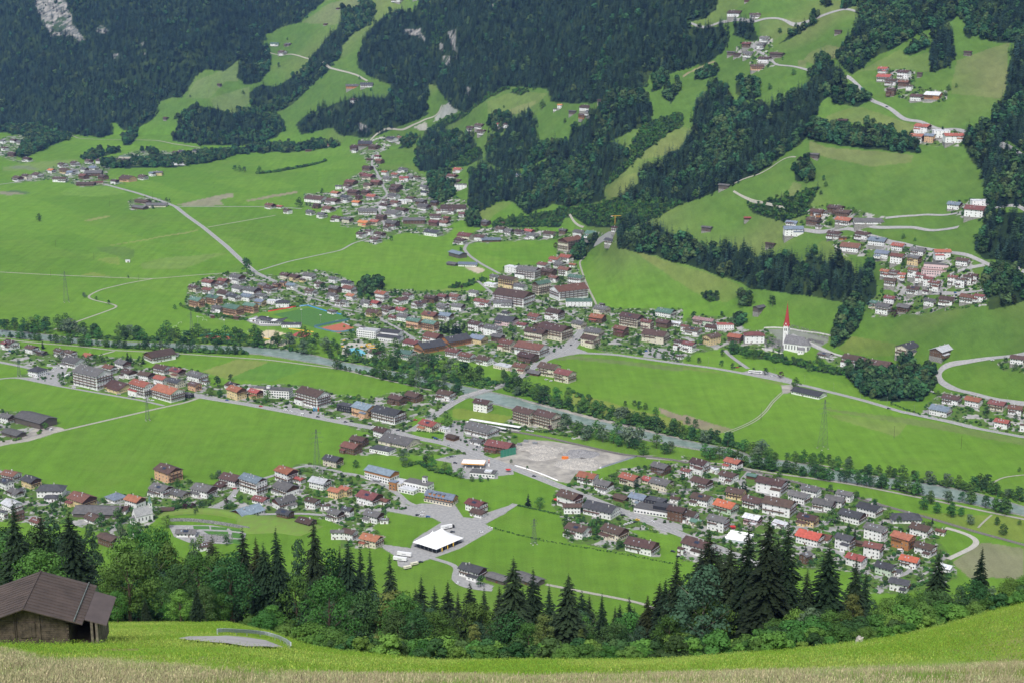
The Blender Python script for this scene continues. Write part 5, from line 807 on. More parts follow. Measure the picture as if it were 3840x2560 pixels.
        if kd in 'HFTAR' and not small:
            nb = max(1, int(st) - 1) if kd != 'A' else int(st) - 1
            for fl in range(nb):
                z0 = .6 + FH * (fl + 1) - .15
                bm_ = wood if wl not in 'no' else MATS['wall_n']
                if R.random() < .8:
                    for e in ends:
                        b = MB(); xa, xb = sorted((e * hx, e * (hx + min(1.2, ov + .3)))); q = hy * (.98 if kd in 'TF' else R.choice([.95, .7]))
                        b.box(xa, -q, z0, xb, q, z0 + .15); xo = e * (hx + min(1.2, ov + .3)); xr0, xr1 = sorted((xo, xo - e * .09)); b.box(xr0, -q, z0 + .15, xr1, q, z0 + 1.1); b.box(xa, -q, z0 + .15, xb, -q + .08, z0 + 1.1); b.box(xa, q - .08, z0 + .15, xb, q, z0 + 1.1); b.build('balcony', bm_, t)
                if R.random() < (.9 if kd in 'TA' else .45):
                    b = MB(); x0 = -hx * .95; x1 = hx * (.95 if kd in 'TA' else R.choice([.2, .95, .6])); dpt = min(1.2, ov + .3)
                    b.box(x0, -hy - dpt, z0, x1, -hy, z0 + .15); b.box(x0, -hy - dpt, z0 + .15, x1, -hy - dpt + .09, z0 + 1.1); b.box(x0, -hy - dpt, z0 + .15, x0 + .08, -hy, z0 + 1.1); b.box(x1 - .08, -hy - dpt, z0 + .15, x1, -hy, z0 + 1.1); b.build('balcony', bm_, t)
    if kd in 'HFT' and Lo > 12 and R.random() < .4:
        wl_, wd_, wh_ = L * R.uniform(.35, .6), R.uniform(2.5, 4), FH * (1 if st < 3 else 1.9); x0 = R.choice([-hx, hx - wl_]); q = MB(); q.box(x0, -hy - wd_, fnd, x0 + wl_, -hy - .01, wh_); wn_ = q.build('front_wing', wm, t)
        q = MB(); q.add([(x0 - .4, -hy - wd_ - .5, wh_), (x0 + wl_ + .4, -hy - wd_ - .5, wh_), (x0 + wl_ + .4, -hy - .02, wh_ + 1.1), (x0 - .4, -hy - .02, wh_ + 1.1), (x0 - .4, -hy - wd_ - .5, wh_ + .22), (x0 + wl_ + .4, -hy - wd_ - .5, wh_ + .22), (x0 + wl_ + .4, -hy - .02, wh_ + 1.32), (x0 - .4, -hy - .02, wh_ + 1.32)], [(4, 5, 6, 7), (0, 3, 2, 1), (0, 1, 5, 4), (1, 2, 6, 5), (3, 0, 4, 7)]); q.build('wing_roof', rm, wn_)
        for i in range(2): obj('window', win_mesh(1.15, 1.3), wn_, Matrix.Translation((x0 + wl_ * (.3 + .4 * i), -hy - wd_, 1.3)) @ rz(math.pi))
    # windows: the two faces seen from the hill
    if kd == 'C' or (kd == 'B' and wl == 'G'):
        d = MB(); d.box(-1.1, -.06, fnd * 0, 1.1, 0, 2.3); d.build('door', wood, t, Matrix.Translation((hx * .2, -hy, 0)))
        return t
    faces = [(-hy, L, 0)]
    faces.append((hx, B, math.radians(90)) if ang <= 0 else (hx, B, math.radians(-90)))
    cap = 3 if tiny else 5 if small else 14 if kd not in 'TA' else 30
    for (off, ln, ra) in faces:
        n = max(1, int(ln / (2.9 if not small else 4.0))); rows_ = int(st); 
        while n * rows_ > cap: 
            if n > 2: n -= 1
            else: break
        ww, hh = (1.15, 1.3) if not small else (1.6, 1.5)
        for fl in range(rows_):
            for i in range(n):
                if R.random() < .1: continue
                u = -ln / 2 + ln * (i + .5) / n; z = .6 + FH * fl + .9; M_ = Matrix.Rotation(ra, 4, 'Z') @ Matrix.Translation((u, -off if ra else -(-off) , z))
                M_ = Matrix.Rotation(ra, 4, 'Z') @ Matrix.Translation((u, -abs(off), z)) @ Matrix.Rotation(math.pi, 4, 'Z')
                obj('window', win_mesh(ww, hh if kd != 'T' else 1.6), t, M_)
    if not small:
        d = MB(); d.box(-.6, -.07, 0, .6, 0, 2.15); d.build('door', wood, t, Matrix.Translation((hx * R.uniform(-.5, .5), -hy, 0)))
    return t
ORD = ['leftmost', 'second', 'third', 'fourth', 'fifth', 'sixth', 'seventh', 'eighth', 'ninth', 'tenth', 'eleventh', 'twelfth', 'thirteenth', 'fourteenth', 'fifteenth', 'sixteenth']
def all_houses():
    rows = []; t = 'A'
    for w in HOUSES.split():
        if w in TILE: t = w; continue
        p = w.split(':'); x, y, W = map(float, p[:3])
        if W < 3: continue
        W *= {'A': 1.16, 'B': 1.18, 'C': 1.14, 'E': 1.14}.get(t, 1.09); px, py = nat(t, x, y); st = float(p[6]) if len(p) > 6 else (2 if W * K > 20 else 1); kd = p[7] if len(p) > 7 else 'H'; tn = p[3]
        if tn == 'L': a = -36 + R.uniform(-7, 7)
        elif tn == 'R': a = 40 + R.uniform(-6, 6)
        elif tn == 'F': a = 0
        elif tn == 'G': a = 88
        else: a = float(tn)
        rows.append([px, py, W * K, a, p[4], p[5], st, kd])
    # drop near-duplicates read twice on tile borders
    keep = []
    for r in rows:
        if any(abs(r[0] - q[0]) < 9 and abs(r[1] - q[1]) < 5 for q in keep): continue
        keep.append(r)
    grp = {}
    for r in keep:
        ar = min(AREAS, key=lambda a: ((a[1] - r[0]) / 1.4) ** 2 + (a[2] - r[1]) ** 2)[0]
        nm = DESC_CAT[r[7]][1]
        sz = 'low ' if r[6] == 1 and r[7] in 'HF' else 'tall ' if r[6] >= 3 and r[7] in 'HF' else ''
        r.append(ar); r.append(sz); r.append(nm); grp.setdefault((ar, sz, r[4], r[5], nm), []).append(r)
    for k, g in grp.items():
        g.sort(key=lambda r: r[0]); ar, sz, rf, wl, nm = k
        d = '%s%s %s with %s roof' % (sz, WALL[wl][0], nm, ROOF[rf][0])
        for i, r in enumerate(g):
            r.append(('%s, %s' % (d, ar)) if len(g) == 1 else ('%s %s, %s' % (ORD[i] + (' from left,' if i else ''), d, ar)))
    for r in keep: house(*r[:8], r[11])
    print('buildings', len(keep))
all_houses()
# ---------------------------------------------------------------- landmarks
def gp(t, x, y):
    X, Y, Z = [float(v) for v in ground(*nat(t, x, y))]; return X, Y, (Z if Z > .3 else 0.0)
def mpp(t, x, y):            # metres to one tile pixel at that spot
    X, Y, Z = gp(t, x, y); return K * math.hypot(X, Y, H - Z) / F
TM = lambda *a: Matrix.Translation(a)
red = mat('spire_red', (.42, .05, .045), .6, .1, 1); shingle = mat('grey_shingle', (.19, .185, .19), .85, .2, .6, bump=.4); canvas_m = mat('white_canvas', (.86, .86, .85), .6, .03, .5); dark = mat('dark_interior', (.03, .03, .03), .9)
gold = mat('gilded_metal', (.6, .42, .12), .35, .1, 2, metal=.8); copper = mat('green_copper', (.16, .26, .22), .7, .15, 1); whitewash = mat('whitewash', (.80, .80, .78), .9, .05, .4)
yellow = mat('yellow_paint', (.75, .45, .05), .5); redp = mat('red_paint', (.55, .04, .03), .5); bluep = mat('blue_paint', (.05, .25, .55), .5); orange = mat('orange_paint', (.75, .2, .03), .5); greenp = mat('green_mesh', (.05, .25, .16), .7)
def gable(mb, x0, x1, hy, eh, gh, fnd=-1, mi=0):
    vs = []
    for x in (x0, x1): vs += [(x, -hy, fnd), (x, hy, fnd), (x, hy, eh), (x, 0, eh + gh), (x, -hy, eh)]
    return mb.add(vs, [(4, 3, 2, 1, 0), (5, 6, 7, 8, 9), (0, 5, 9, 4), (1, 2, 7, 6), (2, 3, 8, 7), (3, 4, 9, 8), (0, 1, 6, 5)], mi)
def roofslabs(mb, x0, x1, hy, eh, gh, ov=.4, th=.25, hip=0, mi=0):
    p = gh / hy; oy = hy + ov; k = ov * p
    for s in (-1, 1):
        e = [(x0 - ov, s * oy, eh - k + .03), (x1 + ov, s * oy, eh - k + .03), (x1 + ov - hip, 0, eh + gh + .03), (x0 - ov, 0, eh + gh + .03)]; n = [(x, y, z + th) for x, y, z in e]
        f = [(4, 5, 6, 7), (0, 3, 2, 1), (0, 1, 5, 4), (1, 2, 6, 5), (3, 0, 4, 7)]; mb.add(e + n, f if s < 0 else [q[::-1] for q in f], mi)
    return mb
def archwin(w, h):
    n = 8; v = [(-w / 2, 0), (w / 2, 0)] + [(math.cos(math.pi * k / n) * w / 2, h - w / 2 + math.sin(math.pi * k / n) * w / 2) for k in range(n + 1)]
    mb = MB(); m = len(v); mb.add([(x, -.05, z) for x, z in v] + [(x, .1, z) for x, z in v], [tuple(range(m))] + [(i, m + i, m + (i + 1) % m, (i + 1) % m) for i in range(m)]); return mb.mesh('arched_window', dark)
def pyramid(mb, cx, cy, r, z, h, n=4, rot=math.pi / 4, mi=0):
    b = [(cx + math.cos(rot + 6.28318 * k / n) * r, cy + math.sin(rot + 6.28318 * k / n) * r, z) for k in range(n)]
    return mb.add(b + [(cx, cy, z + h)], [(k, (k + 1) % n, n) for k in range(n)] + [tuple(range(n - 1, -1, -1))], mi)
def church():
    X, Y, Z = gp('F', 800, 862); t = thing('church', 'large white church with grey roof and tall red steeple above the valley road', 'church', (X, Y + 8, Z), math.radians(-30))
    mb = MB(); gable(mb, -17, 9, 7.5, 11, 9, -5); n = 5; mb.box(9, -5.5, -5, 14, 5.5, 10.5)
    mb.add([(14, -5.5, -5), (17, -2.5, -5), (17, 2.5, -5), (14, 5.5, -5), (14, -5.5, 10.5), (17, -2.5, 10.5), (17, 2.5, 10.5), (14, 5.5, 10.5)], [(0, 1, 5, 4), (1, 2, 6, 5), (2, 3, 7, 6), (4, 5, 6, 7)]); mb.box(4, -11.5, -5, 12, -7.49, 5.5); mb.build('nave', whitewash, t)
    r = MB(); roofslabs(r, -17, 9, 7.5, 11, 9); r.build('nave_roof', shingle, t)
    c = MB(); a = [(8.8, -6, 10.3), (14.2, -6, 10.3), (17.6, -2.8, 10.3), (17.6, 2.8, 10.3), (14.2, 6, 10.3), (8.8, 6, 10.3), (8.8, 0, 17), (13.5, 0, 17)]; c.add(a, [(0, 1, 7, 6), (1, 2, 7), (2, 3, 7), (3, 4, 7), (4, 5, 6, 7), (0, 6, 5), (5, 4, 3, 2, 1, 0)]); c.build('choir_roof', shingle, t)
    s = MB(); s.add([(3.6, -12, 5.4), (12.4, -12, 5.4), (12.4, -7.3, 8.2), (3.6, -7.3, 8.2), (3.6, -7.3, 5.4), (12.4, -7.3, 5.4)], [(0, 1, 2, 3), (1, 5, 2), (0, 3, 4), (0, 4, 5, 1)]); s.build('sacristy_roof', shingle, t)
    wn = archwin(1.3, 5.5)
    for i in range(5): obj('arched_window', wn, t, TM(-14 + 4.1 * i, -7.5, 3.6))
    sw = archwin(.9, 2)
    for i in range(2): obj('window', sw, t, TM(6 + 3.5 * i, -11.5, 1.5))
    for x in (14.8, 16.2): obj('arched_window', wn, t, TM(x, -4.7 + (x - 14.8) * 1.0, 3.4) @ rz(math.pi / 4))
    T = (-18.5, 4.5); h = 30; w = MB(); w.box(T[0] - 3.4, T[1] - 3.4, -5, T[0] + 3.4, T[1] + 3.4, h)
    for k in range(4):
        a = k * math.pi / 2; M = TM(T[0], T[1], 0) @ rz(a); w.add([M @ Vector(p) for p in ((-3.4, -3.4, h), (3.4, -3.4, h), (0, -3.4, h + 6.5), (0, 0, h + 6.5))], [(0, 1, 2), (0, 2, 3), (1, 3, 2)])
    tw = w.build('tower', whitewash, t)
    for k in range(4):
        M = TM(T[0], T[1], 0) @ rz(k * math.pi / 2); 
        for dx in (-1.1, 1.1): obj('belfry_window', archwin(1.2, 3.6), tw, M @ TM(dx, -3.4, h - 5))
        f = MB(); f.add([(math.cos(6.2832 * q / 16) * 1.5, -.08, math.sin(6.2832 * q / 16) * 1.5) for q in range(16)], [tuple(range(16))]); ck = f.build('clock_face', mat('clock_face', (.75, .74, .7), .6), tw, M @ TM(0, -3.4, h - 9))
        g = MB(); g.bar((0, -.14, 0), (0, -.14, 1.2), .08).bar((0, -.14, 0), (.8, -.14, .2), .08); g.build('clock_hand', gold, tw, M @ TM(0, -3.4, h - 9))
    sp = MB(); pyramid(sp, T[0], T[1], 4.0, h + 1.5, 31, 8, math.pi / 8); spr = sp.build('spire', red, t)
    for k in range(4):
        M = TM(T[0], T[1], 0) @ rz(k * math.pi / 2); q = MB(); q.add([M @ Vector(p) for p in ((-3.7, -3.75, h - .3), (0, -3.75, h + 6.9), (0, 0, h + 7.2), (-3.7, -3.75, h - .1), (3.7, -3.75, h - .3))], [(0, 1, 2), (1, 4, 2)]); q.build('gable_roof', red, spr)
    c = MB(); c.bar((0, 0, 0), (0, 0, 3.2), .15).bar((-.8, 0, 2.2), (.8, 0, 2.2), .12); c.add([(math.cos(a) * .5 * s_, math.sin(a) * .5 * s_, z) for z, s_ in ((-.4, .2), (.1, 1), (.6, .2)) for a in (0, 1.57, 3.14, 4.71)], [(k, (k + 1) % 4, 4 + (k + 1) % 4, 4 + k) for k in range(4)] + [(4 + k, 4 + (k + 1) % 4, 8 + (k + 1) % 4, 8 + k) for k in range(4)]); c.build('cross', gold, spr, TM(T[0], T[1], h + 32.3))
    # churchyard: terraces with graves
    gw = MB(); g = MB(); rr = random.Random(4)
    for (ta, xa, ya, xb, yb, rows_) in (('F', 560, 800, 690, 845, 7), ('F', 740, 700, 1000, 765, 4), ('F', 860, 775, 970, 800, 2)):
        for r_ in range(rows_):
            for i in range(26):
                u = i / 25; p = gp(ta, xa + (xb - xa) * u + r_ * 4, ya + (yb - ya) * u - r_ * 8); 
                if rr.random() < .85: g.box(p[0] - .35, p[1] - .12, p[2], p[0] + .35, p[1] + .12, p[2] + 1.1 + rr.random() * .5); g.box(p[0] - .45, p[1] - 1.6, p[2], p[0] + .45, p[1] - .15, p[2] + .25)
    tag(g.build('gravestones', mat('gravestone', (.22, .21, .21), .6, .3, 1)), kind='stuff')
    for s_, lab in (("F 560,695 600,690 740,700 1020,748", 'long grey churchyard wall above the church'), ("F 545,835 690,870", 'pale churchyard wall in front of the graves'), ("F 870,790 940,830 1110,890", 'grey wall along the church lane')):
        wallstrip(s_, 1.7, .5, concrete, 'churchyard_wall', lab, 'wall')
    flat_poly('churchyard_ground', "F 560,700 740,702 1010,755 1000,790 930,830 870,800 740,780 690,860 545,830 560,760", GM['asphalt'], .3)
def wallstrip(s, h, th, m, name, label, cat, up=0):
    P = worldline(s, 5); z = zat(P[:, 0], P[:, 1]); z = np.where(z < .3, 0, z); T = np.gradient(P, axis=0); T /= np.linalg.norm(T, axis=1)[:, None]; Nn = np.stack([-T[:, 1], T[:, 0]], 1) * th / 2
    V = []; Q = []
    for i in range(len(P)):
        a = P[i] - Nn[i]; b = P[i] + Nn[i]; V += [(*a, z[i] - 2), (*b, z[i] - 2), (*b, z[i] + h), (*a, z[i] + h)]
    for i in range(len(P) - 1):
        o = i * 4; Q += [(o + 3, o + 2, o + 6, o + 7), (o, o + 3, o + 7, o + 4), (o + 2, o + 1, o + 5, o + 6)]
    Q += [(0, 1, 2, 3), tuple(len(V) - 4 + k for k in (3, 2, 1, 0))]
    return tag(obj(name, npmesh(name, V, Q, m)), label, cat)
church()
def chapel():
    X, Y, Z = gp('G', 965, 478); t = thing('chapel', 'small white chapel with curved grey roof and slim belfry beside the mound', 'chapel', (X, Y + 9, 0), math.radians(38))
    mb = MB(); gable(mb, -8, 9, 4.6, 7.5, 7, -1); mb.build('nave', whitewash, t)
    r = MB(); roofslabs(r, -8, 9, 4.6, 7.5, 7, .35); r.build('nave_roof', mat('silver_shingle', (.36, .36, .36), .8, .12, .6), t)
    a = MB(); n = 6; b = [(-8 - math.sin(math.pi * k / n) * 4.2, -math.cos(math.pi * k / n) * 3.8, 0) for k in range(n + 1)]; a.add([(x, y, -1) for x, y, z in b] + [(x, y, 5.2) for x, y, z in b], [(k + 1, k, n + 1 + k, n + 2 + k) for k in range(n)]); a.build('apse', whitewash, t)
    c = MB(); o = [(-8 - math.sin(math.pi * k / n) * 4.8, -math.cos(math.pi * k / n) * 4.4, 5.1) for k in range(n + 1)] + [(-8, 0, 8.6)]; c.add(o, [(k + 1, k, n + 1) for k in range(n)]); c.build('apse_roof', shingle, t)
    w = archwin(1.0, 3.0)
    for i in range(4): obj('arched_window', w, t, TM(-5 + 3.6 * i, -4.6, 2.6))
    tw = MB(); tw.box(7.2, -1.6, 0, 10.2, 1.4, 17); tt = tw.build('belfry', whitewash, t)
    for k in range(4): obj('belfry_window', archwin(.9, 2), tt, TM(8.7, -.1, 0) @ rz(k * math.pi / 2) @ TM(0, -1.5, 14))
    p = MB(); pyramid(p, 8.7, -.1, 2.4, 17, 2.2); p.box(8.0, -.8, 18.4, 9.4, .6, 20.4); pyramid(p, 8.7, -.1, 1.3, 20.4, 3.5); p.build('belfry_cap', copper, t); c = MB(); c.bar((8.7, -.1, 23.5), (8.7, -.1, 25.2), .07).bar((8.2, -.1, 24.6), (9.2, -.1, 24.6), .07); c.build('cross', gold, t)
chapel()
def marquee():
    c = [gp('H', *p) for p in ((490, 628), (655, 680), (845, 598), (670, 545))]; t = thing('festival_tent', 'big white festival tent with two peaks on the plaza', 'tent', c[0]); o = Vector(c[0]); C = [Vector(p) - o for p in c]
    n = 20; G = {}; mb = MB(); vs = []
    for i in range(n + 1):
        for j in range(n + 1):
            u, v = i / n, j / n; p = (C[0] * (1 - u) + C[1] * u) * (1 - v) + (C[3] * (1 - u) + C[2] * u) * v; e = min(u, 1 - u, v, 1 - v)
            z = 4.3 + 3.0 * (1 - (1 - min(1, e * 2.4)) ** 2); 
            for (pu, pv) in ((.34, .45), (.34, .8)):
                d = math.hypot((u - pu) * 26, (v - pv) * 30); z += 5.0 * math.exp(-d / 3.4)
            vs.append((p.x, p.y, z))
    fs = [(i * (n + 1) + j, (i + 1) * (n + 1) + j, (i + 1) * (n + 1) + j + 1, i * (n + 1) + j + 1) for i in range(n) for j in range(n)]; mb.add(vs, fs); m2 = MB(); 
    me = mb.mesh('membrane', canvas_m); me.polygons.foreach_set('use_smooth', [True] * len(fs)); obj('membrane', me, t)
    for e in range(4):
        a, b = C[e], C[(e + 1) % 4]
        for k in range(6):
            p = a + (b - a) * (k / 6); q = MB(); ctr = (C[0] + C[2]) / 2; d = (p - ctr).normalized(); q.bar((p.x - d.x * .5, p.y - d.y * .5, 0), (p.x - d.x * .3, p.y - d.y * .3, 4.35), .09); q.bar((p.x + d.x * 2.2, p.y + d.y * 2.2, 0), (p.x, p.y, 4.3), .03); q.build('tent_pole', metal, t)
    for (pu, pv) in ((.34, .45), (.34, .8)):
        p = (C[0] * (1 - pu) + C[1] * pu) * (1 - pv) + (C[3] * (1 - pu) + C[2] * pu) * pv; q = MB(); q.bar((p.x, p.y, 0), (p.x, p.y, 13.4), .12); pyramid(q, p.x, p.y, .5, 11.6, 1.2, 8); q.build('mast', white, t)
    fl = MB(); ctr = (C[0] + C[2]) / 2; fl.add([tuple(ctr + (p - ctr) * .95 + Vector((0, 0, .12))) for p in C], [(0, 1, 2, 3)]); fl.build('tent_shade_sheet', dark, t)  # near-black ground sheet: the shade under the open tent, put into colour
    for x, y, w in ((692, 655, 'nearest'), (730, 638, 'middle'), (769, 618, 'farthest')):
        p = gp('H', x, y + 8); b = thing('banner_flag', 'narrow yellow banner flag before the festival tent, %s of the three' % w, 'flag', (p[0], p[1] - 2.5, 0), 0, 'yellow banners at the tent'); q = MB(); q.bar((0, 0, 0), (0, 0, 5), .05); q.build('pole', metal, b); q = MB(); q.box(.05, -.03, 1.2, .9, .03, 4.9); q.build('banner', yellow, b)
marquee()
# ---- bridge over the river
def bridge():
    a = Vector(gp('E', 843, 1172)); b = Vector(gp('E', 1113, 1090)); d = b - a; L = d.length; ang = math.atan2(d.y, d.x); t = thing('road_bridge', 'pale concrete road bridge crossing the river', 'bridge', a, ang)
    w = 5.6; q = MB(); q.box(-4, -w, .1, L + 4, w, .9); q.build('deck', concrete, t); q = MB(); q.box(-4, -4, .9, L + 4, 4, .905 + .03); q.build('roadway', GM['asphalt'], t)
    for s in (-1, 1):
        q = MB(); y0, y1 = sorted((s * w, s * (w - .35))); q.box(-4, y0, .9, L + 4, y1, 1.9); q.build('parapet', concrete, t); q = MB(); q.box(-4, s * 3.6 - .3, -1.2, L + 4, s * 3.6 + .3, .1); q.build('girder', concrete, t)
    for k in (.36, .68):
        q = MB(); q.box(L * k - .6, -4.5, -3, L * k + .6, 4.5, .1); q.build('pier', concrete, t)
bridge()
def foot(a, n): return a
# ---- electricity pylons
def pylon(t, x, ybase, ytop, label, lean=0, wide=1.0):
    X, Y, Z = gp(t, x, ybase); px, py = nat(t, x, ytop); h = float(unproj(px, py, Y)[2]) - Z; p = thing('electricity_pylon', label, 'pylon', (X, Y, Z), math.radians(25)); q = MB(); b = .075 * h * wide; r = .09
    pr = lambda u: b * (1 - u) ** 1.0 * .92 + .35
    nseg = 9
    for sx, sy in ((1, 1), (1, -1), (-1, 1), (-1, -1)): q.bar((sx * pr(0), sy * pr(0), 0), (sx * pr(1), sy * pr(1), h), r * 1.4, w2=r)
    for k in range(nseg):
        u, v = k / nseg, (k + 1) / nseg; a, c = pr(u), pr(v); z0, z1 = u * h, v * h
        for M in range(4):
            R_ = rz(M * math.pi / 2); q.bar(R_ @ Vector((-a, -a, z0)), R_ @ Vector((c, -c, z1)), r * .7); q.bar(R_ @ Vector((a, -a, z0)), R_ @ Vector((-c, -c, z1)), r * .7)
    q.build('mast', steel, p)
    for k, (u, w) in enumerate(((.72, .2), (.82, .26), (.92, .17))):
        arm = MB(); z = u * h; L = h * w * .55
        for s in (-1, 1): arm.bar((0, 0, z + .9), (s * L, 0, z), r * .9); arm.bar((0, .5, z - .3), (s * L, 0, z), r * .9); arm.bar((s * L, 0, z), (s * L, 0, z - 1.4), .12)
        arm.build('cross_arm', steel, p)
    for sx, sy in ((1, 1), (1, -1), (-1, 1), (-1, -1)): f = MB(); f.box(sx * pr(0) - .6, sy * pr(0) - .6, -.5, sx * pr(0) + .6, sy * pr(0) + .6, .3); f.build('footing', concrete, p)
for a in (('H', 1328, 610, 435, 'dark lattice pylon standing in the meadow east of the tent'), ('F', 965, 1520, 1180, 'tall lattice pylon in the meadow south of the barn by the bend'), ('D', 1018, 1325, 1170, 'lattice pylon on the field path below the red roofed hotels'), ('D', 133, 1020, 905, 'lattice pylon beside the dark turreted villa'), ('D', 458, 515, 300, 'thin lattice pylon in the wide left meadow'), ('D', 1322, 725, 580, 'lattice pylon beside the training pitch'), ('G', 2188, 140, -180, 'lattice pylon behind the lane with the red roofed house'), ('E', 528, 1130, 880, 'lattice pylon among the river trees west of the bridge')): pylon(*a)
def pole(t, x, y, y2, label, m=bark):
    X, Y, Z = gp(t, x, y); px, py = nat(t, x, y2); h = float(unproj(px, py, Y)[2]) - Z; p = thing('utility_pole', label, 'pole', (X, Y, Z), 0, 'utility poles in the meadows'); q = MB(); q.bar((0, 0, -.5), (0, 0, h), .16, w2=.1, n=6); q.build('post', m, p); q = MB(); q.bar((-.9, 0, h - .5), (.9, 0, h - .5), .07); q.build('cross_arm', m, p)
for x, y, y2, t in ((1456, 1452, 1365, 'F'), (1918, 1520, 1430, 'F'), (757, 1432, 1365, 'A'), (1052, 1370, 1318, 'A'), (1475, 1300, 1255, 'A'), (385, 135, 90, 'D'), (648, 220, 175, 'D'), (350, 340, 288, 'D'), (955, 370, 320, 'D'), (540, 1325, 1235, 'F'), (1213, 725, 690, 'B'), (1438, 650, 605, 'A'), (1975, 990, 950, 'H')): pole(t, x, y, y2, 'thin wooden utility pole standing alone in a meadow')
def lamp(t, x, y, y2):
    X, Y, Z = gp(t, x, y); px, py = nat(t, x, y2); h = float(unproj(px, py, Y)[2]) - Z; p = thing('street_lamp', 'slim grey street lamp at the edge of the valley road', 'street lamp', (X, Y, Z), 0, 'street lamps along the valley road'); q = MB(); q.bar((0, 0, 0), (0, 0, h), .11, w2=.07, n=6); q.build('post', metal, p); q = MB(); q.box(-.9, -.15, h - .05, .2, .15, h + .12); q.build('lamp_head', metal, p)
for x, y, y2 in ((840, 1065, 1015), (1040, 1122, 1068), (1225, 1175, 1115), (1407, 1235, 1165), (1594, 1285, 1220), (178, 940, 892), (636, 1010, 965), (2237, 1205, 1165), (2310, 1420, 1355)): lamp('F', x, y, y2)
# ---- floodlights, goals and boards of the sports ground
for i, (x, y, y2) in enumerate(((2080, 690, 567), (1850, 760, 618), (1365, 700, 615), (2210, 655, 605), (2175, 530, 465), (1548, 730, 640), (1845, 580, 510), (1480, 560, 500))):
    X, Y, Z = gp('D', x, y); px, py = nat('D', x, y2); h = float(unproj(px, py, Y)[2]); p = thing('floodlight_mast', 'tall slim floodlight mast beside the sports pitches', 'floodlight', (X, Y, 0), 0, 'floodlight masts of the sports ground'); q = MB(); q.bar((0, 0, 0), (0, 0, h), .22, w2=.12, n=6); q.build('mast', metal, p); q = MB(); q.box(-1.3, -.3, h, 1.3, .3, h + .7); q.build('lamp_head', white, p)
for x, y, ra in ((1240, 665, 60), (1205, 690, 60), (1270, 735, 50), (1385, 628, -20), (1410, 645, -20), (1745, 660, -20), (1105, 718, 60), (1960, 700, -20), (1718, 720, 60), (2062, 560, 60), (2330, 650, 20)):
    X, Y, Z = gp('D', x, y); p = thing('football_goal', 'white football goal frame on the training pitches', 'goal', (X, Y, 0), math.radians(ra), 'white goals on the training pitches'); q = MB(); q.bar((-3.6, 0, 0), (-3.6, 0, 2.4), .12); q.bar((3.6, 0, 0), (3.6, 0, 2.4), .12); q.bar((-3.6, 0, 2.4), (3.6, 0, 2.4), .12); q.build('goal_frame', white, p); q = MB(); q.bar((-3.6, 0, 2.4), (-3.6, 1.8, 0), .04); q.bar((3.6, 0, 2.4), (3.6, 1.8, 0), .04); q.build('net_stay', white, p)
wallstrip("D 1848,582 2040,548", 1.6, .3, redp, 'advertising_boards', 'red advertising boards behind the football pitch', 'boards'); wallstrip("D 2040,548 2120,540", 1.8, .3, mat('light_blue', (.16, .33, .5), .6), 'advertising_boards', 'light blue advertising boards at the pitch corner', 'boards')
wallstrip("D 2120,540 2250,580 2352,602", 1.6, .3, bluep, 'advertising_boards', 'blue advertising boards along the village side of the pitch', 'boards')
wallstrip("D 2165,688 2352,648 E 60,640", 3.0, .3, mat('court_fence', (.06, .15, .15), .7), 'court_fence', 'turquoise fence on the far side of the red tennis court', 'fence'); wallstrip("D 2165,690 2320,728 E 0,722 90,712", 2.2, .3, mat('court_fence_near', (.09, .18, .22), .7), 'court_fence', 'light blue fence on the near side of the red tennis court', 'fence')
wallstrip("D 1375,755 1410,738 1600,748 1625,765", 2.6, .3, greenp, 'court_fence', 'green fence round the small clay court by the river', 'fence'); wallstrip("D 1718,745 1860,772", 1.0, .25, yellow, 'court_board', 'yellow boards beside the sand court', 'boards'); wallstrip("D 1990,700 2160,722", 1.2, .25, yellow, 'court_board', 'yellow boards behind the small red ball court', 'boards')
# pitch markings
def ground_line(name, s, w=.2, z=.12):
    P = np.array([gp(*('N', *p))[:2] for p in [(x, y) for x, y in pts(s)]]); P = resample(P, 4); V, Q = strip(P, w / 2, -w / 2, z); tag(obj(name, npmesh(name, V, Q, line_w)), kind='structure')
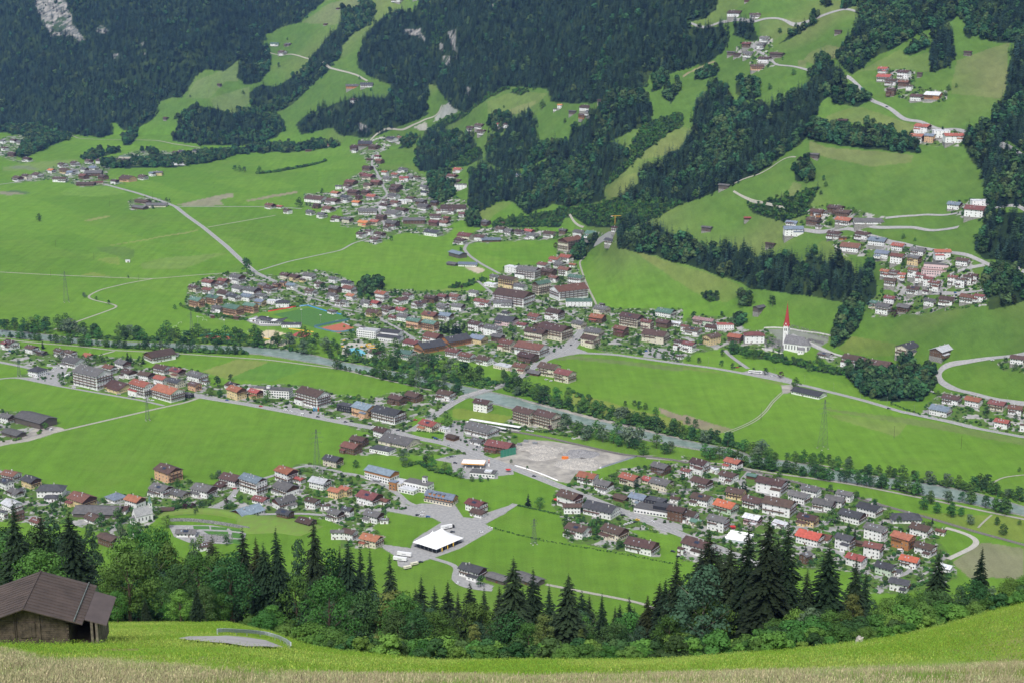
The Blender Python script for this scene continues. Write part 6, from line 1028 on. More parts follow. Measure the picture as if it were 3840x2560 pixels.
# ---- bigger halls and complexes
def complex_(name, label, cat, t, x, y, ang, blocks, wins=True, up=0):
    X, Y, Z = gp(t, x, y); o = thing(name, label, cat, (X, Y, Z), math.radians(ang)); FOOT.append((X, Y + 6, 16))
    for b in blocks:
        x0, y0, x1, y1, z0, z1, wm, rm = b[:8]; nm = b[8] if len(b) > 8 else 'block'; slope = b[9] if len(b) > 9 else 0
        q = MB(); q.box(x0, y0, z0 - (2 if z0 == 0 else 0), x1, y1, z1); w = q.build(nm, MATS[wm] if isinstance(wm, str) else wm, o); r = MB()
        if slope: 
            hy = (y1 - y0) / 2; g = MB(); roofslabs(r, x0, x1, hy, z1, slope, .9, .3); r.build('roof', MATS[rm], w, TM(0, (y0 + y1) / 2, 0)); g.add([(x0, y0, z1), (x0, y1, z1), (x0, y0 + hy, z1 + slope), (x1, y0, z1), (x1, y1, z1), (x1, y0 + hy, z1 + slope)], [(0, 2, 1), (3, 4, 5)]); g.build('gable', MATS[wm] if isinstance(wm, str) else wm, w)
        else: r.box(x0 - .3, y0 - .3, z1, x1 + .3, y1 + .3, z1 + .4); r.build('roof', MATS[rm] if isinstance(rm, str) else rm, w)
        if wins and z1 - z0 > 3:
            for fl in range(int((z1 - z0) / 3.1)):
                n = int((x1 - x0) / 3.2)
                for i in range(min(n, 12)): obj('window', win_mesh(1.8, 1.5), w, TM(x0 + (x1 - x0) * (i + .5) / n, y0, z0 + 1 + 3.1 * fl) @ rz(math.pi))
                n = int((y1 - y0) / 3.4); xs = x1 if ang <= 0 else x0; ra = math.pi / 2 if ang <= 0 else -math.pi / 2
                for i in range(min(n, 7)): obj('window', win_mesh(1.8, 1.5), w, TM(xs, y0 + (y1 - y0) * (i + .5) / n, z0 + 1 + 3.1 * fl) @ rz(ra + math.pi))
    return o
complex_('municipal_building', 'long three storey building with timber upper floor and solar roof by the lane', 'building', 'H', 250, 182, -35, [(-17, 0, 16, 15, 0, 6.5, 'wall_w', 'roof_l', 'lower_floors'), (-17, 0, 16, 15, 6.9, 9.6, 'wall_o', 'roof_s', 'upper_floor', 3.0), (-6, -3, 4, -.02, 2.6, 2.9, 'wall_w', 'roof_l', 'canopy')])
for k in range(5):
    pass
complex_('school', 'school complex of grey flat blocks with timber bays between two gabled halls', 'school', 'H', 470, 262, -30, [(-22, 2, -12, 16, 0, 7, 'wall_c', 'roof_l', 'west_wing'), (-12, 8, 16, 20, 0, 8, 'wall_w', 'roof_g', 'middle_wing'), (-12, -2, 6, 8, 0, 4, 'wall_w', 'roof_l', 'lobby'), (-24, -1, -16, 5, 0, 8.5, 'wall_o', 'roof_s', 'corner_bay'), (6, 14, 10, 18, 8, 14, 'wall_w', 'roof_g', 'stair_tower')])
complex_('school_hall', 'timber hall with dark gabled roof and five dormers east of the flat school', 'hall', 'H', 660, 335, -28, [(-15, 0, 16, 13, 0, 3.2, 'wall_c', 'roof_g', 'ground_floor'), (-15, 2, 16, 13, 3.2, 6.5, 'wall_o', 'roof_s', 'upper_floor', 3.6), (-11, 2.5, -8.5, 6, 7, 9.2, 'wall_o', 'roof_s', 'dormer'), (-6, 2.5, -3.5, 6, 7, 9.2, 'wall_o', 'roof_s', 'dormer'), (-1, 2.5, 1.5, 6, 7, 9.2, 'wall_o', 'roof_s', 'dormer'), (4, 2.5, 6.5, 6, 7, 9.2, 'wall_o', 'roof_s', 'dormer')])
fuel = complex_('fuel_station', 'fuel station shop with flat grey roof beside the highway', 'fuel station', 'H', 970, 150, -14, [(-13, 0, 13, 12, 0, 4, 'wall_w', 'roof_g', 'shop'), (2, 2, 9, 8, 4.4, 5.6, 'wall_w', 'roof_l', 'roof_unit')])
def canopy():
    X, Y, Z = gp('H', 905, 92); t = thing('fuel_canopy', 'white fuel station canopy with orange edge on slim posts', 'canopy', (X, Y, 0), math.radians(-8)); q = MB(); q.box(-12, 0, 4.6, 12, 13, 5.5); q.build('canopy_roof', canvas_m, t); q = MB()
    for e in ((-12.15, -.15, 12.15, 0), (-12.15, 13, 12.15, 13.15), (-12.15, 0, -12, 13), (12, 0, 12.15, 13)): q.box(e[0], e[1], 4.5, e[2], e[3], 5.6)
    q.build('edge_band', mat('orange_band', (.8, .4, .08), .5), t)
    for x in (-8, 0, 8):
        for y in (3, 10): q = MB(); q.box(x - .2, y - .2, 0, x + .2, y + .2, 4.6); q.build('post', metal, t); q = MB(); q.box(x - .5, y - 1.2, 0, x + .5, y - .5, 1.7); q.build('fuel_pump', white, t)
    X, Y, Z = gp('H', 1018, 75); s = thing('price_sign', 'tall white fuel station sign with red and yellow panel', 'sign', (X, Y, 0), math.radians(-20)); q = MB(); q.box(-.9, -.2, 0, .9, .2, 8); q.build('sign_body', white, s); q = MB(); q.box(-.7, -.25, 6.2, .7, -.21, 7.7); q.build('emblem_panel', redp, s); q = MB(); q.add([(math.cos(a) * .5, -.27, 6.7 + math.sin(a) * .55) for a in [math.pi * k / 8 for k in range(9)]], [tuple(range(9))]); q.build('emblem', yellow, s)
    q = MB(); q.box(-.7, -.25, 3.4, .7, -.21, 5.8); q.build('price_panel', mat('price_panel', (.25, .05, .05), .5), s)
canopy()
complex_('white_terrace_block', 'long white modern block with flat stepped roofs west of the brown hotel', 'building', 'D', 1850, 1172, -12, [(-30, 4, 4, 15, 0, 7, 'wall_w', 'roof_l', 'west_wing'), (-6, 0, 26, 14, 0, 10, 'wall_w', 'roof_g', 'east_wing'), (-4, 5, 0, 9, 10, 13, 'wall_w', 'roof_l', 'stair_tower'), (-26, 6, -8, 14, 7.4, 9.6, 'wall_c', 'roof_g', 'top_floor')])
complex_('modern_school', 'white flat school block with orange window panels beside the tennis court', 'school', 'E', 175, 762, -25, [(-16, 0, 14, 14, 0, 11, 'wall_w', 'roof_l', 'front_block'), (-14, 4, -8, 10, 11.4, 13, 'wall_w', 'roof_g', 'plant_room'), (16, 10, 44, 24, 0, 9, 'wall_w', 'roof_d', 'rear_wing', 2.5), (20, -6, 54, 8, 0, 6, 'wall_w', 'roof_d', 'gym_hall', 2.2)])
def clubhouse():
    X, Y, Z = gp('D', 1865, 668); t = thing('clubhouse', 'white clubhouse under a dark wave shaped roof behind the pitch', 'clubhouse', (X, Y, 0), math.radians(-12)); q = MB(); q.box(-17, 0, 0, 15, 12, 4.6); w = q.build('wall', MATS['wall_w'], t); n = 28; V = []; Q = []
    for k in range(n + 1):
        x = -21 + 42 * k / n; z = 6.0 + 1.5 * math.sin((k / n) * 6.0 + 1.2)
        for y in (-3, 15): V += [(x, y, z), (x, y, z + .5)]
    for k in range(n): o = 4 * k; Q += [(o + 1, o + 5, o + 7, o + 3), (o, o + 2, o + 6, o + 4), (o, o + 4, o + 5, o + 1), (o + 2, o + 3, o + 7, o + 6)]
    Q += [(0, 1, 3, 2), (4 * n, 4 * n + 2, 4 * n + 3, 4 * n + 1)]; obj('wave_roof', npmesh('wave_roof', V, Q, MATS['roof_d']), t)
    u = MB(); u.box(-16, .3, 4.6, 14, 11.7, 5.2); u.build('upper_wall', MATS['wall_w'], t)
    for i in range(9): obj('window', win_mesh(2.2, 1.8), t, TM(-14 + 3.4 * i, 0, 1.2) @ rz(math.pi))
clubhouse()
complex_('pool_hall', 'far swimming hall with pale green roof among the trees', 'building', 'A', 880, 1108, -4, [(-30, 0, 34, 16, 0, 4, 'wall_n', 'roof_d', 'ground_floor'), (-24, 4, 16, 20, 4, 9, 'wall_c', 'roof_v', 'upper_hall')]); 
complex_('white_hall', 'long white hall with flat roof among trees behind the far pool village', 'hall', 'A', 1180, 1140, -3, [(-38, 0, 38, 14, 0, 5, 'wall_w', 'roof_l', 'hall')], False)
complex_('pink_block', 'stepped pink modern block on the hillside terrace', 'building', 'F', 1745, 332, -20, [(-19, 0, 17, 14, 0, 7, 'wall_k', 'roof_k', 'lower_block'), (-17, 6, 15, 18, 7.4, 13.5, 'wall_k', 'roof_g', 'upper_block')])
complex_('dark_shop_hall', 'white shop building with dark flat roofs on the highway', 'shop', 'H', 2150, 415, -25, [(-20, 0, 22, 16, 0, 5, 'wall_w', 'roof_g', 'shop'), (-2, 4, 16, 15, 5.4, 8.5, 'wall_x', 'roof_d', 'dark_block')])
def glasshouse():
    X, Y, Z = gp('I', 375, 600); t = thing('glasshouse', 'white glass pavilion with ridged roof beside the highway', 'glasshouse', (X, Y, 0), math.radians(-24))
    for k in range(4): q = MB(); gable(q, -11, 11, 2.6, 3.2, 1.5, 0); q.build('bay', mat('white_glass', (.55, .6, .62), .25, .05, 1, spec=.6), t, TM(0, 5.3 * k, 0)); r = MB(); roofslabs(r, -11, 11, 2.6, 3.2, 1.5, .05, .1); r.build('bay_roof', canvas_m, t, TM(0, 5.3 * k, 0))
glasshouse()
def platform():
    for nm, s, w, lab in (('platform_canopy', ("E", 880, 1332, 1225, 1388), 5.5, 'long white platform roof beside the railway'), ('platform_canopy', ("E", 860, 1345, 1130, 1398), 3.0, 'short white platform roof nearer the station')):
        a = Vector(gp('E', s[1], s[2] + 14)); b = Vector(gp('E', s[3], s[4] + 14)); d = b - a; L = d.length; t = thing(nm, lab, 'canopy', a, math.atan2(d.y, d.x)); q = MB(); q.box(0, 0, 4, L, w, 4.3); q.build('canopy_roof', canvas_m, t)
        for k in range(int(L / 9)): q = MB(); q.bar((4 + 9 * k, w / 2, .3), (4 + 9 * k, w / 2, 4), .12); q.build('post', metal, t)
        q = MB(); q.box(0, -.5, 0, L, w, .35); q.build('platform', concrete, t)
platform()
# ---- cleared ground: heaps of rubble, container, barriers
def heap(t, x, y, rx, ry, h, m, label):
    X, Y, Z = gp(t, x, y); r = np.random.RandomState(int(x)); V = []; Q = []; n = 44
    gx, gy = np.meshgrid(np.linspace(-1, 1, n), np.linspace(-1, 1, n)); d = np.sqrt(gx ** 2 + gy ** 2) * (.8 + .55 * vnoise(gx * 2.1 + 7 + x, gy * 2.1 + 7, 19)); z = np.clip(1 - d, 0, 1) ** .8 * h * (.55 + .9 * vnoise(gx * 5 + x, gy * 5 + y, 9)) + r.rand(n, n) * .8 * (d < .9) - .15
    idx = np.arange(n * n).reshape(n, n); Q = np.stack([idx[:-1, :-1], idx[:-1, 1:], idx[1:, 1:], idx[1:, :-1]], -1).reshape(-1, 4); me = npmesh('rubble_heap', np.stack([gx * rx, gy * ry, z], -1).reshape(-1, 3), Q, m); o = obj('rubble_heap', me); o.location = (X, Y, .1); tag(o, label, 'rubble heap')
rub = mat('broken_concrete', (.43, .40, .35), .95, .3, .9, mix=(.22, .21, .20), bump=.8); rub2 = mat('dark_rubble', (.28, .27, .27), .95, .3, .9, mix=(.15, .15, .15), bump=.8)
heap('E', 1400, 1535, 21, 20, 4.5, rub, 'pale heap of broken concrete in the middle of the cleared ground'); heap('H', 1390, 10, 16, 13, 3, rub, 'pale rubble heap nearest the highway on the cleared ground'); heap('E', 1650, 1560, 20, 14, 3.5, rub2, 'dark grey rubble heap on the cleared ground'); heap('H', 1640, 62, 26, 20, 4, rub, 'wide pale rubble heap right of the orange container'); heap('E', 1260, 1520, 9, 9, 1.6, rub, 'small rubble pile near the green wrapped barn')
def box_thing(name, label, cat, t, x, y, ang, dims, m, extra=()):
    X, Y, Z = gp(t, x, y); o = thing(name, label, cat, (X, Y, Z), math.radians(ang)); q = MB(); L, B, h = dims; q.box(-L / 2, 0, 0, L / 2, B, h); q.build('body', m, o)
    q = MB()
    for k in range(int(L / .8)): q.box(-L / 2 + .3 + k * .8, -.06, .15, -L / 2 + .6 + k * .8, -.002, h - .15)
    q.build('side_panel', m, o); return o
box_thing('container', 'bright orange container on the rubble ground', 'container', 'H', 1541, 26, -8, (7, 2.5, 2.6), orange)
for i, (x, y) in enumerate(((1225, 1500), (1160, 1497), (1332, 1492), (1270, 1478))): box_thing('site_container', 'small grey site container beside the railway, %s' % ('nearest the green wrapped barn', 'beside the parked cars', 'at the rubble edge', 'closest to the track')[i], 'container', 'E', x, y, -15, (5, 2.4, 2.5), metal)
wallstrip("H 1780,92 2035,10", 1.8, .2, metal, 'site_fence', 'grey fence along the meadow side of the cleared ground', 'fence'); wallstrip("H 1195,70 1360,120 1490,175", 1.0, .6, canvas_m, 'barrier_wall', 'white plastic wrapped pallets along the highway', 'pallets')
def wrap():
    X, Y, Z = gp('E', 1150, 1567); t = thing('scaffold_screen', 'green netting screen on the timber building by the rubble', 'netting', (X, Y - 2, 0), math.radians(35)); q = MB(); q.box(-10, 0, 0, 10, .15, 8); q.build('netting', greenp, t); 
    for k in range(6): q = MB(); q.bar((-10 + 4 * k, -.15, 0), (-10 + 4 * k, -.15, 8.2), .06); q.build('scaffold_pole', metal, t)
wrap()
def crane():
    X, Y, Z = gp('B', 1885, 1560); px, py = nat('B', 1885, 1490); h = float(unproj(px, py, Y)[2]) - Z; t = thing('tower_crane', 'yellow tower crane at the foot of the steep wood', 'crane', (X, Y, Z), math.radians(8)); q = MB(); q.box(-.35, -.35, 0, .35, .35, h); q.build('tower', yellow, t); q = MB(); q.box(-6, -.3, h, 40, .3, h + .7); q.build('jib', yellow, t); q = MB(); q.box(-7, -.8, h - 1, -4, .8, h + .3); q.build('counterweight', concrete, t)
crane()
# ---- outdoor pool with slides
def pool():
    flat_poly('pool_terrace', "E 20,800 60,790 200,800 260,850 180,890 60,895 0,870", GM['pale'], .05)
    P = flat_poly('swimming_pool', "E 52,832 100,828 150,845 168,868 130,885 80,882 60,865", mat('pool_water', (.12, .5, .62), .15, .1, .3, spec=.5), .13)
    X, Y, Z = gp('E', 205, 832); t = thing('water_slide', 'yellow curling water slide beside the outdoor pool', 'water slide', (X, Y, 0)); q = MB(); pr = None
    for k in range(30):
        a = k * .45; p = (math.cos(a) * (4 + k * .12) + k * .25 - 4, math.sin(a) * (3 + k * .05), 6.5 - k * .2)
        if pr: q.bar(pr, p, .55, n=6)
        pr = p
    q.build('chute', yellow, t); q = MB()
    for x, y in ((-3, -3), (3, -3), (-3, 3), (3, 3)): q.bar((x * .7, y * .7, 0), (x * .7, y * .7, 6), .12)
    q.build('support', metal, t)
    for i, (x, y) in enumerate(((20, 790), (45, 850), (140, 830), (10, 830))): 
        X, Y, Z = gp('E', x, y); s = thing('parasol', 'round yellow parasol on the pool terrace', 'parasol', (X, Y, 0), 0, 'yellow parasols on the pool terrace'); q = MB(); q.bar((0, 0, 0), (0, 0, 2.6), .05); q.build('pole', metal, s); q = MB(); pyramid(q, 0, 0, 2.4, 2.4, .8, 10); q.build('canopy', yellow, s)
pool()
for i, (t_, x, y, lab) in enumerate((('H', 1150, 112, 'red parasol at the fuel station cafe'), ('H', 1482, 318, 'red parasol on the terrace of the brown roofed house'), ('I', 345, 505, 'red sunshade by the glass pavilion'))):
    X, Y, Z = gp(t_, x, y); s = thing('parasol', lab, 'parasol', (X, Y, 0)); q = MB(); q.bar((0, 0, 0), (0, 0, 2.8), .06); q.build('pole', metal, s); q = MB(); pyramid(q, 0, 0, 3.0, 2.5, .9, 10); q.build('canopy', redp, s)
for i, (x, c) in enumerate(((2160, bluep), (2175, bluep), (2190, redp))):
    X, Y, Z = gp('D', x, 1268); s = thing('banner_flag', '%s upright banner before the brown hotel' % ('leftmost blue', 'second blue', 'red')[i], 'flag', (X, Y, 0)); q = MB(); q.bar((0, 0, 0), (0, 0, 6), .06); q.build('pole', metal, s); q = MB(); q.box(.05, -.03, 1, 1.2, .03, 5.9); q.build('banner', c, s)
# ---- grassy mound with stone retaining wall and cemetery below the chapel
def mound():
    P = worldline("G 1090,425 1200,400 1350,395 1500,405 1620,430 1720,450 1850,455 2000,470 2160,520", 4); T = np.gradient(P, axis=0); T /= np.linalg.norm(T, axis=1)[:, None]; Nn = np.stack([-T[:, 1], T[:, 0]], 1); n = len(P)
    u = np.linspace(0, 1, n); hh = 4.2 * np.sin(np.pi * np.clip(u, 0, 1)) ** .45; fr = np.interp(u, [0, .5, .62, 1], [3.0, 3.0, 34, 18]); ks = np.linspace(-1, 1, 13); V = []
    for k in ks:
        w = np.where(k > 0, k * 14, k * fr); zz = hh * np.cos(k * math.pi / 2) ** .8 if k != -1 and k != 1 else hh * 0 - .2
        q = P + Nn * w[:, None]; V.append(np.stack([q[:, 0], q[:, 1], zz + .1], 1))
    A = np.stack(V, 1); idx = np.arange(n * 13).reshape(n, 13); Q = np.stack([idx[:-1, :-1], idx[1:, :-1], idx[1:, 1:], idx[:-1, 1:]], -1).reshape(-1, 4); tag(obj('grass_mound', npmesh('grass_mound', A.reshape(-1, 3), Q, mat('mound_grass', (.125, .22, .03), .95, .2, .12, mix=(.15, .21, .045)), smooth=True)), kind='structure')
    wallstrip("G 1170,455 1300,450 1450,468 1600,490 1720,515", 3.2, .6, mat('field_stone', (.20, .20, .19), .95, .3, .8, mix=(.07, .08, .07), bump=.8), 'stone_wall', 'long rough stone wall holding up the grass mound', 'wall')
    flat_poly('cemetery_lawn', "G 1160,480 1450,480 1700,520 1680,600 1550,610 1300,600 1200,560", GM['asphalt'], .06); 
    for i, s in enumerate(("G 1330,485 1440,487 1445,508 1335,508", "G 1455,490 1570,498 1560,515 1455,510", "G 1400,520 1570,525 1580,560 1440,545", "G 1600,530 1680,540 1670,575 1590,565", "G 1580,575 1665,580 1660,612 1570,600", "G 1570,502 1690,512 1680,528 1600,520")): flat_poly('cemetery_lawn', s, pitch_a, .08 + .004 * i)
    g = MB(); rr = random.Random(8)
    for r_ in range(5):
        for i in range(22):
            p = gp('G', 1390 + i * 10, 550 + r_ * 11); g.box(p[0] - .35, p[1] - .12, 0, p[0] + .35, p[1] + .12, 1.0 + rr.random() * .5)
    tag(g.build('gravestones', MATS['gravestone']), kind='stuff')
mound()
# ---- curving lay-by road and guard rail on the near hill
def near_road():
    s = pts("G 1220,1268 1300,1254 1500,1252 1680,1258 1830,1280 1960,1330 1900,1332 1700,1325 1450,1295 1300,1280")
    V = []; n = len(s)
    for px, py in s:
        lo, hi = 82.0, float(hill_par(px)[1]); 
        for _ in range(40):
            m = (lo + hi) / 2
            if hill_row(px, m) > py: lo = m
            else: hi = m
        x, y, z = hill(px, lo); V.append(Vector((float(x), lo, float(z))))
    # the road patch follows the slope: lay a draped grid inside its outline
    P2 = [(v.x, v.y) for v in V]; x0, x1 = min(p[0] for p in P2), max(p[0] for p in P2); y0, y1 = min(p[1] for p in P2), max(p[1] for p in P2); N1, N2 = 90, 110
    gx, gy = np.meshgrid(np.linspace(x0, x1, N1), np.linspace(y0, y1, N2)); ins = inpoly(gx, gy, P2)
    z = hill_z(gx, gy) + .16; idx = np.arange(N1 * N2).reshape(N2, N1); ok = ins[:-1, :-1] & ins[:-1, 1:] & ins[1:, 1:] & ins[1:, :-1]
    Q = np.stack([idx[:-1, :-1], idx[:-1, 1:], idx[1:, 1:], idx[1:, :-1]], -1)[ok]; tag(obj('hill_lane', npmesh('hill_lane', np.stack([gx, gy, z], -1).reshape(-1, 3), Q, mat('worn_asphalt', (.42, .40, .39), .9, .1, .3, bump=.3), smooth=True)), kind='structure')
    rp = pts("G 1500,1232 1600,1233 1720,1236 1830,1246 1910,1268 1970,1298 2005,1328"); W3 = []
    for px, py in rp:
        lo, hi = 82.0, float(hill_par(px)[1]); ry = py + 6
        for _ in range(40):
            m = (lo + hi) / 2
            if hill_row(px, m) > ry: lo = m
            else: hi = m
        x, y, zz = hill(px, lo); W3.append((float(x), lo, float(zz)))
    W3 = np.array(W3); d = np.r_[0, np.cumsum(np.linalg.norm(W3[1:, :2] - W3[:-1, :2], axis=1))]; q = np.linspace(0, d[-1], 40); Xs = np.interp(q, d, W3[:, 0]); Ys = np.interp(q, d, W3[:, 1])
    for _ in range(8): Xs[1:-1] = (Xs[:-2] + 2 * Xs[1:-1] + Xs[2:]) / 4; Ys[1:-1] = (Ys[:-2] + 2 * Ys[1:-1] + Ys[2:]) / 4
    Zs = hill_z(Xs, Ys); t = thing('guard_rail', 'galvanised guard rail curving round the lane on the near meadow', 'guard rail', (0, 0, 0)); mb = MB()
    for i in range(39):
        for dz in (.52, .68, .84): mb.bar((Xs[i], Ys[i], Zs[i] + dz), (Xs[i + 1], Ys[i + 1], Zs[i + 1] + dz), .085, n=6)
    mb.build('rail', mat('rail_zinc', (.50, .54, .58), .4, .1, 2, metal=.5), t)
    for i in range(0, 40, 4): mb = MB(); mb.box(Xs[i] - .08, Ys[i] - .06, Zs[i] - .3, Xs[i] + .08, Ys[i] + .06, Zs[i] + .82); mb.build('post', MATS['rail_zinc'], t)
near_road()
# ---- weathered log barn
def barn():
    bx, by, bz = [float(v) for v in hill(*[nat('G', 200, 0)[0], 143.0])]
    sc = F / 148.0; k = K
    # size read from the picture at its distance: metres to a tile pixel
    m = K / sc * 1.0
    o = hill(nat('G', 145, 0)[0], 141.0); X0 = float(o[0]); px, py = nat('G', 145, 1300); z0 = float(unproj(px, py, 141.0)[2])
    t = thing('log_barn', 'weathered log barn with brown sheet metal roof on the near meadow', 'barn', (X0 + .75, 141, z0 + .1), math.radians(6), sc=.95)
    U = lambda x: (x - 145) * m; V_ = lambda y: (1300 - y) * m
    log = mat('weathered_log', (.095, .074, .056), .95, .3, 1.5, mix=(.04, .033, .026), bump=.6); rf = mat('brown_sheet_roof', (.080, .060, .052), .6, .12, .5, mix=(.056, .043, .038))
    xr = U(450); xl = -xr * 1.0; eh = V_(1115); ap = V_(1000); dep = 8.2
    w = MB(); nl = 17
    for i in range(nl):
        z = -1.2 + (eh + 1.2) * i / nl; h = (eh + 1.2) / nl; 
        w.box(xl, 0, z, xr, .26, z + h * .9)
        if i % 2 == 0: w.box(xr - .24, -.25, z, xr, dep + .2, z + h * .9); w.box(xl, -.2, z, xl + .24, dep, z + h * .9)
        else: w.box(xr - .24, .26, z, xr, dep, z + h * .9); w.box(xl, .26, z, xl + .24, dep, z + h * .9)
    w.box(xl + .25, .06, -1.2, xr - .25, .2, eh + .05); w.build('log_wall', log, t)
    g = MB(); n = 8
    for i in range(n):
        z = eh + (ap - eh - .25) * i / n; f = 1 - i / n; g.box(xl * f + .05, .02, z, xr * f - .05, .2, z + (ap - eh) / n * .9)
    g.build('gable_boards', log, t)
    for x in (U(235), U(60), -U(235)): q = MB(); q.box(x - .1, -.12, -1, x + .1, -.005, eh + (ap - eh) * (1 - abs(x) / xr) * .8); q.build('upright_post', log, t)
    q = MB(); q.box(U(92), -.10, V_(1250), U(205), -.01, V_(1132)); 
    for i in range(5): q.box(U(92) + i * .31, -.13, V_(1250), U(92) + i * .31 + .27, -.101, V_(1132))
    q.build('hatch_door', log, t)
    # main roof: two slopes; the right one long
    xe = U(565); ze = V_(1125); ya, yb = -1.2, dep + .6; r = MB(); th = .12
    def slab(mb, p, th):
        v = [Vector(a) for a in p]; mb.add([tuple(a) for a in v] + [(a.x, a.y, a.z - th) for a in v], [(0, 1, 2, 3), (7, 6, 5, 4), (0, 4, 5, 1), (1, 5, 6, 2), (2, 6, 7, 3), (3, 7, 4, 0)])
    slab(r, [(0, ya, ap + .25), (xe, ya, ze), (xe, yb, ze), (0, yb, ap + .25)], th); slab(r, [(-xe, ya, ze), (0, ya, ap + .25), (0, yb, ap + .25), (-xe, yb, ze)], th); ro = r.build('roof', rf, t)
    s = MB(); nrm = (ap + .25 - ze) / xe
    for i in range(1, 14):
        y = ya + (yb - ya) * i / 14
        for sg_ in (1, -1): s.bar((0, y, ap + .28), (sg_ * xe, y, ze + .03), .035)
    s.build('standing_seam', rf, ro)
    q = MB(); 
    for i in range(22):
        y = ya + (yb - ya) * (i + .5) / 22; q.box(xe * .86 - .05, y - .22, ze + nrm * xe * .14 + .03, xe * .86 + .05, y + .22, ze + nrm * xe * .14 + .2)
    q.bar((xe * .86, ya, ze + nrm * xe * .14 + .16), (xe * .86, yb, ze + nrm * xe * .14 + .16), .03); q.build('snow_guard', steel, ro)
    rb = MB(); rb.bar((0, ya, ap + .3), (0, yb, ap + .3), .07); rb.build('ridge_cap', rf, ro)
    # lean-to on the right with its own roof and board wall, open in front
    xa, xb = xe - .25, U(725); y2 = 1.6; l = MB(); slab(l, [(xa, y2 - 1.5, ze + .05), (xb, y2 - 1.5, ze - nrm * (xb - xa) * 1.0), (xb, yb - 1.4, ze - nrm * (xb - xa)), (xa, yb - 1.4, ze + .05)], .1); l.build('lean_to_roof', mat('grey_sheet_roof', (.10, .078, .074), .6, .1, .5), t)
    b = MB(); x1 = U(655)
    for i in range(15): y = .3 + i * .42; b.box(x1 - .06, y, -2.2, x1 + .04 + (i % 3) * .02, y + .38, ze - nrm * (x1 - xa) - .12)
    b.build('board_wall', mat('grey_boards', (.16, .135, .11), .95, .3, 1.5), t)
    for x in (U(615), U(650)): q = MB(); q.box(x - .13, .1, -2, x + .13, .36, ze - nrm * (x - xa) - .1); q.build('corner_post', MATS['grey_boards'], t)
    q = MB(); q.box(xr, 6.5, -2, x1, 6.7, ze - 1.6); q.build('back_wall', log, t); q = MB(); q.box(xr, .3, -2, x1, 6.5, -.9); q.build('earth_floor', mat('trodden_earth', (.10, .08, .06), .95, .2, 1), t)
barn()
def stump():
    px, py = nat('I', 1218, 1292); D = 196.0; x, y, z = [float(v) for v in hill(px, D)]; z = float(unproj(px, py, D)[2]); m = K * D / F; t = thing('tree_stump', 'pale forked dead stump at the edge of the right meadow', 'stump', (x, D, z)); q = MB(); w = mat('dead_wood', (.42, .39, .36), .9, .2, 2)
    for a, b, r0, r1 in (((-25, 0), (-8, 40), .25, .3), ((20, 0), (4, 38), .22, .3), ((-8, 36), (0, 56), .32, .2), ((4, 34), (28, 44), .28, .08), ((-4, 40), (-14, 52), .2, .08)): q.bar((a[0] * m, 0, a[1] * m - .1), (b[0] * m, .1, b[1] * m), r0, w2=r1, n=8)
    q.build('trunk', w, t)
    px, py = nat('I', 2310, 1062)
stump()
# ---------------------------------------------------------------- vehicles
tyres = MB(); 
def wheel_mesh():
    mb = MB(); n = 12
    mb.add([(math.cos(6.2832 * k / n) * .33, y, math.sin(6.2832 * k / n) * .33) for y in (-.11, .11) for k in range(n)], [(k, (k + 1) % n, n + (k + 1) % n, n + k) for k in range(n)] + [tuple(range(n)), tuple(range(2 * n - 1, n - 1, -1))]); return mb.mesh('wheel', tyre)
WHL = wheel_mesh()
def profile(mb, pts_, w, mi=0, inset=0):
    n = len(pts_); mb.add([(x, -w, z) for x, z in pts_] + [(x, w, z) for x, z in pts_], [tuple(range(n)), tuple(range(2 * n - 1, n - 1, -1))] + [(i, n + i, n + (i + 1) % n, (i + 1) % n) for i in range(n)], mi); return mb
def car_bodies(L=4.4, h=1.5, van=0):
    b = MB(); c = MB(); hl = L / 2
    if not van:
        profile(b, [(-hl, .35), (hl, .35), (hl, .72), (hl - .9, .92), (hl - 1.5, .95), (-hl + .3, .98), (-hl, .8)], .88); profile(c, [(hl - 1.45, .95), (hl - 2.1, h - .08), (-hl + .8, h - .06), (-hl + .25, .97)], .74); r = MB(); profile(r, [(hl - 2.1, h - .08), (hl - 2.15, h), (-hl + .85, h), (-hl + .8, h - .06)], .70)
    else:
        profile(b, [(-hl, .35), (hl, .35), (hl, .95), (hl - .3, 1.1), (hl - .3, 1.12), (-hl, 1.12)], .95); profile(c, [(hl - .35, 1.12), (hl - .95, h - .5), (-hl + .05, h - .5), (-hl + .02, 1.12)], .9); r = MB(); profile(r, [(hl - .95, h - .5), (hl - 1.1, h), (-hl, h), (-hl, h - .5)], .93)
    return b, c, r
CARM = {}
CC = {'w': ('white', (.8, .8, .8)), 's': ('silver', (.42, .43, .45)), 'd': ('dark', (.03, .035, .045)), 'b': ('blue', (.03, .12, .4)), 'r': ('red', (.5, .03, .03)), 'y': ('yellow', (.8, .5, .03))}
def car(t, x, y, ang, c, label, group=None, van=0):
    X, Y, Z = gp(t, x, y); m = mat('car_paint_' + c, CC[c][1], .3, .03, 1, spec=.6); o = thing('van' if van else 'parked_car', label, 'van' if van else 'car', (X, Y, Z + (.02 if Z < .1 else .5) + .1), math.radians(ang), group); k = (c, van)
    if k not in CARM:
        b, w, r = car_bodies(4.4 if not van else 5.4, 1.5 if not van else 2.4, van); CARM[k] = (b.mesh('body', m), w.mesh('window_band', glass), r.mesh('roof_panel', m))
    for nm, me in zip(('body', 'window_band', 'roof_panel'), CARM[k]): obj(nm, me, o)
    for sx in (-1.35, 1.4):
        for sy in (-.85, .85): obj('wheel', WHL, o, TM(sx, sy, .33))
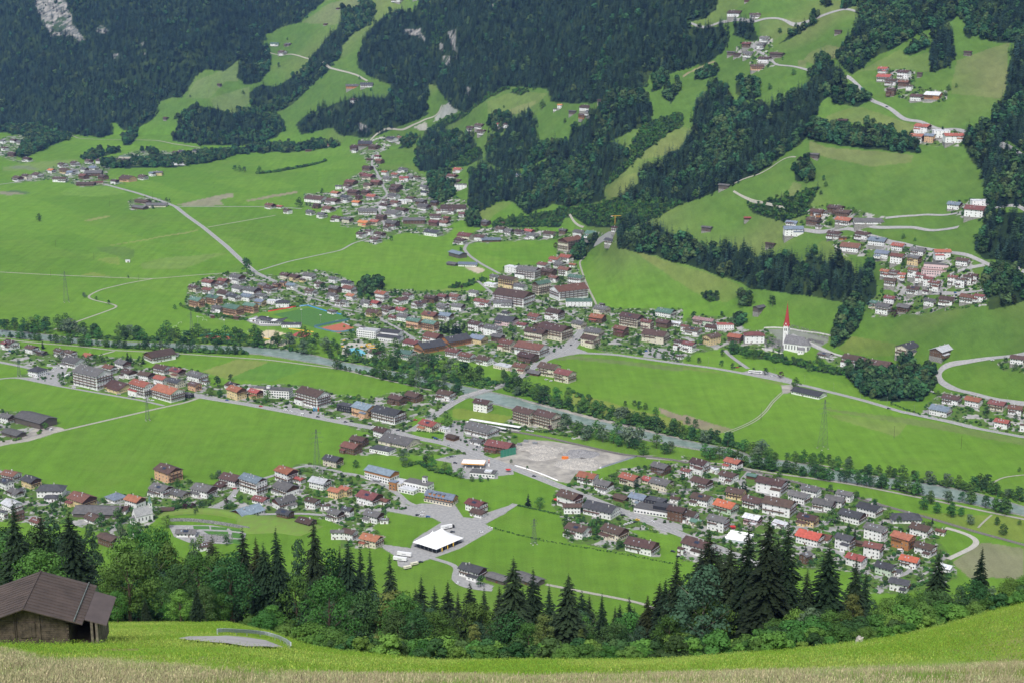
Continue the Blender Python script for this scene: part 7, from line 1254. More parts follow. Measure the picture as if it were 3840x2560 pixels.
CARS = """H:525:414:30:d:plaza H:553:417:30:w:plaza H:597:425:10:b:plaza H:562:396:20:w:plaza H:962:532:-15:w:plaza H:1027:503:-10:w:plaza H:548:738:20:d:plaza H:766:530:10:d:plaza H:803:882:80:w:farm H:1940:414:20:d:chalet H:2040:447:-20:y:chalet H:1960:478:40:w:chalet H:1980:472:40:w:chalet H:2000:466:40:w:chalet H:2022:462:40:d:chalet H:2144:460:-30:w:highway H:2015:352:-30:d:highway H:1328:146:-25:d:highway H:1010:142:0:r:fuel H:785:55:-20:d:fuel H:735:18:20:s:fuel H:755:12:20:d:fuel H:775:8:20:s:fuel H:2285:665:-30:d:yard H:2322:700:30:d:yard
G:1615:232:20:r:lane G:1495:285:10:s:lane G:2008:193:30:d:lane G:2045:290:20:w:lane G:1612:285:-10:w:lane G:635:350:10:r:yard
E:30:1340:-12:d:highway E:73:1335:-12:d:highway E:198:1358:-12:d:highway E:222:1372:-12:w:highway E:390:1398:-14:d:highway E:475:1372:60:d:highway E:445:1342:10:w:hotel E:462:1335:10:w:hotel E:482:1332:10:d:hotel E:510:1326:10:r:hotel E:620:1198:20:s:bridge E:645:1204:20:s:bridge E:675:1210:20:d:bridge E:705:1214:20:d:bridge E:760:1200:30:w:bridge E:770:1192:30:s:bridge E:635:1445:10:d:station E:650:1452:10:b:station E:665:1458:10:d:station E:680:1463:10:s:station E:742:1502:-20:s:station E:935:1510:80:d:station E:950:1514:80:s:station E:968:1518:80:w:station E:985:1520:80:w:station E:1232:1492:0:d:rail E:1285:1400:0:w:rail E:1312:1406:0:w:rail E:1600:1456:0:w:rail E:1412:1048:20:w:bridge E:1445:1057:20:w:bridge E:1070:885:0:b:inn E:1058:890:0:s:inn E:1620:775:45:d:square E:1583:812:60:d:square E:1265:690:0:w:square E:2130:832:0:s:church E:2118:840:0:s:church E:2100:853:0:b:church E:2078:868:0:w:church E:2320:924:-10:d:church E:1298:662:0:w:square E:1575:548:75:d:terrace E:1590:550:75:w:terrace E:1605:551:75:d:terrace E:1620:553:75:d:terrace E:1635:554:75:s:terrace E:1650:556:75:d:terrace E:1665:557:75:d:terrace E:1680:557:75:d:terrace E:490:560:0:w:inn
D:1565:1190:-10:b:highway D:1673:1170:10:r:yard D:1797:1232:-10:r:highway D:1985:1205:10:w:hotel D:2000:1200:10:w:hotel D:2030:1212:10:d:hotel D:2003:1270:-10:w:highway D:2190:1305:-8:d:highway D:2213:1285:0:w:hotel D:2225:1284:0:d:hotel D:2290:1312:-8:d:highway D:820:1150:10:s:field D:893:1165:0:s:field D:922:1172:0:d:field D:1020:1188:0:w:field D:1050:1192:0:w:field D:375:942:60:b:hotel D:390:940:60:r:hotel D:362:990:0:w:hotel D:72:855:0:b:yard D:153:1437:0:b:barnyard D:1715:370:0:w:fork D:508:1105:0:w:hotel
F:360:965:20:d:church F:378:965:20:r:church F:395:955:20:d:church F:1420:1248:-14:d:valley F:1033:912:-10:w:lane F:1482:970:0:w:inn F:2135:918:20:w:loop F:1735:1145:-30:d:loop F:1718:1135:-30:w:loop F:630:1022:0:s:layby F:612:1025:0:w:layby F:2060:422:0:s:hill F:1880:455:0:b:hill F:1775:452:0:w:hill C:1230:612:75:b:mountain C:1407:742:-30:d:mountain C:2282:1048:-25:b:mountain I:60:612:0:w:yard I:82:610:0:w:yard I:955:460:20:d:yard I:975:462:20:w:yard I:940:308:10:b:estate I:350:505:0:r:yard I:1502:655:0:w:yard B:1072:935:0:w:ledge"""
PLC = {'plaza': 'on the plaza beside the festival tent', 'farm': 'beside the farm below the tent', 'chalet': 'by the dark roofed chalet on the highway', 'highway': 'driving on the highway', 'fuel': 'at the fuel station', 'yard': 'in a house yard', 'lane': 'on the lane by the houses', 'hotel': 'in front of the hotels', 'bridge': 'parked near the river bridge', 'station': 'near the station', 'rail': 'beside the railway', 'inn': 'beside an inn in town', 'square': 'on the town square', 'church': 'in the car park below the church', 'terrace': 'on the terrace of the big hotel', 'field': 'beside the hotel row by the field', 'barnyard': 'in the barnyard', 'fork': 'by the road fork', 'valley': 'driving on the valley road', 'loop': 'on the hill loop road', 'layby': 'in the lay-by', 'hill': 'on the hillside village street', 'mountain': 'on the mountain road', 'estate': 'by the grey estate', 'ledge': 'on the ledge hamlet lane'}
for w in CARS.split():
    t, x, y, a, c, pl = w.split(':'); car(t, float(x), float(y), float(a), c, '%s car %s' % (CC[c][0], PLC[pl]), 'cars ' + PLC[pl])
for t, x, y, a, lab in (('D', 340, 955, 0, 'white van nearest the long hall in the hotel car park'), ('D', 380, 975, 0, 'white van in the middle of the hotel car park'), ('D', 1970, 1260, -10, 'white van driving past the brown hotel'), ('D', 2085, 1290, -8, 'white van on the highway by the banners'), ('D', 2335, 1318, -8, 'white camper van on the highway'), ('D', 353, 1395, 70, 'white van by the grey barn'), ('I', 1500, 662, 0, 'white van beside the orange roofed house'), ('E', 1585, 760, 45, 'white van on the town square')): car(t, x, y, a, 'w', lab, None, 1)
def lorry(t, x, y, ang, L, h, lab, cab=True, m=None, name='lorry', cat='lorry'):
    X, Y, Z = gp(t, x, y); o = thing(name, lab, cat, (X, Y, .1), math.radians(ang)); q = MB(); q.box(-L / 2, -1.25, 1.0, L / 2, 1.25, h); q.build('box_body', m or white, o); q = MB(); q.box(-L / 2, -1.1, .7, L / 2, 1.1, 1.0); q.build('chassis', steel, o)
    for sx in (-L / 2 + 1.2, -L / 2 + 2.4, L / 2 - 1.5):
        for sy in (-1.1, 1.1): ob = obj('wheel', WHL, o, TM(sx, sy, .5) @ Matrix.Scale(1.5, 4))
    if cab: c = MB(); profile(c, [(L / 2 + .2, .5), (L / 2 + 2.4, .5), (L / 2 + 2.4, 1.6), (L / 2 + 2.1, 2.9), (L / 2 + .2, 2.9)], 1.2); c.build('cab', dark, o)
    q = MB(); q.box(-2, -1.28, 1.9, 2, -1.255, 2.5); q.build('lettering_band', metal, o)
lorry('H', 435, 695, -18, 13.5, 3.9, 'long white trailer nearest the festival tent', False, name='trailer', cat='trailer'); lorry('H', 405, 727, -18, 12.5, 3.8, 'white trailer parked behind the longest trailer', False, name='trailer', cat='trailer'); lorry('H', 725, 507, 28, 11, 3.9, 'white lorry with dark cab behind the tent')
for x, y, lab in ((456, 782, 'cream caravan nearest the spruces'), (503, 757, 'cream caravan beside the dark parked car')): lorry('H', x, y, 30, 7, 2.8, lab, False, mat('cream_paint', (.72, .68, .52), .5), 'caravan', 'caravan')
def bus():
    X, Y, Z = gp('F', 500, 1005); o = thing('coach', 'white coach parked in the lay-by under the church', 'bus', (X, Y, Z + .6), math.radians(-14)); q = MB(); profile(q, [(-8.5, .4), (8.5, .4), (8.7, 1.6), (8.4, 3.4), (-8.5, 3.4)], 1.27); q.build('body', white, o); q = MB(); q.box(-8.2, -1.3, 1.7, 7.6, 1.3, 2.7); q.build('window_band', glass, o)
    for sx in (-5, -3.8, 5.2):
        for sy in (-1.2, 1.2): obj('wheel', WHL, o, TM(sx, sy, .5) @ Matrix.Scale(1.5, 4))
bus()
lorry('D', 462, 1028, 80, 9, 3.2, 'white coach beside the tall hotel', False, name='coach', cat='bus')
# ---------------------------------------------------------------- trees of the valley floor and slopes
ROADS_XY = [(P, w) for P, w in ROADPTS]
SEGS = np.concatenate([np.concatenate([P[::2], np.full((len(P[::2]), 1), w / 2 + 2.5)], 1) for P, w in ROADS_XY])
FT = np.array(FOOT)
def free(x, y, r=2.5):
    return (np.hypot(SEGS[:, 0] - x, SEGS[:, 1] - y) > SEGS[:, 2] + r * .3).all() and (np.hypot(FT[:, 0] - x, FT[:, 1] - y) > FT[:, 2] + r).all()
GN_ = {0: 'green', 1: 'dark green', 2: 'silvery green willow like', 3: 'dark green slim', 4: 'rounded green', 5: 'fresh light green', 6: 'dark red leaved', 7: 'slim green'}
def vtree(x, y, z, h, i, name, cat, lab, grp, wide=1.0):
    k = GAR[i] if i < 10 else SMS[i - 10]; put_tree(k, name, lab, cat, (x, y, z), h, wide, grp)
rr = random.Random(77)
def river_trees():
    # banks: where the photo shows rows of trees (tile x ranges), left bank far, right bank near
    n = 0
    bankfar = "D 0,728 200,735 330,700 500,735 700,760 850,768 1000,770 1100,775 1250,780 1400,780 1500,785 1640,795 1850,815 E -60,850 0,890 150,900 300,935 450,960 600,1000 750,1020 900,1060 1040,1080"
    near1 = "D 60,760 200,775 400,800 550,812 700,820 800,825 900,830 1050,835 1250,840 1350,850 1500,865 1600,870 1690,872"
    near2 = "E -30,900 0,960 200,1010 350,1050 450,1080 600,1100 750,1140 840,1150"
    far2 = "E 1130,1110 1200,1130 1300,1160 1400,1200 1550,1240 1700,1280 1850,1310 2000,1350 2200,1400 2352,1440 F 200,1490 400,1530 600,1567"
    far3 = "I 500,10 620,30 800,50 1000,80 1250,130 1500,170 1700,200 1900,235 2100,260 2300,310"
    near3 = "E 1500,1350 1650,1430 1800,1450 1950,1500 2100,1550 2300,1567"
    near4 = "I 100,20 300,40 420,60 600,100 800,130 1000,170 1200,195 1300,210 1500,245 1680,290"
    near5 = "I 1900,310 2000,330 2200,380 2330,410"
    for s, cnt, jit, hr in ((bankfar, 76, 14, (13, 24)), (near1, 38, 6, (9, 15)), (near2, 30, 7, (11, 18)), (far2, 60, 11, (10, 19)), (far3, 36, 7, (8, 15)), (near3, 16, 9, (11, 17)), (near4, 34, 5, (11, 17)), (near5, 8, 7, (10, 16))):
        P = worldline(s, 3); m = len(P)
        for k in range(cnt):
            q = P[int((k + rr.random()) / cnt * (m - 1))]; x, y = q[0] + rr.gauss(0, jit * .5), q[1] + rr.gauss(0, jit * .6); d = np.hypot(RV[:, 0] - x, RV[:, 1] - y).min()
            if d < 15.5: y += (16 - d) * 1.6 * (1 if s in (bankfar, far2, far3) else -1)
            i = rr.choice([0, 1, 1, 3, 4, 4, 7, 2, 0]); pxx = project(x, y, 0)[0]; vtree(x, y, 0, rr.uniform(*hr) * (.5 if 1270 < pxx < 1400 and y > 1500 else 1), i, 'riverside_tree', 'tree', GN_[i] + ' tree in the rows along the river', 'trees along the river', rr.uniform(1.05, 1.45))
river_trees()
SOLO = """D:1703:322:22:1:big_dark_round_tree_at_the_road_fork D:750:532:6:1:small_dark_tree_in_the_bend_of_the_field_path D:580:485:7:2:grey_green_tree_by_the_field_path D:663:500:5:0:tiny_tree_beside_the_field_path D:883:350:4:4:little_tree_on_the_long_field_road A:270:1527:10:0:lone_tree_with_bare_left_side_in_the_wide_meadow D:312:735:15:1:large_tree_of_the_left_river_bank D:200:735:13:1:round_dark_tree_of_the_left_river_bank D:160:735:12:1:dark_tree_left_of_the_round_pair_on_the_bank D:235:735:13:4:tree_between_the_pair_on_the_left_bank D:15:720:15:1:dark_tree_at_the_left_end_of_the_river_bank D:575:740:15:7:tall_tree_above_the_left_river_reach D:1590:1058:8:1:round_tree_between_the_striped_field_and_village D:295:835:10:11:dark_conifer_in_the_left_riverside_garden D:985:940:11:10:conifer_beside_the_long_white_farmhouse D:880:925:12:11:dark_conifer_left_of_the_long_farmhouse D:905:945:12:10:second_conifer_beside_the_long_farmhouse D:610:955:11:4:round_tree_beside_the_grey_shop_hall D:660:935:10:1:dark_tree_behind_the_hotel_car_park D:700:930:9:4:tree_between_car_park_and_white_house D:425:1085:8:5:light_tree_at_the_tall_hotel D:1500:1100:12:1:dark_tree_left_of_the_yellow_house D:1455:1160:9:5:light_green_tree_left_of_the_yellow_house D:1520:1165:8:4:round_tree_before_the_yellow_house D:1850:1200:11:4:wide_tree_before_the_white_modern_block D:1750:1195:6:5:small_tree_by_the_highway D:315:1390:7:5:round_green_tree_beside_the_grey_barn D:1918:810:11:7:slim_tree_right_of_the_sand_court D:2010:800:15:11:dark_spruce_right_of_the_sand_court D:2090:870:15:2:large_weeping_willow_by_the_river D:2150:875:13:5:light_tree_beside_the_weeping_willow D:2280:905:12:1:dark_tree_on_the_bank_below_the_pool D:2300:820:9:4:round_tree_beside_the_tennis_courts D:2225:455:13:1:dark_oval_tree_in_the_village_beyond_the_pitch D:1360:585:7:1:dark_tree_below_the_green_roofed_flats D:1205:565:6:4:round_bush_at_the_village_corner D:1245:545:5:4:small_bush_at_the_village_corner
E:345:95:9:1:dark_tree_right_of_the_fan_village_lane E:825:165:7:0:tree_at_the_farm_lane_curve E:1478:145:9:6:dark_purple_tree_beside_the_tall_cream_hotel E:1222:270:5:4:round_tree_in_the_loop_meadow E:258:430:9:1:dark_tree_left_of_the_red_roofed_house E:375:460:9:10:spruce_beside_the_red_roofed_house E:345:470:10:11:second_spruce_beside_the_red_roofed_house E:190:500:8:10:bluish_conifer_in_the_west_quarter E:340:520:7:5:light_tree_below_the_red_roofed_house E:590:460:6:4:round_bush_on_the_meadow_edge E:870:510:11:11:dark_conifer_before_the_grey_chalet E:830:425:5:6:dark_red_bush_row_north_of_the_centre E:1330:555:8:5:light_tree_beside_the_long_white_hotel E:1385:545:9:11:narrow_conifer_between_the_two_big_hotels E:1410:500:7:10:small_conifer_above_the_hotel_lane E:1520:400:14:1:broad_dark_tree_between_the_hotels E:1500:430:11:4:round_tree_below_the_broad_dark_tree E:690:720:14:11:first_spruce_of_the_tall_group_in_town E:710:730:15:10:second_spruce_of_the_tall_group_in_town E:735:725:16:11:third_spruce_of_the_tall_group_in_town E:770:735:16:12:fourth_spruce_of_the_tall_group_in_town E:790:725:17:10:fifth_spruce_of_the_tall_group_in_town E:815:735:17:11:sixth_spruce_of_the_tall_group_in_town E:845:730:17:12:last_spruce_of_the_tall_group_in_town E:855:755:10:5:light_green_tree_right_of_the_tall_spruces E:488:718:7:5:light_green_tree_beside_the_school_road E:373:825:11:4:round_tree_by_the_timber_clad_quarter E:1180:775:9:11:conifer_left_of_the_long_cream_hotel E:1212:790:7:12:small_conifer_by_the_long_cream_hotel E:1165:715:10:4:round_tree_on_the_green_slope_in_town E:1190:740:7:1:dark_bush_on_the_green_slope_in_town E:1030:615:7:0:tree_on_the_terrace_meadow_in_town E:1960:590:5:11:first_little_cone_tree_in_the_row_below_the_meadow E:2030:595:5:12:second_little_cone_tree_in_the_row_below_the_meadow E:2092:597:5:11:third_little_cone_tree_in_the_row_below_the_meadow E:2145:598:6:4:round_tree_at_the_end_of_the_cone_tree_row E:2060:880:8:1:dark_round_tree_at_the_church_car_park E:2160:895:6:5:small_round_tree_at_the_car_park_edge E:2212:905:6:4:second_round_tree_at_the_car_park_edge E:2285:905:8:1:dark_tree_at_the_car_park_edge E:2245:900:6:5:thin_tree_at_the_car_park_edge E:2000:810:9:4:wide_tree_beside_the_cream_farmhouse E:2040:812:9:1:dark_tree_beside_the_cream_farmhouse E:2300:740:9:10:conifer_at_the_east_end_of_town
E:1130:1100:17:1:large_dark_tree_at_the_bridge_end E:1180:1120:18:4:tall_round_tree_right_of_the_bridge E:1225:1130:17:1:second_large_tree_right_of_the_bridge E:1280:1150:17:4:third_large_tree_right_of_the_bridge E:1350:1150:13:1:dark_tree_behind_the_river_bank E:1410:1190:16:1:dark_tree_at_the_gravel_bank E:1480:1200:16:7:tall_tree_above_the_gravel_bank E:1560:1190:12:7:tree_below_the_cream_house_corner E:890:1070:17:4:tall_tree_of_the_upper_river_bank E:1120:1040:11:7:tree_beside_the_bridge_road E:1190:1035:11:7:slim_tree_beside_the_pale_flat_house E:600:960:16:2:grey_green_tall_tree_of_the_upper_bank E:480:960:13:2:broad_grey_green_tree_of_the_upper_bank E:710:1085:11:2:grey_green_tree_on_the_lower_bank E:315:1040:11:4:tree_on_the_lower_bank_by_the_path E:800:1150:13:1:dark_tree_at_the_lower_bridge_end E:730:1375:14:4:big_round_tree_beside_the_station_lane E:600:1310:7:4:small_tree_left_of_the_station_lane E:640:1320:6:4:low_tree_before_the_station_lane E:1690:1465:14:2:silver_willow_left_of_the_playground E:1800:1475:17:2:tall_silver_willow_beside_the_playground E:1980:1510:20:2:great_silver_willow_in_the_river_meadow E:2050:1500:18:2:second_great_silver_willow_in_the_river_meadow E:1900:1420:13:5:light_green_tree_between_the_willows E:2170:1520:14:5:light_green_tree_at_the_river_meadow_end E:1560:1360:11:2:light_tree_right_of_the_brown_roofed_flats E:1440:1400:6:6:dark_purple_bush_before_the_brown_roofed_flats E:1490:1400:8:11:conifer_at_the_corner_of_the_brown_roofed_flats E:1955:1228:6:1:small_tree_in_the_big_meadow_by_the_field_strip E:2050:1250:9:1:wide_dark_tree_in_the_big_meadow E:2095:1255:7:4:tree_right_of_the_wide_dark_tree E:2165:1290:8:4:round_tree_by_the_brown_field_strip E:2020:1230:7:1:dark_tree_left_of_the_wide_dark_tree E:2110:1360:10:7:tree_on_the_bank_below_the_big_meadow
H:1288:350:13:10:spruce_at_the_lane_in_front_of_the_pylon_meadow H:1368:365:11:5:light_green_tree_beside_the_lane_spruce H:820:160:11:5:round_bright_tree_at_the_fuel_station H:715:110:10:5:bright_tree_left_of_the_fuel_station H:745:135:9:4:tree_between_the_bright_trees_at_the_fuel_station H:630:90:11:4:round_tree_of_the_hedge_by_the_fuel_station H:580:70:11:1:dark_tree_of_the_hedge_by_the_fuel_station H:610:40:10:5:light_tree_behind_the_hedge H:900:180:6:4:bush_before_the_fuel_station_shop H:960:182:7:0:tree_before_the_fuel_station_shop H:1010:175:4:1:dark_bush_right_of_the_shop H:430:45:13:2:weeping_willow_behind_the_solar_building H:100:85:8:4:round_tree_left_of_the_solar_building H:1170:52:4:4:little_round_tree_on_the_highway_verge H:1280:95:4:1:little_dark_tree_on_the_highway_verge H:1550:520:12:1:dark_tree_left_of_the_grey_roofed_house H:1555:570:8:4:bush_left_of_the_grey_roofed_house H:1725:490:7:0:tree_right_of_the_grey_roofed_house H:1790:535:7:1:tree_left_of_the_dark_chalet_house H:1830:635:6:4:bush_below_the_dark_chalet_house H:1915:640:8:4:tree_left_of_the_timber_front_house H:960:905:10:1:dark_tree_before_the_farm_below_the_tent H:285:385:6:11:narrow_dark_cypress_by_the_white_house H:2035:225:13:11:dark_spruce_between_the_terrace_houses H:2265:275:11:5:bright_round_tree_on_the_terrace H:1690:200:8:4:bush_before_the_red_roofed_terrace_house
G:1385:380:9:1:round_dark_tree_beside_the_cemetery_lane G:1330:375:7:6:small_dark_red_tree_beside_the_cemetery_lane G:1275:380:7:6:dark_red_bush_left_of_the_lane_trees G:1235:370:11:4:round_tree_above_the_mound G:1300:355:9:4:second_round_tree_above_the_mound G:1215:385:7:1:dark_bush_above_the_mound G:1090:410:8:4:tree_right_of_the_chapel G:420:320:8:1:dark_tree_right_of_the_hipped_roof_house G:385:360:6:4:bushes_below_the_hipped_roof_house G:1460:165:6:4:first_orchard_tree_on_the_meadow_edge G:1490:160:5:4:second_orchard_tree_on_the_meadow_edge G:1515:150:6:0:third_orchard_tree_on_the_meadow_edge G:1215:220:7:4:tree_left_of_the_grey_roofed_lane_house G:1300:200:6:0:small_tree_by_the_lane_bend G:815:470:14:4:broad_tree_before_the_long_grey_barn G:920:530:12:4:tree_below_the_chapel G:700:490:12:4:tree_left_below_the_chapel G:1150:500:12:5:light_tree_between_chapel_and_cemetery G:1380:620:9:5:light_tree_below_the_cemetery G:1560:620:9:1:dark_tree_below_the_cemetery G:1780:440:7:11:small_conifer_on_the_mound_end G:2075:340:7:4:tree_among_the_lane_houses G:1840:210:6:0:small_tree_by_the_red_roofed_guesthouse G:2190:285:6:4:tree_by_the_pale_roofed_house G:1560:330:5:6:purple_bush_beside_the_lane_bend
I:410:255:12:11:dark_conifer_pair_left_in_the_lower_village I:432:258:13:10:dark_conifer_pair_right_in_the_lower_village I:365:245:9:1:dark_tree_beside_the_conifer_pair I:1030:470:14:4:large_round_tree_in_the_grey_estate I:1145:520:10:10:conifer_left_of_the_tall_grey_house I:1185:560:9:11:dark_conifer_in_front_of_the_tall_grey_house I:1090:555:6:4:bush_in_the_garden_rows I:845:680:9:10:bluish_conifer_beside_the_orange_roofed_house I:85:260:9:4:tree_in_the_rows_beside_the_rail_bend I:20:240:9:4:round_tree_left_of_the_rail_bend_rows I:1490:470:7:4:tree_beside_the_hipped_grey_bungalow I:1410:440:8:5:bushy_tree_at_the_end_of_the_grey_estate I:1720:470:6:11:small_conifers_beside_the_railway I:1980:480:10:2:round_pale_tree_in_the_river_meadow I:2210:550:11:0:leafy_tree_in_the_river_meadow I:2165:480:8:7:thin_tree_in_the_river_meadow I:2320:480:5:4:small_bush_by_the_river_path I:1660:375:13:7:slim_tree_on_the_near_river_bank I:1705:335:13:7:second_slim_tree_on_the_near_river_bank I:1750:400:11:7:thin_bare_tree_by_the_river_path I:1850:425:14:7:tall_thin_tree_by_the_river_path I:1830:330:12:2:grey_tree_on_the_near_river_bank I:1920:420:9:7:thin_tree_right_of_the_tall_thin_tree I:1605:270:12:4:round_tree_on_the_near_bank I:2010:240:14:1:dark_tree_on_the_far_bank_by_the_footbridge I:2095:230:15:1:large_dark_tree_on_the_far_bank_by_the_footbridge I:2050:220:13:4:tree_between_the_dark_pair_on_the_far_bank I:2155:390:13:4:tree_on_the_near_bank_by_the_meadow_path I:2320:320:15:1:dark_tree_at_the_right_end_of_the_river I:900:130:15:4:tall_round_tree_on_the_near_bank I:625:95:14:4:tree_on_the_near_bank_by_the_long_shed I:1145:70:10:7:tree_on_the_big_meadow_edge I:2320:115:5:4:bush_in_the_meadow_beyond_the_river
F:268:955:7:1:first_round_tree_on_the_green_below_the_church F:342:975:7:1:second_round_tree_on_the_green_below_the_church F:110:935:7:1:third_round_tree_on_the_green_below_the_church F:40:920:7:4:tree_at_the_left_end_of_the_green F:570:1015:8:1:round_tree_at_the_end_of_the_lay_by F:675:1035:7:6:dark_purple_tree_beside_the_lay_by F:488:995:5:1:small_tree_before_the_coach F:272:885:8:1:tree_at_the_top_of_the_lane F:345:870:15:1:tall_dark_tree_left_of_the_church F:440:900:12:4:tree_below_the_white_hipped_house F:490:905:10:4:tree_below_the_churchyard F:780:1110:11:4:bushy_tree_left_of_the_long_barn F:618:545:13:1:oval_dark_tree_in_the_meadow_above_the_church F:460:545:12:4:tree_group_in_the_meadow_above_the_church F:75:640:11:1:tree_left_of_the_pink_house F:120:805:9:4:tree_between_church_side_houses F:930:930:8:1:tree_row_left_of_the_inn F:955:960:8:4:tree_below_the_inn_row F:1140:1040:12:1:dark_tree_below_the_inn F:1550:1060:17:1:tall_dark_tree_at_the_loop_road F:1270:250:7:4:tree_beside_the_upper_rows F:1520:80:6:4:small_tree_on_the_upper_meadow F:1600:95:4:4:bush_on_the_upper_meadow F:1458:618:8:6:dark_purple_tree_at_the_foot_of_the_hillside_village F:85:1380:9:1:dark_tree_by_the_brown_field_strip F:35:1350:7:0:thin_tree_by_the_brown_field_strip F:150:1490:13:2:grey_willow_at_the_river_meadow F:2095:1290:9:1:dark_tree_between_the_garden_village_houses F:1180:60:4:11:narrow_conifer_by_the_upper_road
C:600:620:8:0:rounded_tree_on_the_green_spur C:668:235:8:1:round_tree_on_the_high_meadow C:780:190:6:4:bushes_on_the_high_meadow C:905:180:11:1:large_tree_beside_the_high_road C:765:520:8:0:tree_below_the_bend_hamlet C:1830:630:7:4:tree_right_of_the_pale_roofed_barn C:1885:605:5:0:small_tree_right_of_the_upper_hamlet C:970:1245:6:1:tree_pair_on_the_big_slope_meadow C:985:1290:6:4:second_tree_on_the_big_slope_meadow C:950:1345:5:1:small_tree_on_the_big_slope_meadow C:850:1265:7:4:tree_below_the_dark_round_clump C:1250:1490:4:4:lone_bush_beside_the_long_barn_roof C:1205:460:11:5:light_tree_by_the_mountain_road_bend C:150:1330:13:0:feathery_tree_by_the_wood_edge C:85:1370:10:4:tree_below_the_feathery_tree C:1090:860:8:1:tree_behind_the_little_meadow_barn
B:1015:915:9:11:conifer_between_ledge_hamlet_houses B:1065:920:11:1:round_dark_tree_in_the_ledge_hamlet B:1385:750:12:4:big_round_tree_on_the_ledge_meadow B:1540:850:7:0:tree_left_of_the_wooded_ledge_farms B:1120:745:4:4:small_bush_on_the_ledge_meadow B:205:630:6:4:tree_right_of_the_left_ledge_hamlet B:125:550:6:4:tree_above_the_left_ledge_hamlet A:1920:465:9:1:dark_tree_group_on_the_high_left_meadow A:1980:278:5:1:dark_bush_above_the_pale_roofed_farm A:1620:1180:9:1:left_tree_of_the_trio_on_the_far_plain A:1650:1185:9:4:middle_tree_of_the_trio_on_the_far_plain A:1685:1190:9:1:right_tree_of_the_trio_on_the_far_plain A:1788:1190:9:4:tree_at_the_end_of_the_far_hedge A:735:1160:13:1:dark_tree_in_the_far_pool_village A:780:1150:16:1:tall_dark_tree_in_the_far_pool_village A:1310:675:5:1:bush_on_the_far_left_slope A:1675:650:7:4:tree_on_the_far_left_slope A:2060:1430:12:4:round_tree_at_the_west_spur_of_the_fan_village A:2220:1330:6:4:tree_at_the_edge_of_the_fan_village"""
for w in SOLO.split():
    t, x, y, h, i, lab = w.split(':'); x, y = float(x), float(y); X, Y, Z = gp(t, x, y); i = int(i); lab = lab.replace('_', ' ')
    vtree(X, Y, Z - .2, float(h) * {'A': 1.7, 'B': 1.55, 'C': 1.5, 'D': 1.3, 'E': 1.22, 'F': 1.3}.get(t, 1.12), i, 'garden_tree' if i < 10 else 'garden_spruce', 'tree' if i < 10 else 'conifer', lab, None, 1.15 if i < 10 else 1.3)
def gardens():
    n = 0; polys = [pts(p) for p in URBAN]
    P0 = [(p, abs(sum(p[i][0] * p[(i + 1) % len(p)][1] - p[(i + 1) % len(p)][0] * p[i][1] for i in range(len(p))))) for p in polys if len(p) > 2]; tot = sum(a for _, a in P0)
    for p, a in P0:
        want = max(4, int(285 * a / tot)); xs = [q[0] for q in p]; ys = [q[1] for q in p]; tr = 0
        while want > 0 and tr < 2500:
            tr += 1; px, py = rr.uniform(min(xs), max(xs)), rr.uniform(min(ys), max(ys))
            if not inpoly(np.array([px]), np.array([py]), p)[0]: continue
            X, Y, Z = gp('N', px, py)
            if not free(X, Y, 1.0): continue
            i = rr.choice([0, 1, 4, 4, 5, 1, 3, 0, 11, 2]); h = rr.uniform(4, 9); 
            vtree(X, Y, Z - .2, h, i, 'village_tree' if i < 10 else 'village_conifer', 'tree' if i < 10 else 'conifer', (GN_[i] + ' tree' if i < 10 else 'small dark conifer') + ' in a village garden', 'trees in the village gardens', 1.25); want -= 1; n += 1
    print('garden trees', n)
gardens()
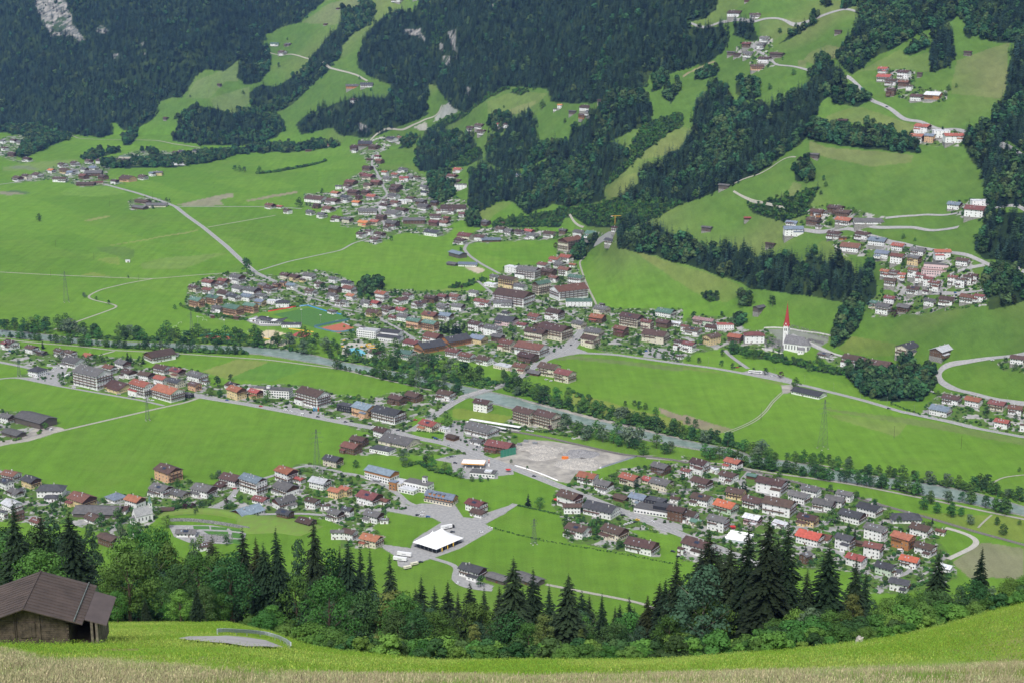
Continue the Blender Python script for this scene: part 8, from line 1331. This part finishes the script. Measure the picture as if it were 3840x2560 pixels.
# low bushes in the villages and along hedgerows, too many to count
def bushes():
    P = []; S_ = []
    for p in URBAN:
        q = pts(p); 
        if len(q) < 3: continue
        xs = [a for a, b in q]; ys = [b for a, b in q]; n = int((max(xs) - min(xs)) * (max(ys) - min(ys)) / (120 if min(ys) < 1100 else 230)) + 10; px = NR.uniform(min(xs), max(xs), n); py = NR.uniform(min(ys), max(ys), n); k = inpoly(px, py, q); X, Y, Z = ground(px[k], py[k])
        for x, y, z in zip(X, Y, Z):
            if free(x, y, -.5): P.append((x, y, z - .2)); h = rr.uniform(1.5, 4.0); S_.append((h * 1.4, h * 1.4, h))
    for s, w_, h0, h1, dens in (("A 1770,1200 1850,1195 2000,1170 2150,1140 2250,1110", 3, 5, 9, 3), ("E 200,480 300,470 400,470", 6, 4, 8, 3), ("H 420,80 540,50 620,100 780,140", 3, 3, 6, 2), ("H 1210,345 1510,410", 1.2, 1.6, 2.0, .8), ("H 1060,505 1250,555 1400,590 1700,640 2000,690 2350,760", 1.5, .8, 1.8, 1.6), ("E 520,1400 700,1420", 1, 1.5, 2.5, 1.5), ("E 1180,1380 1400,1410 1500,1400", 2, 2, 3, 1.5), ("D 1260,550 1400,590 1560,620 1700,640", 3, 3, 5, 2.5), ("F 330,830 600,885 900,930 1100,1000", 6, 3, 6, 2.5), ("I 1700,250 1950,300 2100,310 2340,330", 4, 2, 4, 3), ("F 1440,1210 1640,1290", 2, 2, 3, 3), ("E 1560,1110 1700,1200 1900,1280 2100,1350 2300,1400", 6, 3, 6, 4), ("E 0,900 400,990 800,1070 1050,1120", 5, 3, 6, 3), ("D 0,745 500,760 1000,775 1500,800 1900,830 2300,920", 5, 4, 8, 2.2), ("D -50,745 500,790 900,832 1250,855 1700,872", 4, 3.5, 7, 2.2), ("I 350,60 800,130 1300,205 1600,250", 4, 4, 7.5, 2), ("I 700,50 1100,110 1600,180 2000,240 2352,315", 4, 3, 6, 2.5), ("E 1130,1110 1300,1165 1550,1245 1850,1320 2352,1445 F 400,1535", 7, 4, 8, 1.6), ("E 0,960 350,1050 800,1150", 5, 4, 8, 2), ("E -50,900 300,950 600,1010 1040,1090", 12, 4, 9, 1.6)):
        L = worldline(s, dens)
        for q in L:
            x, y = q[0] + rr.gauss(0, w_ * .5), q[1] + rr.gauss(0, w_ * .5); h = rr.uniform(h0, h1)
            if np.hypot(RV[:, 0] - x, RV[:, 1] - y).min() < 14.5: continue
            P.append((x, y, float(zat(x, y)) - .2)); S_.append((h * 1.3, h * 1.3, h))
    protos = []
    for i in range(4):
        V, Q = clump_mesh(700 + i, crown_lobes(710 + i, 5, rx=.3, z0=.15, z1=.7, rad=.26), 22, .085); protos.append(npmesh('bush', V, Q, LM[('broad', 'dark', 'fresh', 'broad')[i]]))
    print('bushes', len(P)); gn_scatter('bushes', np.array(P), NR.rand(len(P)) * 6.28, np.array(S_), NR.randint(0, 4, len(P)), protos)
bushes()
# ---------------------------------------------------------------- camera, sky, sun, haze
cam = bpy.data.cameras.new('camera'); cam.lens = 54; cam.sensor_width = 36; cam.clip_start = .5; cam.clip_end = 20000
co = bpy.data.objects.new('camera', cam); COL.objects.link(co); co.location = (0, 0, H); co.rotation_euler = (math.radians(90 - 14.6), 0, 0); S.camera = co
W = bpy.data.worlds.new('World'); S.world = W; W.use_nodes = True; nt = W.node_tree; bg = nt.nodes['Background']
sky = nt.nodes.new('ShaderNodeTexSky'); sky.sky_type = 'NISHITA'; sky.sun_disc = False; sky.sun_elevation = math.radians(52); sky.sun_rotation = math.radians(195); sky.altitude = 900; sky.air_density = 1; sky.dust_density = 4
hs = nt.nodes.new('ShaderNodeHueSaturation'); hs.inputs['Saturation'].default_value = .35; link(nt, sky.outputs[0], hs.inputs['Color']); link(nt, hs.outputs[0], bg.inputs['Color']); bg.inputs['Strength'].default_value = .105
sd = bpy.data.lights.new('sun', 'SUN'); sd.energy = 1.5; sd.angle = math.radians(16); sd.color = (1, .97, .93)
so = bpy.data.objects.new('sun', sd); COL.objects.link(so)
az, el = math.radians(195), math.radians(52)
dirv = Vector((math.sin(az) * math.cos(el), math.cos(az) * math.cos(el), math.sin(el))); so.rotation_euler = dirv.to_track_quat('Z', 'Y').to_euler(); so.location = (0, -200, 900)
S.view_settings.view_transform = 'Standard'; S.view_settings.look = 'None'; S.view_settings.exposure = EXPO; S.view_settings.gamma = 1
hz = bpy.data.materials.new('haze'); hz.use_nodes = True; nt = hz.node_tree; nt.nodes.remove(nt.nodes['Principled BSDF'])
pv = nt.nodes.new('ShaderNodeVolumePrincipled'); pv.inputs['Color'].default_value = (.24, .46, 1, 1); pv.inputs['Density'].default_value = HAZE; pv.inputs['Anisotropy'].default_value = .2
link(nt, pv.outputs[0], [n for n in nt.nodes if n.type == 'OUTPUT_MATERIAL'][0].inputs['Volume'])
if HAZE:
    tag(MB().box(-4200, -60, -12, 5200, 9000, 1600).build('haze', hz), kind='stuff')
S.cycles.volume_bounces = 0; S.cycles.max_bounces = 5; S.cycles.diffuse_bounces = 2; S.cycles.glossy_bounces = 2; S.cycles.transmission_bounces = 2; S.cycles.transparent_max_bounces = 6
S.cycles.use_denoising = True
try: S.cycles.denoiser = 'OPENIMAGEDENOISE'
except Exception: pass
S.render.use_persistent_data = False
